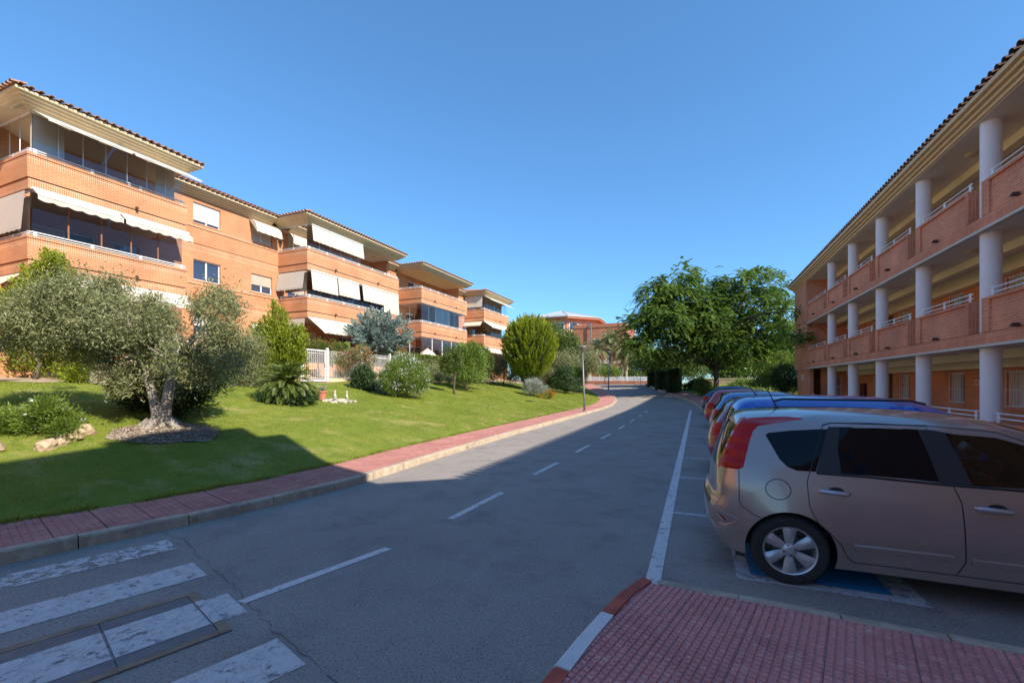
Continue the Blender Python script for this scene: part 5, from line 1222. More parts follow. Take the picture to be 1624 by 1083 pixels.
other('dark navy car with a sloping tail, farthest in the row of parked cars', 0.25, 27.2, 'paint_navy', 'coupe', 1.06)
LOBES = {
  'olive': [(-12.16,4.56,3.04,0.76,0.64),(-11.99,5.13,3.57,0.73,0.46),(-10.87,5.31,3.04,0.78,0.63),(-10.67,5.78,3.25,0.36,0.42),(-11.14,5.62,2.31,0.79,0.54),(-8.73,5.72,3.15,0.5,0.45),(-8.4,5.77,2.44,0.45,0.55),(-12.36,5.45,2.53,0.54,0.46),(-9.44,5.74,2.28,0.56,0.53),(-12.72,4.32,2.59,0.29,0.33),(-11.13,6.22,1.76,0.57,0.31),(-11.17,5.35,1.76,0.44,0.28),(-12.74,5.29,4.15,0.2,0.14),(-9.29,6.15,3.59,0.16,0.14),(-11.61,5.44,3.87,0.48,0.26)],
  'conL': [(-17.5,6.75,5.41,0.24,0.41),(-17.87,6.91,5.11,0.46,0.53),(-18.15,6.94,4.71,0.65,0.65),(-18.31,6.65,4.38,0.53,0.45),(-18.4,6.75,3.83,0.95,0.76),(-17.64,7.03,3.45,0.86,0.86),(-18.01,6.48,2.66,0.74,0.56),(-17.71,7.06,2.5,0.76,0.53),(-17.4,7.08,2.11,0.28,0.38)],
  'conS': [(-16.31,6.82,1.97,0.22,0.25),(-16.24,6.85,2.17,0.13,0.18)],
  'oleander': [(-12.42,6.52,1.59,0.53,0.4),(-11.38,6.7,1.74,0.55,0.42),(-10.97,7.03,2.05,0.4,0.46),(-10.64,7.28,2.36,0.31,0.37),(-11.4,6.85,1.28,0.43,0.21),(-12.53,6.51,1.2,0.4,0.16),(-12.58,6.15,1.9,0.3,0.3)],
  'bed': [(-11.81,3.99,1.02,0.42,0.26),(-11.13,4.09,1.15,0.39,0.28),(-11.08,4.37,1.06,0.36,0.21),(-11.59,4.13,0.81,0.47,0.15),(-10.79,4.04,1.36,0.2,0.16),(-11.54,3.75,0.96,0.41,0.25),(-10.55,4.2,0.96,0.16,0.16)],
  'shrubL0': [(-18.53,6.11,3.75,0.18,0.37)],
  'conM': [(-16.17,13.11,4.07,0.45,0.89),(-16.31,13.22,3.03,0.74,1.06),(-15.48,13.29,3.15,0.57,0.99),(-16.88,12.88,3.42,0.47,0.79),(-16.55,12.91,2.5,0.79,0.68),(-15.32,13.4,2.37,0.37,0.42)],
  'shrubM': [(-15.91,11.82,2.94,0.59,0.83),(-16.31,11.65,2.33,0.54,0.59),(-15.59,12.16,1.96,0.54,0.3),(-16.14,11.78,1.72,0.59,0.24),(-17.31,11.46,2.21,0.49,0.59)],
  'vineM': [(-20.21,18.09,3.96,0.56,0.28),(-19.4,18.43,3.86,0.49,0.25),(-18.59,18.77,3.72,0.35,0.25)],
  'vineM2': [(-16.99,18.03,3.08,0.53,0.46),(-16.32,18.31,3.28,0.53,0.4),(-15.92,18.48,2.95,0.4,0.33)],
  'cedar': [(-19.87,22.47,5.33,0.89,0.81),(-18.71,22.59,5.6,1.04,0.72),(-17.76,23.15,5.1,0.89,0.81),(-19.02,22.08,4.53,0.95,0.63),(-18.32,23.04,4.3,1.13,0.65),(-17.23,23.22,4.48,0.4,0.48),(-18.52,22.36,3.82,0.72,0.32),(-19.75,21.61,4.91,0.39,0.39),(-18.9,22.82,4.91,1.05,0.81)],
  'bushA': [(-15.04,17.01,2.07,0.49,0.62),(-14.63,16.98,1.85,0.49,0.49),(-15.09,16.94,1.64,0.49,0.31)],
  'bushW': [(-12.61,16.99,2.29,0.88,0.82),(-12.92,16.69,1.99,0.64,0.7),(-12.02,17.16,2.0,0.64,0.76),(-12.6,17.23,1.64,0.95,0.42),(-12.78,17.22,2.83,0.54,0.42)],
  'bushG': [(-13.54,16.89,1.85,0.36,0.54),(-13.78,16.91,1.55,0.3,0.3)],
  'hedge2': [(-16.41,31.86,3.43,1.33,1.53),(-17.02,32.04,4.12,0.93,1.03)],
  'tree1': [(-13.06,22.1,3.5,0.51,0.51),(-13.3,22.24,2.85,0.55,0.59),(-12.99,22.41,3.08,0.44,0.59)],
  'tree2': [(-13.66,25.18,3.87,0.82,0.57),(-13.46,25.69,3.24,0.83,0.91),(-13.88,24.92,2.97,0.73,0.89),(-13.27,24.97,2.27,0.89,0.4),(-14.22,25.03,3.63,0.57,0.49)],
  'shrubN': [(-16.82,26.26,2.45,0.62,0.62),(-17.61,26.03,2.54,0.44,0.71),(-16.34,26.71,2.1,0.71,0.35),(-15.17,27.33,1.97,0.89,0.31),(-14.02,27.51,2.1,0.62,0.35)],
  'shrubO': [(-15.65,34.25,3.24,0.75,0.97),(-15.16,35.17,2.83,0.88,0.88),(-16.14,34.28,2.6,0.65,0.65),(-14.53,35.51,2.39,0.66,0.55),(-15.42,35.08,3.82,0.44,0.44)],
  'thuja': [(-12.66,33.94,4.74,2.18,2.38)],
  'silver': [(-11.01,30.29,1.56,0.69,0.55),(-10.58,30.48,1.38,0.55,0.41),(-11.36,30.18,1.28,0.46,0.37)],
  'orange': [(-10.01,30.2,0.93,0.59,0.23),(-9.59,30.37,1.11,0.36,0.23)],
  'bushR': [(-10.65,36.82,2.17,0.98,0.98),(-10.1,37.26,1.63,0.88,0.66),(-11.09,36.56,1.84,0.65,0.76),(-10.37,36.81,2.71,0.65,0.54)],
  'bushY': [(-10.14,40.3,2.38,0.53,0.94),(-10.42,39.98,2.78,0.47,0.47),(-9.72,40.3,2.2,0.41,0.7)],
  'bushP': [(-12.21,37.92,2.36,0.68,0.68),(-12.46,37.62,1.9,0.57,0.45)],
  'treeB': [(-16.51,52.84,8.02,1.26,1.26),(-15.06,52.05,6.95,1.39,1.23),(-14.47,53.35,6.02,1.41,1.1),(-16.03,53.13,5.5,1.42,1.42),(-16.85,51.33,8.49,0.62,0.77),(-14.96,53.67,4.32,1.74,1.11)],
  'olF1': [(-13.29,46.65,4.2,1.38,1.1),(-12.35,46.3,3.49,1.09,0.95),(-14.17,46.27,3.79,0.96,0.83)],
  'olF2': [(-11.28,49.44,4.58,1.07,1.14),(-10.94,49.86,3.73,0.86,0.86),(-11.64,49.14,3.71,0.86,0.86)],
  'shrubF': [(-11.15,58.49,3.46,1.17,0.67),(-10.39,58.85,3.21,1.17,0.58),(-11.9,57.28,3.19,0.66,0.41)],
  'treeF1': [(-9.38,75.49,5.14,1.89,2.31),(-7.5,78.94,4.71,2.38,2.17),(-10.66,78.87,3.11,2.2,0.88)],
  'big': [(-1.66,40.41,10.2,1.74,1.3),(-3.08,40.79,9.4,1.67,1.33),(-0.53,42.51,9.51,1.92,1.69),(-3.79,39.84,7.64,1.86,1.53),(-4.82,39.62,6.29,1.43,1.21),(-2.27,40.44,7.09,2.29,1.86),(0.25,41.77,7.4,2.2,1.98),(1.81,43.51,9.52,1.47,1.47),(2.76,42.5,10.08,1.31,0.98),(4.31,43.51,10.43,1.43,0.99),(5.99,46.1,10.82,1.5,1.04),(6.33,42.69,8.76,1.37,1.27),(4.4,44.47,8.93,2.02,1.57),(2.37,44.41,7.35,2.29,1.95),(5.03,43.49,6.54,2.07,1.64),(6.97,43.89,7.03,1.19,1.19),(-1.34,43.18,5.08,2.54,1.5),(-3.5,39.58,5.15,1.62,1.19),(1.24,41.32,5.13,2.15,1.18),(3.82,43.59,4.67,1.99,1.22),(6.31,45.88,4.76,1.83,1.25),(-4.67,38.43,4.93,0.96,0.75),(7.56,44.61,4.91,1.09,1.09),(7.92,44.82,6.01,0.88,0.77),(-0.7,43.59,11.46,1.04,0.58),(7.15,44.99,9.82,0.78,0.55),(6.4,39.01,6.2,0.96,0.96),(6.4,35.0,5.41,0.55,0.55),(6.78,34.5,4.55,0.38,0.33),(6.31,35.72,6.81,0.52,0.44),(6.58,42.88,3.48,1.16,0.74),(-4.6,42.53,3.84,1.17,0.7),(-1.03,41.86,11.67,0.89,0.45),(5.14,44.45,11.55,0.89,0.45),(1.25,41.73,10.43,0.54,0.43)],
  'bigL': [(-4.36,53.16,4.47,1.89,1.31),(-2.29,52.54,4.05,1.84,1.27),(-0.66,53.59,3.35,1.42,0.99),(-5.98,52.04,4.31,1.15,0.86)],
  'backT': [(1.52,84.47,5.88,3.76,2.43),(5.9,83.48,5.21,3.85,2.35),(10.15,83.79,5.67,3.57,2.52),(12.94,84.29,6.68,3.12,2.5),(7.43,84.63,3.62,5.38,1.08)],
  'rbush': [(6.24,39.28,2.27,0.97,0.87),(6.53,39.81,1.55,0.88,0.68),(6.0,39.6,1.64,0.69,0.59)],
  'rbushY': [(5.66,41.21,2.66,0.61,0.92),(5.06,41.01,1.94,0.72,0.51),(6.34,41.9,3.6,0.62,0.62),(4.52,41.02,1.74,0.52,0.31)],
  'lowY': [(4.44,51.94,1.86,0.79,0.26),(3.32,51.17,1.72,0.53,0.2),(5.25,51.84,1.86,0.52,0.26)],
  'shrubR1': [(-0.01,47.62,1.48,0.75,0.75),(-0.76,47.52,1.29,0.5,0.57)],
  'shrubR2': [(0.34,41.25,1.52,0.54,0.76),(0.85,41.49,1.3,0.54,0.65)],
}

# ================================================================== VEGETATION
leafmat('leaf_olive', (0.12,0.145,0.055), (0.25,0.27,0.115), (0.46,0.46,0.25), transl=0.3)
leafmat('leaf_conifer_gold', (0.11,0.15,0.012), (0.24,0.29,0.018), (0.40,0.42,0.035), transl=0.3)
leafmat('leaf_conifer_dark', (0.05,0.085,0.012), (0.11,0.16,0.02), (0.22,0.27,0.035), transl=0.25)
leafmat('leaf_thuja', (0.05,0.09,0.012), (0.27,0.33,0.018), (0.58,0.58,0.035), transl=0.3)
leafmat('leaf_dark', (0.025,0.055,0.018), (0.05,0.095,0.028), (0.10,0.16,0.045), transl=0.25)
leafmat('leaf_mid', (0.06,0.10,0.025), (0.12,0.18,0.035), (0.22,0.28,0.06), transl=0.35)
leafmat('leaf_bright', (0.09,0.15,0.025), (0.17,0.26,0.035), (0.28,0.36,0.07), transl=0.4)
leafmat('leaf_blue', (0.13,0.19,0.16), (0.22,0.30,0.27), (0.36,0.45,0.42), transl=0.15)
leafmat('leaf_grey', (0.20,0.22,0.17), (0.34,0.37,0.31), (0.55,0.57,0.50), transl=0.15)
leafmat('leaf_dry', (0.20,0.15,0.07), (0.26,0.24,0.10), (0.17,0.22,0.06), transl=0.3)
leafmat('leaf_palm', (0.12,0.15,0.05), (0.25,0.28,0.11), (0.44,0.43,0.22), transl=0.3)
leafmat('leaf_palm_dead', (0.22,0.14,0.06), (0.34,0.24,0.12), (0.42,0.32,0.17), transl=0.2)
leafmat('leaf_feather', (0.06,0.12,0.020), (0.14,0.235,0.034), (0.30,0.40,0.055), transl=0.5)
leafmat('petal_white', (0.65,0.64,0.66), (0.75,0.74,0.76), (0.8,0.78,0.8), transl=0.3)
leafmat('petal_orange', (0.75,0.16,0.02), (0.85,0.30,0.03), (0.70,0.45,0.05), transl=0.3)
leafmat('petal_red', (0.55,0.05,0.02), (0.7,0.10,0.05), (0.6,0.2,0.1), transl=0.3)
leafmat('blade', (0.13,0.185,0.015), (0.24,0.29,0.025), (0.46,0.43,0.10), transl=0.35)
mat('bark_olive', (0.27, 0.22, 0.18), var=0.4, scale=7, col2=(0.46, 0.40, 0.33), rough=0.95, bump=0.9, bscale=22, dist=0.03)
mat('bark_dark', (0.09, 0.065, 0.045), var=0.4, scale=9, col2=(0.16, 0.12, 0.09), rough=0.95, bump=0.8, bscale=30, dist=0.02)
mat('bark_pale', (0.38, 0.32, 0.25), var=0.3, scale=9, rough=0.95, bump=0.6, bscale=30, dist=0.02)

def leaf_mesh(name, parent, m, P, A, Lg, Wd, rnd, kind='stuff', fold=0.0, wn=None, tri=False):
    """rhombus leaves: centre P, unit axis A, length Lg, width Wd"""
    n = len(P); rv = wn if wn is not None else rng.normal(size=(n, 3)); S_ = np.cross(A, rv); S_ /= np.linalg.norm(S_, axis=1)[:, None] + 1e-9
    Lg = np.broadcast_to(np.asarray(Lg, float), (n,))[:, None]; Wd = np.broadcast_to(np.asarray(Wd, float), (n,))[:, None]
    off = np.array(base_of(parent)) if parent is not None else np.zeros(3); P = P - off
    if tri:
        V = np.stack([P - S_ * Wd / 2, P + S_ * Wd / 2, P + A * Lg], 1).reshape(-1, 3); F = np.arange(n * 3).reshape(n, 3)
    else:
        V = np.stack([P - A * Lg / 2, P + S_ * Wd / 2 - A * Lg * 0.05, P + A * Lg / 2, P - S_ * Wd / 2 - A * Lg * 0.05], 1).reshape(-1, 3); F = np.arange(n * 4).reshape(n, 4)
    me = mesh_from(name, V, F, [m]); at = me.attributes.new('rnd', 'FLOAT', 'FACE'); at.data.foreach_set('value', np.clip(rnd, 0, 1).astype(np.float32))
    o = link(name, me, parent)
    if kind: o['kind'] = kind
    return o
def unit(v): return v / (np.linalg.norm(v, axis=1)[:, None] + 1e-9)
def crown_pts(lobes, n, clumps, sigma, rmin=0.6, rmax=1.0, flat=1.0, zmin=None):
    L_ = np.array(lobes); w = L_[:, 3] * L_[:, 4] * np.sqrt(L_[:, 3]); w /= w.sum(); k = rng.choice(len(L_), clumps, p=w)
    d = unit(rng.normal(size=(clumps, 3))); r = rng.uniform(rmin ** 2, rmax ** 2, clumps) ** 0.5
    C_ = L_[k, :3] + d * r[:, None] * np.stack([L_[k, 3], L_[k, 3], L_[k, 4]], 1)
    if zmin is not None: C_[:, 2] = np.maximum(C_[:, 2], zmin + rng.uniform(0, 0.15, clumps))
    global PER
    per = rng.choice(clumps, n); PER = per; sc = rng.uniform(0.55, 1.45, clumps)
    P = C_[per] + rng.normal(size=(n, 3)) * sigma * sc[per][:, None] * np.array([1, 1, flat])
    out = unit(P - L_[k[per], :3]); cr = rng.uniform(0, 1, clumps)
    return P, out, cr[per], C_
def foliage(parent, m, lobes, n, size, clumps, sigma, mode='rand', name='crown', rmin=0.6, rmax=1.0, zmin=None, flat=1.0, var=0.35, plume=None):
    P, out, cr, C_ = crown_pts(lobes, n, clumps, sigma, rmin, rmax, flat, zmin); N_ = rng.normal(size=P.shape)
    if mode == 'rand': A = unit(out * 0.5 + N_)
    elif mode == 'up': A = unit(out * 0.75 + N_ * 0.28 + np.array([0, 0, 1.15]))
    elif mode == 'droop': A = unit(out * np.array([1, 1, 0.2]) + N_ * 0.45 + np.array([0, 0, -0.55]))
    elif mode == 'spray': A = unit(out * 1.1 + N_ * 0.35 + np.array([0, 0, 0.45]))
    if plume:
        t_ = rng.uniform(-0.6, 1.0, len(P)); cd = unit(C_ - np.array(lobes)[:, :3].mean(0)); cd = unit(cd * plume[1] + np.array([0, 0, plume[2]])); pi_ = PER; P = C_[pi_] + cd[pi_] * (t_ * plume[0])[:, None] + rng.normal(size=P.shape) * (sigma * np.clip(1.05 - t_, 0.15, 1.4))[:, None]; A = unit(cd[pi_] + rng.normal(size=P.shape) * 0.40)
        cr = np.clip(cr * 0.5 + 0.5 * np.clip(t_, 0, 1), 0, 1)
    s = rng.uniform(0.7, 1.3, len(P)); rnd = cr * 0.6 + rng.uniform(0, 1, len(P)) * var + 0.02
    return leaf_mesh(name, parent, m, P, A, size[0] * s, size[1] * s, rnd), C_
def limbs(parent, m, base, top, targets, r0, r1, name='trunk', wob=0.08, n=9, tr=0.012):
    mb = MB(); b = Vector(base); t_ = Vector(top); pts = []
    for i in range(7):
        s = i / 6; pts.append(b.lerp(t_, s) + Vector((random.uniform(-wob, wob), random.uniform(-wob, wob), 0)) * (s * (1 - s) * 4 if i < 6 else 0))
    mb.tube(pts, [r0 * (1.35 if i == 0 else 1) + (r1 - r0) * i / 6 for i in range(7)], n)
    for q in targets:
        q = Vector(q); s = pts[random.choice([3, 4, 5, 6, 6])]; d = q - s; m1 = s + d * 0.35 + Vector((0, 0, d.length * 0.10)) + Vector([random.uniform(-1, 1) * d.length * 0.06 for _ in range(3)]); m2 = s + d * 0.7 + Vector((0, 0, d.length * 0.08)) + Vector([random.uniform(-1, 1) * d.length * 0.06 for _ in range(3)])
        rr_ = r1 * random.uniform(0.35, 0.6); mb.tube([s, m1, m2, q], [rr_, rr_ * 0.7, rr_ * 0.4, tr], 6)
    return mb.build(name, m, parent, smooth=True)
def plant(name, label, cat, key, m, n, size, clumps, sigma, mode='rand', trunk=None, bark='bark_dark', group=None, zmin=True, br=8, rmin=0.6, flat=1.0, tr=(0.06, 0.03), top=None, rmax=1.0, plume=None):
    L_ = LOBES[key]; cx = float(np.mean([l[0] for l in L_])); cy = float(np.mean([l[1] for l in L_]))
    bx, by = trunk if trunk else (cx, cy); bz = gz(bx, by) if bx < -7 else float(zr(by)) + 0.12
    t = thing(name, label, cat, (bx, by, bz), 0, group)
    o, C_ = foliage(t, m, L_, n, size, clumps, sigma, mode, rmin=rmin, zmin=(bz + 0.03 if zmin else None), flat=flat, name='crown' if 'tree' in name else 'foliage', rmax=rmax, plume=plume)
    zt = float(np.mean([l[2] for l in L_])); idx = rng.choice(len(C_), min(br, len(C_)), replace=False)
    limbs(t, bark, (bx, by, bz - 0.05), top or ((bx + cx) / 2, (by + cy) / 2, bz + (zt - bz) * 0.75), [C_[i] for i in idx], tr[0], tr[1], name='trunk' if 'tree' in name else 'stem')
    return t

# --- olive
ol = thing('olive_tree', 'old olive tree with a split gnarled trunk standing in a mulch circle on the lawn', 'tree', (-10.55, 5.78, gz(-10.55, 5.78)))
o, C_ = foliage(ol, 'leaf_olive', LOBES['olive'], 80000, (0.078, 0.019), 620, 0.115, 'rand', rmin=0.5)
def gnarl(name, parent, m, tubes, seed=1, amp=0.05):
    mb = MB()
    for pts, rs in tubes:
        q = spline([(p[0], p[1]) for p in pts]) if False else None
        P = [Vector(p) for p in pts]; out = []; ro = []
        for i in range(len(P) - 1):
            for k in range(5):
                s = k / 5; out.append(P[i].lerp(P[i + 1], s)); ro.append(rs[i] + (rs[i + 1] - rs[i]) * s)
        out.append(P[-1]); ro.append(rs[-1])
        n0 = len(mb.V); mb.tube(out, ro, 16)
        for j in range(n0, len(mb.V)):
            x, y, z = mb.V[j]; k = (j - n0) // 16; c = out[min(k, len(out) - 1)]; a = math.atan2(y - c.y, x - c.x)
            f = 1 + amp * (1.6 * math.sin(3 * a + z * 4) + 1.1 * math.sin(5 * a - z * 7 + 1) + 0.8 * math.sin(9 * a + z * 3)) ; mb.V[j] = (c.x + (x - c.x) * f, c.y + (y - c.y) * f, z)
    return mb.build(name, m, parent, smooth=True)
bz = gz(-10.55, 5.78)
tubes = [([(-10.50, 5.80, bz - 0.1), (-10.52, 5.80, bz + 0.15), (-10.45, 5.82, bz + 0.55), (-10.36, 5.85, bz + 1.0), (-10.2, 5.95, bz + 1.5), (-9.9, 6.1, bz + 2.1)], [0.22, 0.13, 0.10, 0.09, 0.075, 0.03]),
         ([(-10.60, 5.75, bz - 0.1), (-10.63, 5.74, bz + 0.35), (-10.70, 5.71, bz + 0.75), (-10.80, 5.67, bz + 1.1), (-11.0, 5.6, bz + 1.7), (-11.5, 5.4, bz + 2.3)], [0.17, 0.10, 0.08, 0.075, 0.06, 0.03])]
for a in (0.3, 1.5, 2.6, 3.9, 5.2):
    tubes.append(([(-10.58 + 0.18 * math.cos(a), 5.78 + 0.18 * math.sin(a), bz + 0.22), (-10.58 + 0.42 * math.cos(a), 5.78 + 0.42 * math.sin(a), bz + 0.05), (-10.58 + 0.75 * math.cos(a), 5.78 + 0.75 * math.sin(a), gz(-10.58 + 0.75 * math.cos(a), 5.78 + 0.75 * math.sin(a)) - 0.04)], [0.09, 0.06, 0.02]))
for i in rng.choice(len(C_), 34, replace=False):
    q = C_[i]; s = (-10.2, 5.95, bz + 1.45) if (q[0] - 0.4 * q[1]) > -12.9 else (-11.0, 5.6, bz + 1.6); m1 = tuple(np.array(s) * 0.55 + q * 0.45 + rng.normal(size=3) * 0.12)
    tubes.append(([s, m1, tuple(q)], [0.045, 0.02, 0.006]))
gnarl('trunk', ol, 'bark_olive', tubes)
# mulch circle
mc = MB(); V = [(-10.25, 5.75, gz(-10.25, 5.75) + 0.11)]; F = []; n = 40
for ring in range(1, 7):
    for k in range(n):
        a = 2 * math.pi * k / n; r = ring / 6 * (0.88 + 0.14 * math.sin(3 * a + 1) + 0.06 * math.sin(7 * a)); x, y = -10.25 + r * math.cos(a) * 0.85, 5.75 + r * math.sin(a)
        V.append((x, y, gz(x, y) + 0.02 + 0.10 * (1 - (ring / 6) ** 2) + random.uniform(-0.012, 0.015)))
for k in range(n): F.append((0, 1 + k, 1 + (k + 1) % n))
for ring in range(5):
    for k in range(n): F.append((1 + ring * n + k, 1 + (ring + 1) * n + k, 1 + (ring + 1) * n + (k + 1) % n, 1 + ring * n + (k + 1) % n))
mc.add(V, F); o = mc.build('mulch_bed', 'mulch', None, smooth=True); o['kind'] = 'structure'
leafmat('chip', (0.16,0.11,0.08), (0.34,0.27,0.20), (0.55,0.47,0.38), transl=0.0)
n = 5200; a = rng.uniform(0, 6.28, n); r = 0.95 * np.sqrt(rng.uniform(0, 1, n)); X = -10.25 + r * np.cos(a) * 0.88; Y = 5.75 + r * np.sin(a); Z = ground_z(X, Y) + 0.04 + 0.10 * np.clip(1 - (r / 0.92) ** 2, 0, 1)
o = leaf_mesh('mulch_chips', None, 'chip', np.stack([X, Y, Z], 1), unit(rng.normal(size=(n, 3)) * np.array([1, 1, 0.35])), rng.uniform(0.03, 0.10, n), rng.uniform(0.012, 0.03, n), rng.uniform(0, 1, n), kind='stuff')
tag(o, 'pale wood chips and fallen leaves round the olive trunk', 'mulch')

# --- shrubs and conifers (lobes are positions and radii in metres)
plant('golden_conifer', 'tall yellow-green conifer with a pointed top behind the left side of the olive tree', 'conifer', 'conL', 'leaf_conifer_gold', 34000, (0.11, 0.035), 420, 0.10, 'up', trunk=(-17.6, 6.4), plume=(0.26, 0.6, 0.9))
plant('small_shrub', 'small yellow-green shrub on bare soil beside the first white fence post', 'shrub', 'conS', 'leaf_conifer_gold', 2200, (0.09, 0.03), 60, 0.08, 'spray', br=3)
plant('oleander_shrub', 'dark long-leaved shrub directly behind the olive trunk', 'shrub', 'oleander', 'leaf_dark', 13000, (0.17, 0.028), 260, 0.13, 'spray')
t = plant('flowering_shrub', 'low bright green daisy bush with a few white flowers over rocks at the left edge', 'shrub', 'bed', 'leaf_bright', 30000, (0.060, 0.017), 380, 0.075, 'spray', rmin=0.3)
P, out, cr, _ = crown_pts(LOBES['bed'][:5], 26, 26, 0.02, 0.95, 1.05); P[:, 2] += 0.06
A = unit(rng.normal(size=(26 * 5, 3))); 
leaf_mesh('flowers', t, 'petal_white', np.repeat(P, 5, 0) + rng.normal(size=(130, 3)) * 0.012, A, 0.05, 0.03, rng.uniform(0, 1, 130))
plant('golden_conifer', 'yellow-green conifer with several upright tips left of the white gate', 'conifer', 'conM', 'leaf_conifer_gold', 30000, (0.12, 0.04), 330, 0.12, 'up', trunk=(-17.0, 13.2), plume=(0.36, 0.5, 1.0))
plant('loose_shrub', 'loose grey-green shrub between the olive crown and the sago palm', 'shrub', 'shrubM', 'leaf_olive', 13000, (0.085, 0.022), 260, 0.15, 'rand')
for k_, lb_, m_ in (('vineM', 'red-flowering hedge behind the white gate', 'leaf_mid'), ('vineM2', 'rusty green climber hanging over the white mesh fence', 'leaf_dry')):
    t = plant('climber', lb_, 'climber', k_, m_, 6500, (0.07, 0.03), 150, 0.12, 'rand', zmin=False, br=3)
    P, out, cr, _ = crown_pts(LOBES[k_], 420, 60, 0.10, 0.9, 1.1); leaf_mesh('flowers', t, 'petal_red', P, unit(rng.normal(size=P.shape)), 0.06, 0.05, rng.uniform(0, 1, len(P)))
plant('blue_conifer_tree', 'spreading blue-grey conifer behind the white fence in front of the second block', 'tree', 'cedar', 'leaf_blue', 30000, (0.16, 0.04), 230, 0.09, 'spray', trunk=(-19.6, 21.9), zmin=False, br=40, tr=(0.16, 0.09), plume=(0.42, 1.0, 0.45))
plant('rounded_shrub', 'dark green glossy rounded shrub left of the white-flowering bush', 'shrub', 'bushA', 'leaf_dark', 11000, (0.085, 0.04), 220, 0.09, 'rand')
t = plant('flowering_shrub', 'big loose pale green bush speckled with white flowers in the middle of the lawn', 'shrub', 'bushW', 'leaf_bright', 24000, (0.085, 0.025), 420, 0.12, 'rand')
P, out, cr, _ = crown_pts(LOBES['bushW'], 1500, 420, 0.06, 0.9, 1.10); leaf_mesh('flowers', t, 'petal_white', P, unit(rng.normal(size=P.shape)), 0.055, 0.04, rng.uniform(0, 1, len(P)))
plant('grey_shrub', 'small silvery shrub squeezed between the dark rounded shrub and the white-flowering bush', 'shrub', 'bushG', 'leaf_grey', 4500, (0.07, 0.02), 120, 0.07, 'spray', br=4)
plant('clipped_shrub', 'large rounded dark green clipped shrub behind the twin-trunked small tree', 'shrub', 'hedge2', 'leaf_mid', 20000, (0.08, 0.045), 600, 0.10, 'rand', rmin=0.85)
plant('small_tree', 'slim small tree with a thin dark trunk, left of the pair on the lawn', 'tree', 'tree1', 'leaf_mid', 7000, (0.10, 0.045), 150, 0.11, 'rand', trunk=(-13.0, 22.35), tr=(0.07, 0.045), br=10, zmin=False)
plant('small_tree', 'small tree with a pale forked trunk and bright round crown, right of the pair', 'tree', 'tree2', 'leaf_bright', 14000, (0.11, 0.05), 260, 0.13, 'droop', trunk=(-14.1, 25.7), tr=(0.11, 0.07), br=16, bark='bark_pale', zmin=False)
plant('loose_shrub', 'mixed loose shrubs along the hedge left of the small fruit tree', 'shrub', 'shrubN', 'leaf_olive', 12000, (0.10, 0.035), 260, 0.14, 'rand')
plant('loose_shrub', 'mixed pale shrubs between the small fruit tree and the ball-shaped conifer', 'shrub', 'shrubO', 'leaf_olive', 12000, (0.11, 0.04), 260, 0.16, 'rand')
plant('silver_shrub', 'low silver-grey bush at the foot of the ball-shaped conifer', 'shrub', 'silver', 'leaf_grey', 9000, (0.09, 0.022), 200, 0.09, 'spray', br=5)
t = plant('flowering_shrub', 'small orange-flowering cushion beside the silver bush', 'shrub', 'orange', 'leaf_mid', 2500, (0.06, 0.02), 80, 0.06, 'spray', br=3)
P, out, cr, _ = crown_pts(LOBES['orange'], 500, 90, 0.05, 0.85, 1.08); leaf_mesh('flowers', t, 'petal_orange', P, unit(rng.normal(size=P.shape)), 0.06, 0.05, rng.uniform(0, 1, len(P)))
plant('rounded_shrub', 'dark green bush on the lawn just left of the near lamp post', 'shrub', 'bushR', 'leaf_dark', 12000, (0.12, 0.045), 260, 0.14, 'rand')
plant('loose_shrub', 'bright yellow-green shrub right behind the near lamp post', 'shrub', 'bushY', 'leaf_bright', 6000, (0.11, 0.04), 120, 0.13, 'rand', br=4)
plant('loose_shrub', 'reddish dry shrub between the ball-shaped conifer and the dark bush', 'shrub', 'bushP', 'leaf_dry', 5000, (0.11, 0.04), 120, 0.13, 'rand', br=4)
plant('broadleaf_tree', 'green broadleaf tree showing behind the ball-shaped conifer, below the octagonal roof', 'tree', 'treeB', 'leaf_mid', 16000, (0.26, 0.11), 260, 0.36, 'rand', trunk=(-21.5, 50), zmin=False, tr=(0.2, 0.12), br=20)
plant('olive_tree', 'far olive tree left of the near lamp post', 'tree', 'olF1', 'leaf_olive', 12000, (0.16, 0.045), 220, 0.26, 'rand', trunk=(-14.6, 46), zmin=False, tr=(0.14, 0.1), br=14)
plant('olive_tree', 'far round olive tree right of the near lamp post', 'tree', 'olF2', 'leaf_olive', 10000, (0.16, 0.045), 180, 0.24, 'rand', trunk=(-13.0, 49.3), zmin=False, tr=(0.14, 0.1), br=12)
plant('rounded_shrub', 'yellow-green shrub below the palms behind the white slatted fence', 'shrub', 'shrubF', 'leaf_bright', 7000, (0.15, 0.06), 140, 0.2, 'rand')
plant('broadleaf_tree', 'distant green tree between the palms and the big feathery tree', 'tree', 'treeF1', 'leaf_bright', 9000, (0.4, 0.18), 160, 0.6, 'rand', zmin=False, tr=(0.25, 0.15))
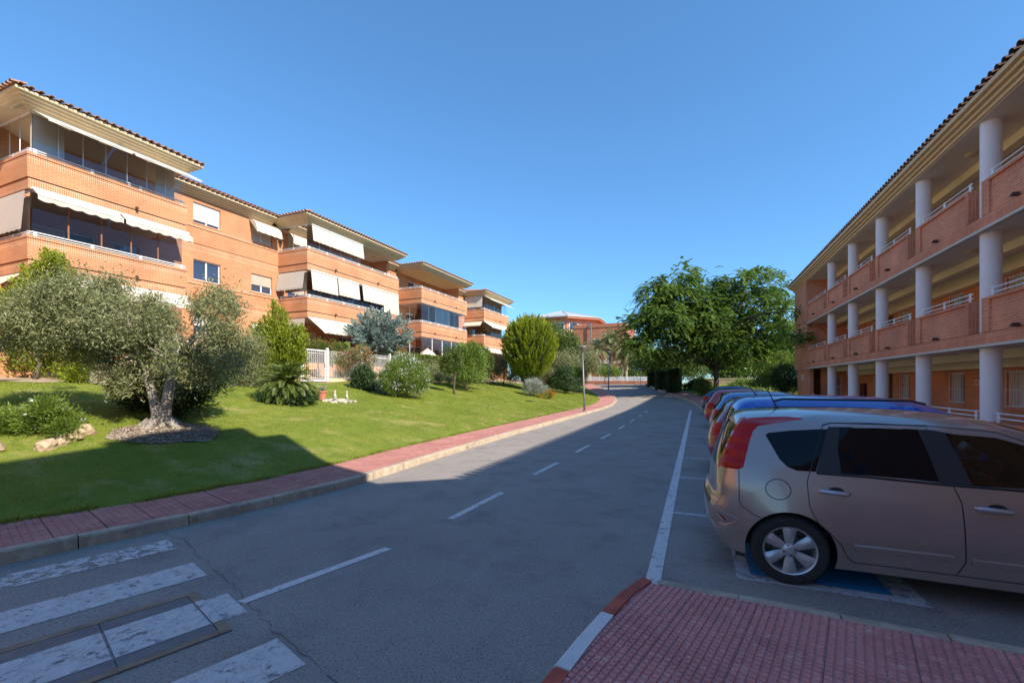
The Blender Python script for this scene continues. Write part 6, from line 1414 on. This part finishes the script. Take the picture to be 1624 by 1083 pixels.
# ball-shaped conifer
tj = thing('ball_conifer', 'ball-shaped bright yellow-green conifer with a dark narrow foot, highest shrub on the lawn', 'conifer', (-12.3, 33.9, gz(-12.3, 33.9)))
cx, cy, cz, rx, rz = LOBES['thuja'][0]; k = 700; th = np.arccos(rng.uniform(-0.93, 1, k)); ph = rng.uniform(0, 6.283, k)
zz = np.cos(th); prof = np.sin(th) * np.where(zz < 0, 1 + 0.10 * zz, 1.0) ; D = np.stack([prof * np.cos(ph) * rx, prof * np.sin(ph) * rx, zz * rz * np.where(zz < 0, 1.12, 1.0)], 1) * rng.uniform(0.84, 1.0, k)[:, None]
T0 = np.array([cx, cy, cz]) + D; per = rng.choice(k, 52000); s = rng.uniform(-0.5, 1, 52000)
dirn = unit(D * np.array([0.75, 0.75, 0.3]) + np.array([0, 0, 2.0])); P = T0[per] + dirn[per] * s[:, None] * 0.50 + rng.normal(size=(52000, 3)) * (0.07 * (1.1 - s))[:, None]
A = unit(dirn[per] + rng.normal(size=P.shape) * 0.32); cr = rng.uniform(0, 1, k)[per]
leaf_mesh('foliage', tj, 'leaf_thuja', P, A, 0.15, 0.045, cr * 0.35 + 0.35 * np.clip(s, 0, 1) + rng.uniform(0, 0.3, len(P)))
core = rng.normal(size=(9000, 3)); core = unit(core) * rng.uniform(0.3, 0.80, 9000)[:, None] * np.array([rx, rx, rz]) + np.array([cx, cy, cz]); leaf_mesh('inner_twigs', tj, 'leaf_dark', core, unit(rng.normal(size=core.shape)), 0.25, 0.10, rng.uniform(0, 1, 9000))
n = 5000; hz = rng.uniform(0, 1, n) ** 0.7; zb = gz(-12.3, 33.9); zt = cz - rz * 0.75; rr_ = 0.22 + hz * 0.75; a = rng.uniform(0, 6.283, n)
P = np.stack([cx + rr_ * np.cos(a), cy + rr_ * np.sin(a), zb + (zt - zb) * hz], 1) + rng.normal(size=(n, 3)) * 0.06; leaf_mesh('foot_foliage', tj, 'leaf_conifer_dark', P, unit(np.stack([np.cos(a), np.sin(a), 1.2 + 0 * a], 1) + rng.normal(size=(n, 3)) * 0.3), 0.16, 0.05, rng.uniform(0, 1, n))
limbs(tj, 'bark_dark', (cx, cy, zb - 0.05), (cx, cy, cz), [tuple(q) for q in T0[:24]], 0.14, 0.06)
# big feathery tree: drooping fronds
bt = thing('feathery_tree', 'large feathery dark green tree beside the parked cars, its right side touching the gallery building', 'tree', (1.55, 42.9, float(zr(42.9)) + 0.1))
L_ = LOBES['big']; P, out, cr, C_ = crown_pts(L_, 9500, 1000, 0.31, 0.5, 1.0, 0.7)
m_ = len(P); base_dir = unit(out * np.array([1, 1, 0.25]) + rng.normal(size=P.shape) * 0.45 + np.array([0, 0, 0.15])); q = 11; LL = rng.uniform(0.5, 0.95, m_)
PP = []; AA = []; RR = []; side = unit(np.cross(base_dir, np.array([0, 0, 1.0])))
for j in range(q):
    s = (j + 0.5) / q; c = P + base_dir * (LL * s)[:, None] + np.array([0, 0, -1.0]) * (LL * 0.55 * s * s)[:, None]
    for sg in (-1, 1):
        PP.append(c + side * (sg * 0.075 * (1.1 - s))[..., None] if False else c + side * sg * 0.07 * (1.15 - s)); AA.append(unit(side * sg + base_dir * 0.45 + np.array([0, 0, -0.25]) + rng.normal(size=P.shape) * 0.12)); RR.append(cr * 0.5 + rng.uniform(0, 0.5, m_))
leaf_mesh('crown', bt, 'leaf_feather', np.concatenate(PP), np.concatenate(AA), 0.19, 0.075, np.concatenate(RR))
limbs(bt, 'bark_dark', (1.55, 42.9, float(zr(42.9)) - 0.1), (1.7, 42.9, 5.0), [C_[i] for i in rng.choice(len(C_), 110, replace=False)], 0.24, 0.18, wob=0.1, tr=0.02)
plant('broadleaf_tree', 'dark green tree standing behind and left of the big feathery tree', 'tree', 'bigL', 'leaf_mid', 17000, (0.26, 0.10), 300, 0.4, 'rand', zmin=False, tr=(0.18, 0.1), br=14)
plant('tree_belt', 'sunlit belt of trees beyond the pale brown wall', 'trees', 'backT', 'leaf_bright', 22000, (0.45, 0.2), 420, 0.7, 'rand', zmin=False, tr=(0.25, 0.15), br=24)
plant('rounded_shrub', 'tall dark green shrub against the near end of the gallery building', 'shrub', 'rbush', 'leaf_dark', 13000, (0.12, 0.05), 300, 0.14, 'rand', zmin=False)
plant('flowering_shrub', 'yellow-green shrub with pale blooms left of the tall dark shrub by the gallery building', 'shrub', 'rbushY', 'leaf_bright', 10000, (0.12, 0.05), 220, 0.15, 'rand', zmin=False)
plant('low_shrub', 'low yellow shrub along the foot of the pale brown wall', 'shrub', 'lowY', 'leaf_bright', 4000, (0.12, 0.05), 90, 0.12, 'rand', zmin=False, br=4)
plant('rounded_shrub', 'dark bush beside the right pavement, nearest the big tree trunk', 'shrub', 'shrubR1', 'leaf_dark', 7000, (0.12, 0.05), 160, 0.13, 'rand', zmin=False)
plant('rounded_shrub', 'round green bush on the verge behind the navy car', 'shrub', 'shrubR2', 'leaf_mid', 7000, (0.11, 0.045), 160, 0.12, 'rand', zmin=False)
def box_hedge(label, x0, x1, y0, y1, z0, z1, m, n, size=(0.10, 0.05), slope=None):
    t = thing('clipped_hedge', label, 'hedge', ((x0 + x1) / 2, (y0 + y1) / 2, z0)); u = rng.uniform(0, 1, (n, 3)); f = rng.choice(5, n, p=[0.32, 0.13, 0.2, 0.08, 0.27])
    P = np.stack([x0 + (x1 - x0) * u[:, 0], y0 + (y1 - y0) * u[:, 1], z0 + (z1 - z0) * u[:, 2]], 1); P[f == 0, 0] = x1; P[f == 1, 0] = x0; P[f == 2, 1] = y0; P[f == 3, 1] = y1; P[f == 4, 2] = z1
    P += rng.normal(size=P.shape) * 0.045 + 0.06 * np.sin(P[:, [1, 2, 0]] * 3.1)
    leaf_mesh('foliage', t, m, P, unit(rng.normal(size=P.shape)), size[0], size[1], rng.uniform(0, 1, n)); mb = MB(); mb.box(x0 + 0.12, x1 - 0.12, y0 + 0.12, y1 - 0.12, z0 - 0.1, z1 - 0.14); mb.build('inner_twigs', 'bark_dark', t); return t
box_hedge('long clipped ivy hedge below the third balcony block', -19.3, -18.0, 24.5, 36.0, 1.7, 3.75, 'leaf_conifer_dark', 36000)
box_hedge('dark clipped hedge along the right pavement near the end of the road', -2.6, -1.5, 44.0, 47.5, 0.9, 3.0, 'leaf_dark', 22000)
box_hedge('dark clipped hedge in the middle between the two other hedges by the right pavement', -3.9, -2.3, 47.6, 52.4, 1.0, 3.0, 'leaf_dark', 22000)
t_ = box_hedge('dark clipped hedge at the far right corner of the road end', -5.2, -3.4, 52.5, 57.5, 1.3, 3.2, 'leaf_dark', 22000)

# --- fronds: sago palm and date palms
def frond_mesh(L=1.1, arch=0.5, n=26, ll=0.16, lw=0.018, vee=0.35, droop=0.0, m='leaf_dark', stem='leaf_mid', start=0.12):
    V = []; F = []; rn = []
    for i in range(n):
        s = start + (1 - start) * i / (n - 1); x = L * s * (1 - 0.12 * s); z = L * (arch * (s - 1.15 * s * s) - droop * s ** 3); dx = 1 - 0.24 * s; dz = arch * (1 - 2.3 * s) - 3 * droop * s * s
        l = ll * (1.0 if s < 0.7 else max(0.35, 1 - (s - 0.7) * 2)) * (0.7 + 0.3 * min(1, s * 4))
        for sg in (-1, 1):
            b = np.array([x, 0.0, z]); tdir = np.array([dx * 0.55, sg * 0.85, dz * 0.5 + vee]); tdir /= np.linalg.norm(tdir); w = np.array([dx, 0, dz]); w /= np.linalg.norm(w); k = len(V)
            V += [tuple(b - w * lw / 2), tuple(b + tdir * l * 0.5 - w * lw * 0.6), tuple(b + tdir * l + np.array([0, 0, -l * 0.18])), tuple(b + tdir * l * 0.5 + w * lw * 0.6)]; F.append((k, k + 1, k + 2, k + 3)); rn.append(random.uniform(0.1, 1))
    for i in range(10):
        s0, s1 = i / 10, (i + 1) / 10; k = len(V)
        for s in (s0, s1):
            x = L * s * (1 - 0.12 * s); z = L * (arch * (s - 1.15 * s * s) - droop * s ** 3); w = 0.012 * (1.2 - s) * L; V += [(x, -w, z), (x, w, z), (x, 0, z + w)]
        F += [(k, k + 3, k + 4, k + 1), (k + 1, k + 4, k + 5, k + 2), (k + 2, k + 5, k + 3, k)]; rn += [0.9] * 3
    me = mesh_from('frond', V, F, [m]); at = me.attributes.new('rnd', 'FLOAT', 'FACE'); at.data.foreach_set('value', np.array(rn, np.float32)); return me
def put_frond(parent, me, loc, az, pitch, roll=0, sc=1.0, name='frond'):
    o = bpy.data.objects.new(name, me); COL.objects.link(o); o.parent = parent; o.location = loc; o.rotation_euler = (roll, -pitch, az); o.scale = (sc, sc, sc); return o
leafmat('leaf_sago', (0.05,0.085,0.018), (0.11,0.16,0.03), (0.24,0.29,0.07), rough=0.35, transl=0.25)
sg = thing('sago_palm', 'sago palm with a dense dome of stiff dark fronds in the middle of the lawn', 'palm', (-12.95, 10.94, gz(-12.95, 10.94)))
fms = [frond_mesh(1.22, a, 40, 0.19, 0.026, 0.30, d, 'leaf_sago') for a, d in ((0.35, 0.05), (0.5, 0.12), (0.25, 0.22))]
for i in range(92):
    pt = 1.25 - 1.75 * (i / 92) ** 0.9; put_frond(sg, random.choice(fms), (0, 0, 0.52 + random.uniform(-0.05, 0.05)), i * 2.39996, pt + random.uniform(-0.08, 0.08), random.uniform(-0.2, 0.2), random.uniform(0.82, 1.0))
mb = MB(); mb.tube([(-12.95, 10.94, sg.location.z - 0.05), (-12.95, 10.94, sg.location.z + 0.5)], [0.22, 0.16], 12); mb.build('trunk', 'bark_dark', sg)
plant_l = [(-12.95 + 0.62 * math.cos(a), 10.94 + 0.62 * math.sin(a), sg.location.z + 0.16, 0.36, 0.20) for a in np.linspace(0, 6.28, 9)[:-1]]
LOBES['skirt'] = plant_l; plant('low_shrub', 'dense dark leafy skirt growing round the foot of the sago palm', 'shrub', 'skirt', 'leaf_dark', 11000, (0.11, 0.035), 240, 0.09, 'spray', br=4)
pfm = [frond_mesh(2.9, 0.55, 40, 0.42, 0.05, 0.18, d, 'leaf_palm') for d in (0.12, 0.30)]; pfd = frond_mesh(2.4, 0.1, 30, 0.32, 0.05, 0.1, 0.55, 'leaf_palm_dead')
for i, (x, y, z, sc, lb_) in enumerate([(-11.5, 62.6 + 1.5, 7.1, 1.15, 'tallest date palm with an upright crown in front of the darker orange annex'), (-13.0, 63.2, 6.0, 1.0, 'left date palm with brown hanging fronds'), (-9.3, 64.6, 6.0, 1.05, 'right date palm with drooping straw-coloured fronds near the big tree'), (-10.3, 67.0, 5.2, 0.8, 'lowest date palm standing between the other palms')]):
    p = thing('date_palm', lb_, 'palm', (x, y, 1.6), group='date palms beyond the cross street'); mb = MB(); nseg = 14
    mb.tube([(x + 0.05 * math.sin(k), y, 1.5 + (z - 1.5) * k / nseg) for k in range(nseg + 1)], [0.20 + 0.03 * (k % 2) - 0.004 * k for k in range(nseg + 1)], 10); mb.build('trunk', 'bark_pale', p)
    for k in range(34): put_frond(p, random.choice(pfm), (0, 0, z - 1.6), k * 2.39996, 1.15 - 1.35 * (k / 34) + random.uniform(-.1, .1), random.uniform(-.3, .3), sc * 1.2 * random.uniform(0.85, 1.05))
    for k in range(12): put_frond(p, pfd, (0, 0, z - 1.8), k * 2.1 + 0.5, -0.5 - random.uniform(0, 0.7), random.uniform(-.4, .4), sc * random.uniform(0.7, 0.95), name='dead_frond')
# banana-like clump
bn = thing('banana_plant', 'clump of broad upright paddle leaves behind the white fence', 'plant', (-18.6, 19.7, gz(-18.6, 19.7)))
leafmat('leaf_banana', (0.08,0.13,0.025), (0.16,0.24,0.04), (0.24,0.32,0.06), rough=0.35, transl=0.4)
for i in range(15):
    V = []; F = []; n = 12; Lb = random.uniform(1.3, 2.1); wb = Lb * 0.135; rn = []
    for k in range(n + 1):
        s = k / n; w = wb * math.sin(math.pi * min(1, s * 0.93 + 0.07)) ** 0.6 * (1 if k < n else 0.05); x = 0.75 * s * Lb * 0.35 + 0.5 * s * s * Lb * 0.5; z = 0.7 + Lb * s * (1 - 0.28 * s * s)
        V += [(x * 0.9, -w, z + w * 0.35), (x, 0, z), (x * 0.9, w, z + w * 0.35)]
    for k in range(n): F += [(k * 3, k * 3 + 1, k * 3 + 4, k * 3 + 3), (k * 3 + 1, k * 3 + 2, k * 3 + 5, k * 3 + 4)]; c_ = random.uniform(0.2, 1); rn += [c_, c_]
    k = len(V); V += [(-0.02, -0.02, 0), (0.02, -0.02, 0), (0, 0.03, 0), (-0.01, -0.01, 0.75), (0.01, -0.01, 0.75), (0, 0.02, 0.75)]; F += [(k, k + 1, k + 4, k + 3), (k + 1, k + 2, k + 5, k + 4), (k + 2, k, k + 3, k + 5)]; rn += [0.9] * 3
    me = mesh_from('paddle_leaf', V, F, ['leaf_banana']); at = me.attributes.new('rnd', 'FLOAT', 'FACE'); at.data.foreach_set('value', np.array(rn, np.float32)); me.polygons.foreach_set('use_smooth', np.ones(len(me.polygons), bool))
    o = link('paddle_leaf', me, bn, (random.uniform(-.3, .3), random.uniform(-.7, .7), random.uniform(0, 0.35)), (random.uniform(-.15, .15), random.uniform(-.1, .25), random.uniform(0, 6.28)))

# --- grass blades on the lawn, denser towards the viewer
n = 330000; y = 1.0 + 41 * rng.uniform(0, 1, n) ** 1.75; q = 10.2 * rng.uniform(0, 1, n) ** 1.15; x = lawn_edge(y) - 0.0 - q + rng.uniform(-0.02, 0.06, n) * (q < 0.15); z = lawn_z(x, y)
bare = (np.hypot((x + 10.25) / 0.9, y - 5.75) < 0.80) | (x < soil_x0(y) + 0.05) & (y < 19); pat = 0.5 + 0.5 * np.sin(x * 1.3 + 1.7 * np.sin(y * 0.8)) * np.sin(y * 1.1 + 1.3 * np.sin(x * 0.9)); edge_bare = (q < 0.35) & (rng.uniform(0, 1, n) < 0.45)
k = ~bare & ~edge_bare; x, y, z, pat = x[k], y[k], z[k], pat[k]; m_ = len(x); dist = np.sqrt(x * x + y * y)
A = unit(rng.normal(size=(m_, 3)) * 0.42 + np.array([0, 0, 1.0])); sc = np.clip(dist / 12, 0.8, 2.2)
o = leaf_mesh('grass', None, 'blade', np.stack([x, y, z - 0.004], 1), A, rng.uniform(0.022, 0.060, m_) * (0.75 + 0.25 * sc), 0.0065 * sc, 0.18 + 0.30 * pat + rng.uniform(0, 0.42, m_) + (rng.uniform(0, 1, m_) < 0.06) * 0.4, tri=True)
tag(o, 'short sunlit grass covering the sloping lawn', 'grass', kind='stuff')
n = 26000; y = 1.0 + 26 * rng.uniform(0, 1, n) ** 1.5; x = lawn_edge(y) + rng.normal(size=n) * 0.045 - 0.05 + 0.05 * np.sin(y * 7) * np.sin(y * 2.3); k = (np.sin(y * 3.1) + np.sin(y * 8.3 + 1) + rng.normal(size=n) * 0.8) > -0.5; x, y = x[k], y[k]; m_ = len(x)
o = leaf_mesh('edge_grass', None, 'blade', np.stack([x, y, zr(y) + 0.13 + 0 * x], 1), unit(rng.normal(size=(m_, 3)) * 0.6 + np.array([0.25, 0, 1.0])), rng.uniform(0.03, 0.085, m_), 0.009, rng.uniform(0.1, 0.9, m_), tri=True)
tag(o, 'ragged longer grass along the edge of the left pavement', 'grass', kind='stuff')

# ================================================================== STREET AND GARDEN OBJECTS
def lamp(x, y, z, label, h=4.05):
    t = thing('street_lamp', label, 'street lamp', (x, y, z), 0, 'street lamps along the left pavement')
    mb = MB(); mb.tube([(x, y, z), (x, y, z + 0.9), (x, y, z + h - 0.35)], [0.062, 0.058, 0.040], 14); mb.build('post', 'lamp_grey', t, smooth=True)
    mb = MB(); mb.lathe((x, y, z), [(0.13, 0.0), (0.13, 0.02), (0.08, 0.03), (0.075, 0.10), (0.06, 0.11)], 16); mb.build('base_plate', 'lamp_grey', t)
    mb = MB(); mb.lathe((x, y, z + h - 0.38), [(0.05, 0.0), (0.075, 0.03), (0.235, 0.27), (0.245, 0.30)], 20); mb.build('lamp_shade', 'lamp_grey', t, smooth=True)
    mb = MB(); mb.lathe((x, y, z + h - 0.38), [(0.26, 0.295), (0.26, 0.33), (0.20, 0.36), (0.02, 0.385), (0.001, 0.386)], 20); mb.build('lamp_cap', 'lamp_grey', t, smooth=True)
    mb = MB(); mb.box(x - 0.045, x + 0.045, y - 0.066, y - 0.055, z + 0.45, z + 0.75); mb.build('service_door', 'lamp_grey', t); return t
l1 = lamp(-5.98, 25.1, 0.13, 'grey lamp post with a funnel-shaped head, nearest on the left pavement', 3.80); l1.rotation_euler = (0, R(-2.0), 0)
lamp(-8.45, 46.0, float(zr(46)) + 0.13, 'farther grey lamp post with a flat round head at the bend of the pavement')
def sign(kind, x, y, label):
    z = float(zr(y)); t = thing('road_sign', label, 'sign', (x, y, z)); mb = MB(); mb.tube([(x, y, z), (x, y, z + 2.5)], 0.032, 8); mb.build('post', 'lamp_grey', t)
    def face(nm, pts, dy, m): mb = MB(); V = [(x + a, y + dy, z + b) for a, b in pts] + [(x + a, y + dy + 0.02, z + b) for a, b in pts]; n = len(pts); mb.add(V, [tuple(range(n)), tuple(range(2 * n - 1, n - 1, -1))] + [(i, (i + 1) % n, (i + 1) % n + n, i + n) for i in range(n)]); return mb.build(nm, m, t)
    if kind == 'yield':
        face('sign_plate', [(-0.42, 2.45), (0.42, 2.45), (0, 1.72)], -0.06, 'alu')
    else:
        face('sign_plate', [(-0.36, 1.78), (0.36, 1.78), (0.36, 2.55), (-0.36, 2.55)], -0.06, 'sign_blue'); face('sign_symbol', [(-0.20, 1.90), (-0.08, 1.90), (0.0, 2.14), (0.12, 1.90), (0.24, 1.90), (0.07, 2.24), (0.2, 2.38), (-0.14, 2.38)], -0.075, 'white_paint')
    return t
mat('sign_blue', (0.02, 0.10, 0.32), var=0.05, rough=0.4)
sign('yield', -7.15, 56.0, 'grey back of a triangular give-way sign at the far end of the road'); sign('blue', -6.5, 57.2, 'square blue pedestrian crossing sign beside the triangular sign')

# white mesh fence with gate
fn = thing('mesh_fence', 'white metal mesh fence on a low cream wall along the top of the lawn', 'fence', (-17.5, 16.0, 1.8))
py_ = [7.6, 10.1, 12.6, 14.2, 15.55]; py2 = [17.2, 19.7, 22.2, 24.7]
def mesh_panel(parent, y0, y1, z0, z1, x=-17.5, st=0.115, name='panel'):
    mb = MB(); k = max(1, round((y1 - y0) / st))
    for i in range(1, k): y = y0 + (y1 - y0) * i / k; mb.box(x - 0.006, x + 0.006, y - 0.007, y + 0.007, z0, z1)
    k = max(1, round((z1 - z0) / st))
    for i in range(k + 1): z = z0 + (z1 - z0) * i / k; mb.box(x + 0.006, x + 0.016, y0, y1, z - 0.007, z + 0.007)
    return mb.build(name, 'white_paint', parent)
def zg(y): return gz(-17.5, y)
for seg in (py_, py2):
    for y in seg: mb = MB(); z = zg(y); mb.box(-17.55, -17.45, y - 0.05, y + 0.05, z - 0.15, z + 1.75); mb.build('post', 'white_paint', fn)
    for a, b in zip(seg, seg[1:]):
        z = min(zg(a), zg(b)); mesh_panel(fn, a + 0.05, b - 0.05, z + 0.24, z + 1.6); mb = MB(); mb.box(-17.58, -17.42, a + 0.05, b - 0.05, z - 0.2, z + 0.2); mb.build('low_wall', 'cream', fn)
gt = thing('garden_gate', 'white mesh gate with a solid frame in the white fence, right of the sago palm', 'gate', (-17.5, 16.4, zg(16.4))); z = zg(16.4)
mb = MB(); 
for y in (15.66, 17.03): mb.box(-17.53, -17.47, y, y + 0.06, z + 0.05, z + 1.62)
mb.box(-17.53, -17.47, 15.72, 17.03, z + 1.56, z + 1.62); mb.box(-17.53, -17.47, 15.72, 17.03, z + 0.05, z + 0.11); mb.build('frame', 'white_paint', gt); mesh_panel(gt, 15.72, 17.03, z + 0.11, z + 1.56, name='mesh'); mb = MB(); mb.box(-17.46, -17.43, 16.95, 17.02, z + 0.8, z + 0.92); mb.build('latch', 'alu', gt)

bwl = thing('brick_garden_wall', 'low stretch of brick garden wall at the left edge behind the daisy bush', 'wall', (-18.2, 4.0, 1.9)); mb = MB(); mb.box(-18.3, -18.1, 1.5, 6.6, 1.6, 2.72); mb.build('wall', 'brick_left', bwl); mb = MB(); mb.box(-18.33, -18.07, 1.5, 6.65, 2.72, 2.79); mb.build('coping', 'brick_left_soldier', bwl)
# rocks, pot, figures, pebbles
mat('rock_tan', (0.42, 0.28, 0.16), var=0.3, scale=6, col2=(0.60, 0.46, 0.31), rough=0.9, bump=0.7, bscale=14, dist=0.03)
mat('stone_white', (0.50, 0.46, 0.38), var=0.15, scale=12, rough=0.85, bump=0.4, bscale=30)
mat('terracotta', (0.50, 0.19, 0.11), var=0.12, scale=6, rough=0.85)
def rock(name, x, y, z, r, m, sq=(1, 1, 0.7), parent=None, seed=0):
    bm = bmesh.new(); bmesh.ops.create_icosphere(bm, subdivisions=2 if r > 0.08 else 1, radius=1); rs_ = random.Random(seed)
    ph = [rs_.uniform(0, 6) for _ in range(6)]
    for v in bm.verts:
        d = v.co.normalized(); f = 1 + 0.16 * math.sin(3 * d.x + ph[0]) + 0.13 * math.sin(4 * d.y + ph[1]) + 0.12 * math.sin(5 * d.z + ph[2]) + 0.05 * math.sin(9 * d.x + 7 * d.y + ph[3]); v.co = Vector((d.x * sq[0], d.y * sq[1], d.z * sq[2])) * r * f
    me = bpy.data.meshes.new(name); bm.to_mesh(me); bm.free(); me.materials.append(MATS[m]); o = link(name, me, parent, (x, y, z)); o.rotation_euler = (rs_.uniform(-.3, .3), rs_.uniform(-.3, .3), rs_.uniform(0, 6)); return o
RK_ = [(-10.55, 3.30, 0.20, 'tan rock at the very left edge under the daisy bush'), (-10.25, 3.85, 0.15, 'low tan rock in front of the middle of the daisy bush'), (-10.6, 4.32, 0.19, 'upright tan rock at the right front of the daisy bush'), (-10.85, 4.62, 0.17, 'tan rock at the right end of the daisy bush beside the gravel'), (-10.35, 4.1, 0.10, 'smallest tan rock between two larger ones under the daisy bush')]
for i, (x, y, r, lb_) in enumerate(RK_): tag(rock('garden_rock', x, y, gz(x, y) + r * 0.3, r, 'rock_tan', (1.1, 0.9, 0.8), seed=i), lb_, 'rock', 'tan rocks edging the daisy bush')
for i, (x, y, r, lb_) in enumerate([(-14.6, 17.6, 0.19, 'tan stone at the foot of the dark rounded shrub, left one'), (-14.35, 18.05, 0.21, 'tan stone in the middle of the row below the silvery shrub'), (-14.1, 18.5, 0.15, 'tan stone nearest the white-flowering bush')]): tag(rock('garden_rock', x, y, gz(x, y) + r * 0.3, r, 'rock_tan', (1.2, 1, 0.6), seed=20 + i), lb_, 'rock', 'tan stones between the shrubs')
px_, py__ = -13.10, 12.62; pz = gz(px_, py__)
pot = thing('plant_pot', 'terracotta pot with spiky grey succulent beside the sago palm', 'plant pot', (px_, py__, pz)); mb = MB(); mb.lathe((px_, py__, pz), [(0.001, 0.01), (0.13, 0.0), (0.175, 0.27), (0.20, 0.275), (0.20, 0.33), (0.17, 0.33), (0.16, 0.28), (0.001, 0.28)], 20); mb.build('pot', 'terracotta', pot, smooth=False)
P = np.tile(np.array([[px_, py__, pz + 0.30]]), (70, 1)); A = unit(rng.normal(size=(70, 3)) * np.array([1, 1, 0.2]) * 0.5 + np.array([0, 0, 0.8])); leaf_mesh('succulent', pot, 'leaf_grey', P, A, rng.uniform(0.2, 0.4, 70), 0.03, rng.uniform(0, 0.7, 70), tri=True)
for i, (dx, dy, h, lb_) in enumerate([(0.22, 0.42, 0.28, 'small white garden figurine right beside the terracotta pot'), (0.40, 0.86, 0.25, 'small white garden figurine at the far end of the pebbles')]):
    x, y = px_ + dx, py__ + dy; z = gz(x, y) + 0.05; f = thing('garden_figurine', lb_, 'figurine', (x, y, z), group='white garden figurines'); s = h / 0.36
    mb = MB(); mb.lathe((x, y, z), [(0.001, 0.0), (0.09 * s, 0.0), (0.095 * s, 0.03), (0.07 * s, 0.05), (0.075 * s, 0.12), (0.055 * s, 0.20), (0.035 * s, 0.235), (0.05 * s, 0.27), (0.052 * s, 0.30), (0.03 * s, 0.345), (0.001, 0.36 * s)], 12); mb.build('body', 'stone_white', f, smooth=True)
    mb = MB(); mb.tube([(x, y - 0.06 * s, z + 0.19 * s), (x + 0.05, y - 0.09 * s, z + 0.12 * s), (x + 0.08, y - 0.02, z + 0.11 * s)], 0.018, 6); mb.build('arm', 'stone_white', f, smooth=True)
peb = MB(); 
for i in range(46):
    a = random.uniform(0, 6.28); r = random.uniform(0, 1) ** 0.6; x = px_ + 0.42 + 0.45 * r * math.cos(a); y = py__ + 0.42 + 0.72 * r * math.sin(a); s = random.uniform(0.035, 0.085); bm = bmesh.new(); bmesh.ops.create_icosphere(bm, subdivisions=1, radius=s)
    z = gz(x, y) + 0.02; peb.add([(x + v.co.x * random.uniform(0.8, 1.3), y + v.co.y * random.uniform(0.8, 1.3), z + v.co.z * 0.7) for v in bm.verts], [tuple(v.index for v in f.verts) for f in bm.faces]); bm.free()
o = peb.build('white_pebbles', 'stone_white', None); tag(o, 'patch of white pebbles in front of the figurines', 'pebbles', kind='stuff')
# parasol and low brick planter on the terrace
ps = thing('parasol', 'closed-in white parasol on the ground-floor terrace right of the blue-grey conifer', 'parasol', (-20.6, 31.0, 2.6)); mb = MB(); mb.lathe((-20.6, 31.0, 4.0), [(0.85, 0.0), (0.45, 0.35), (0.02, 0.65)], 8); mb.build('canopy', 'awning_cloth', ps); mb = MB(); mb.tube([(-20.6, 31, 2.2), (-20.6, 31, 4.65)], 0.03, 8); mb.build('pole', 'white_paint', ps)
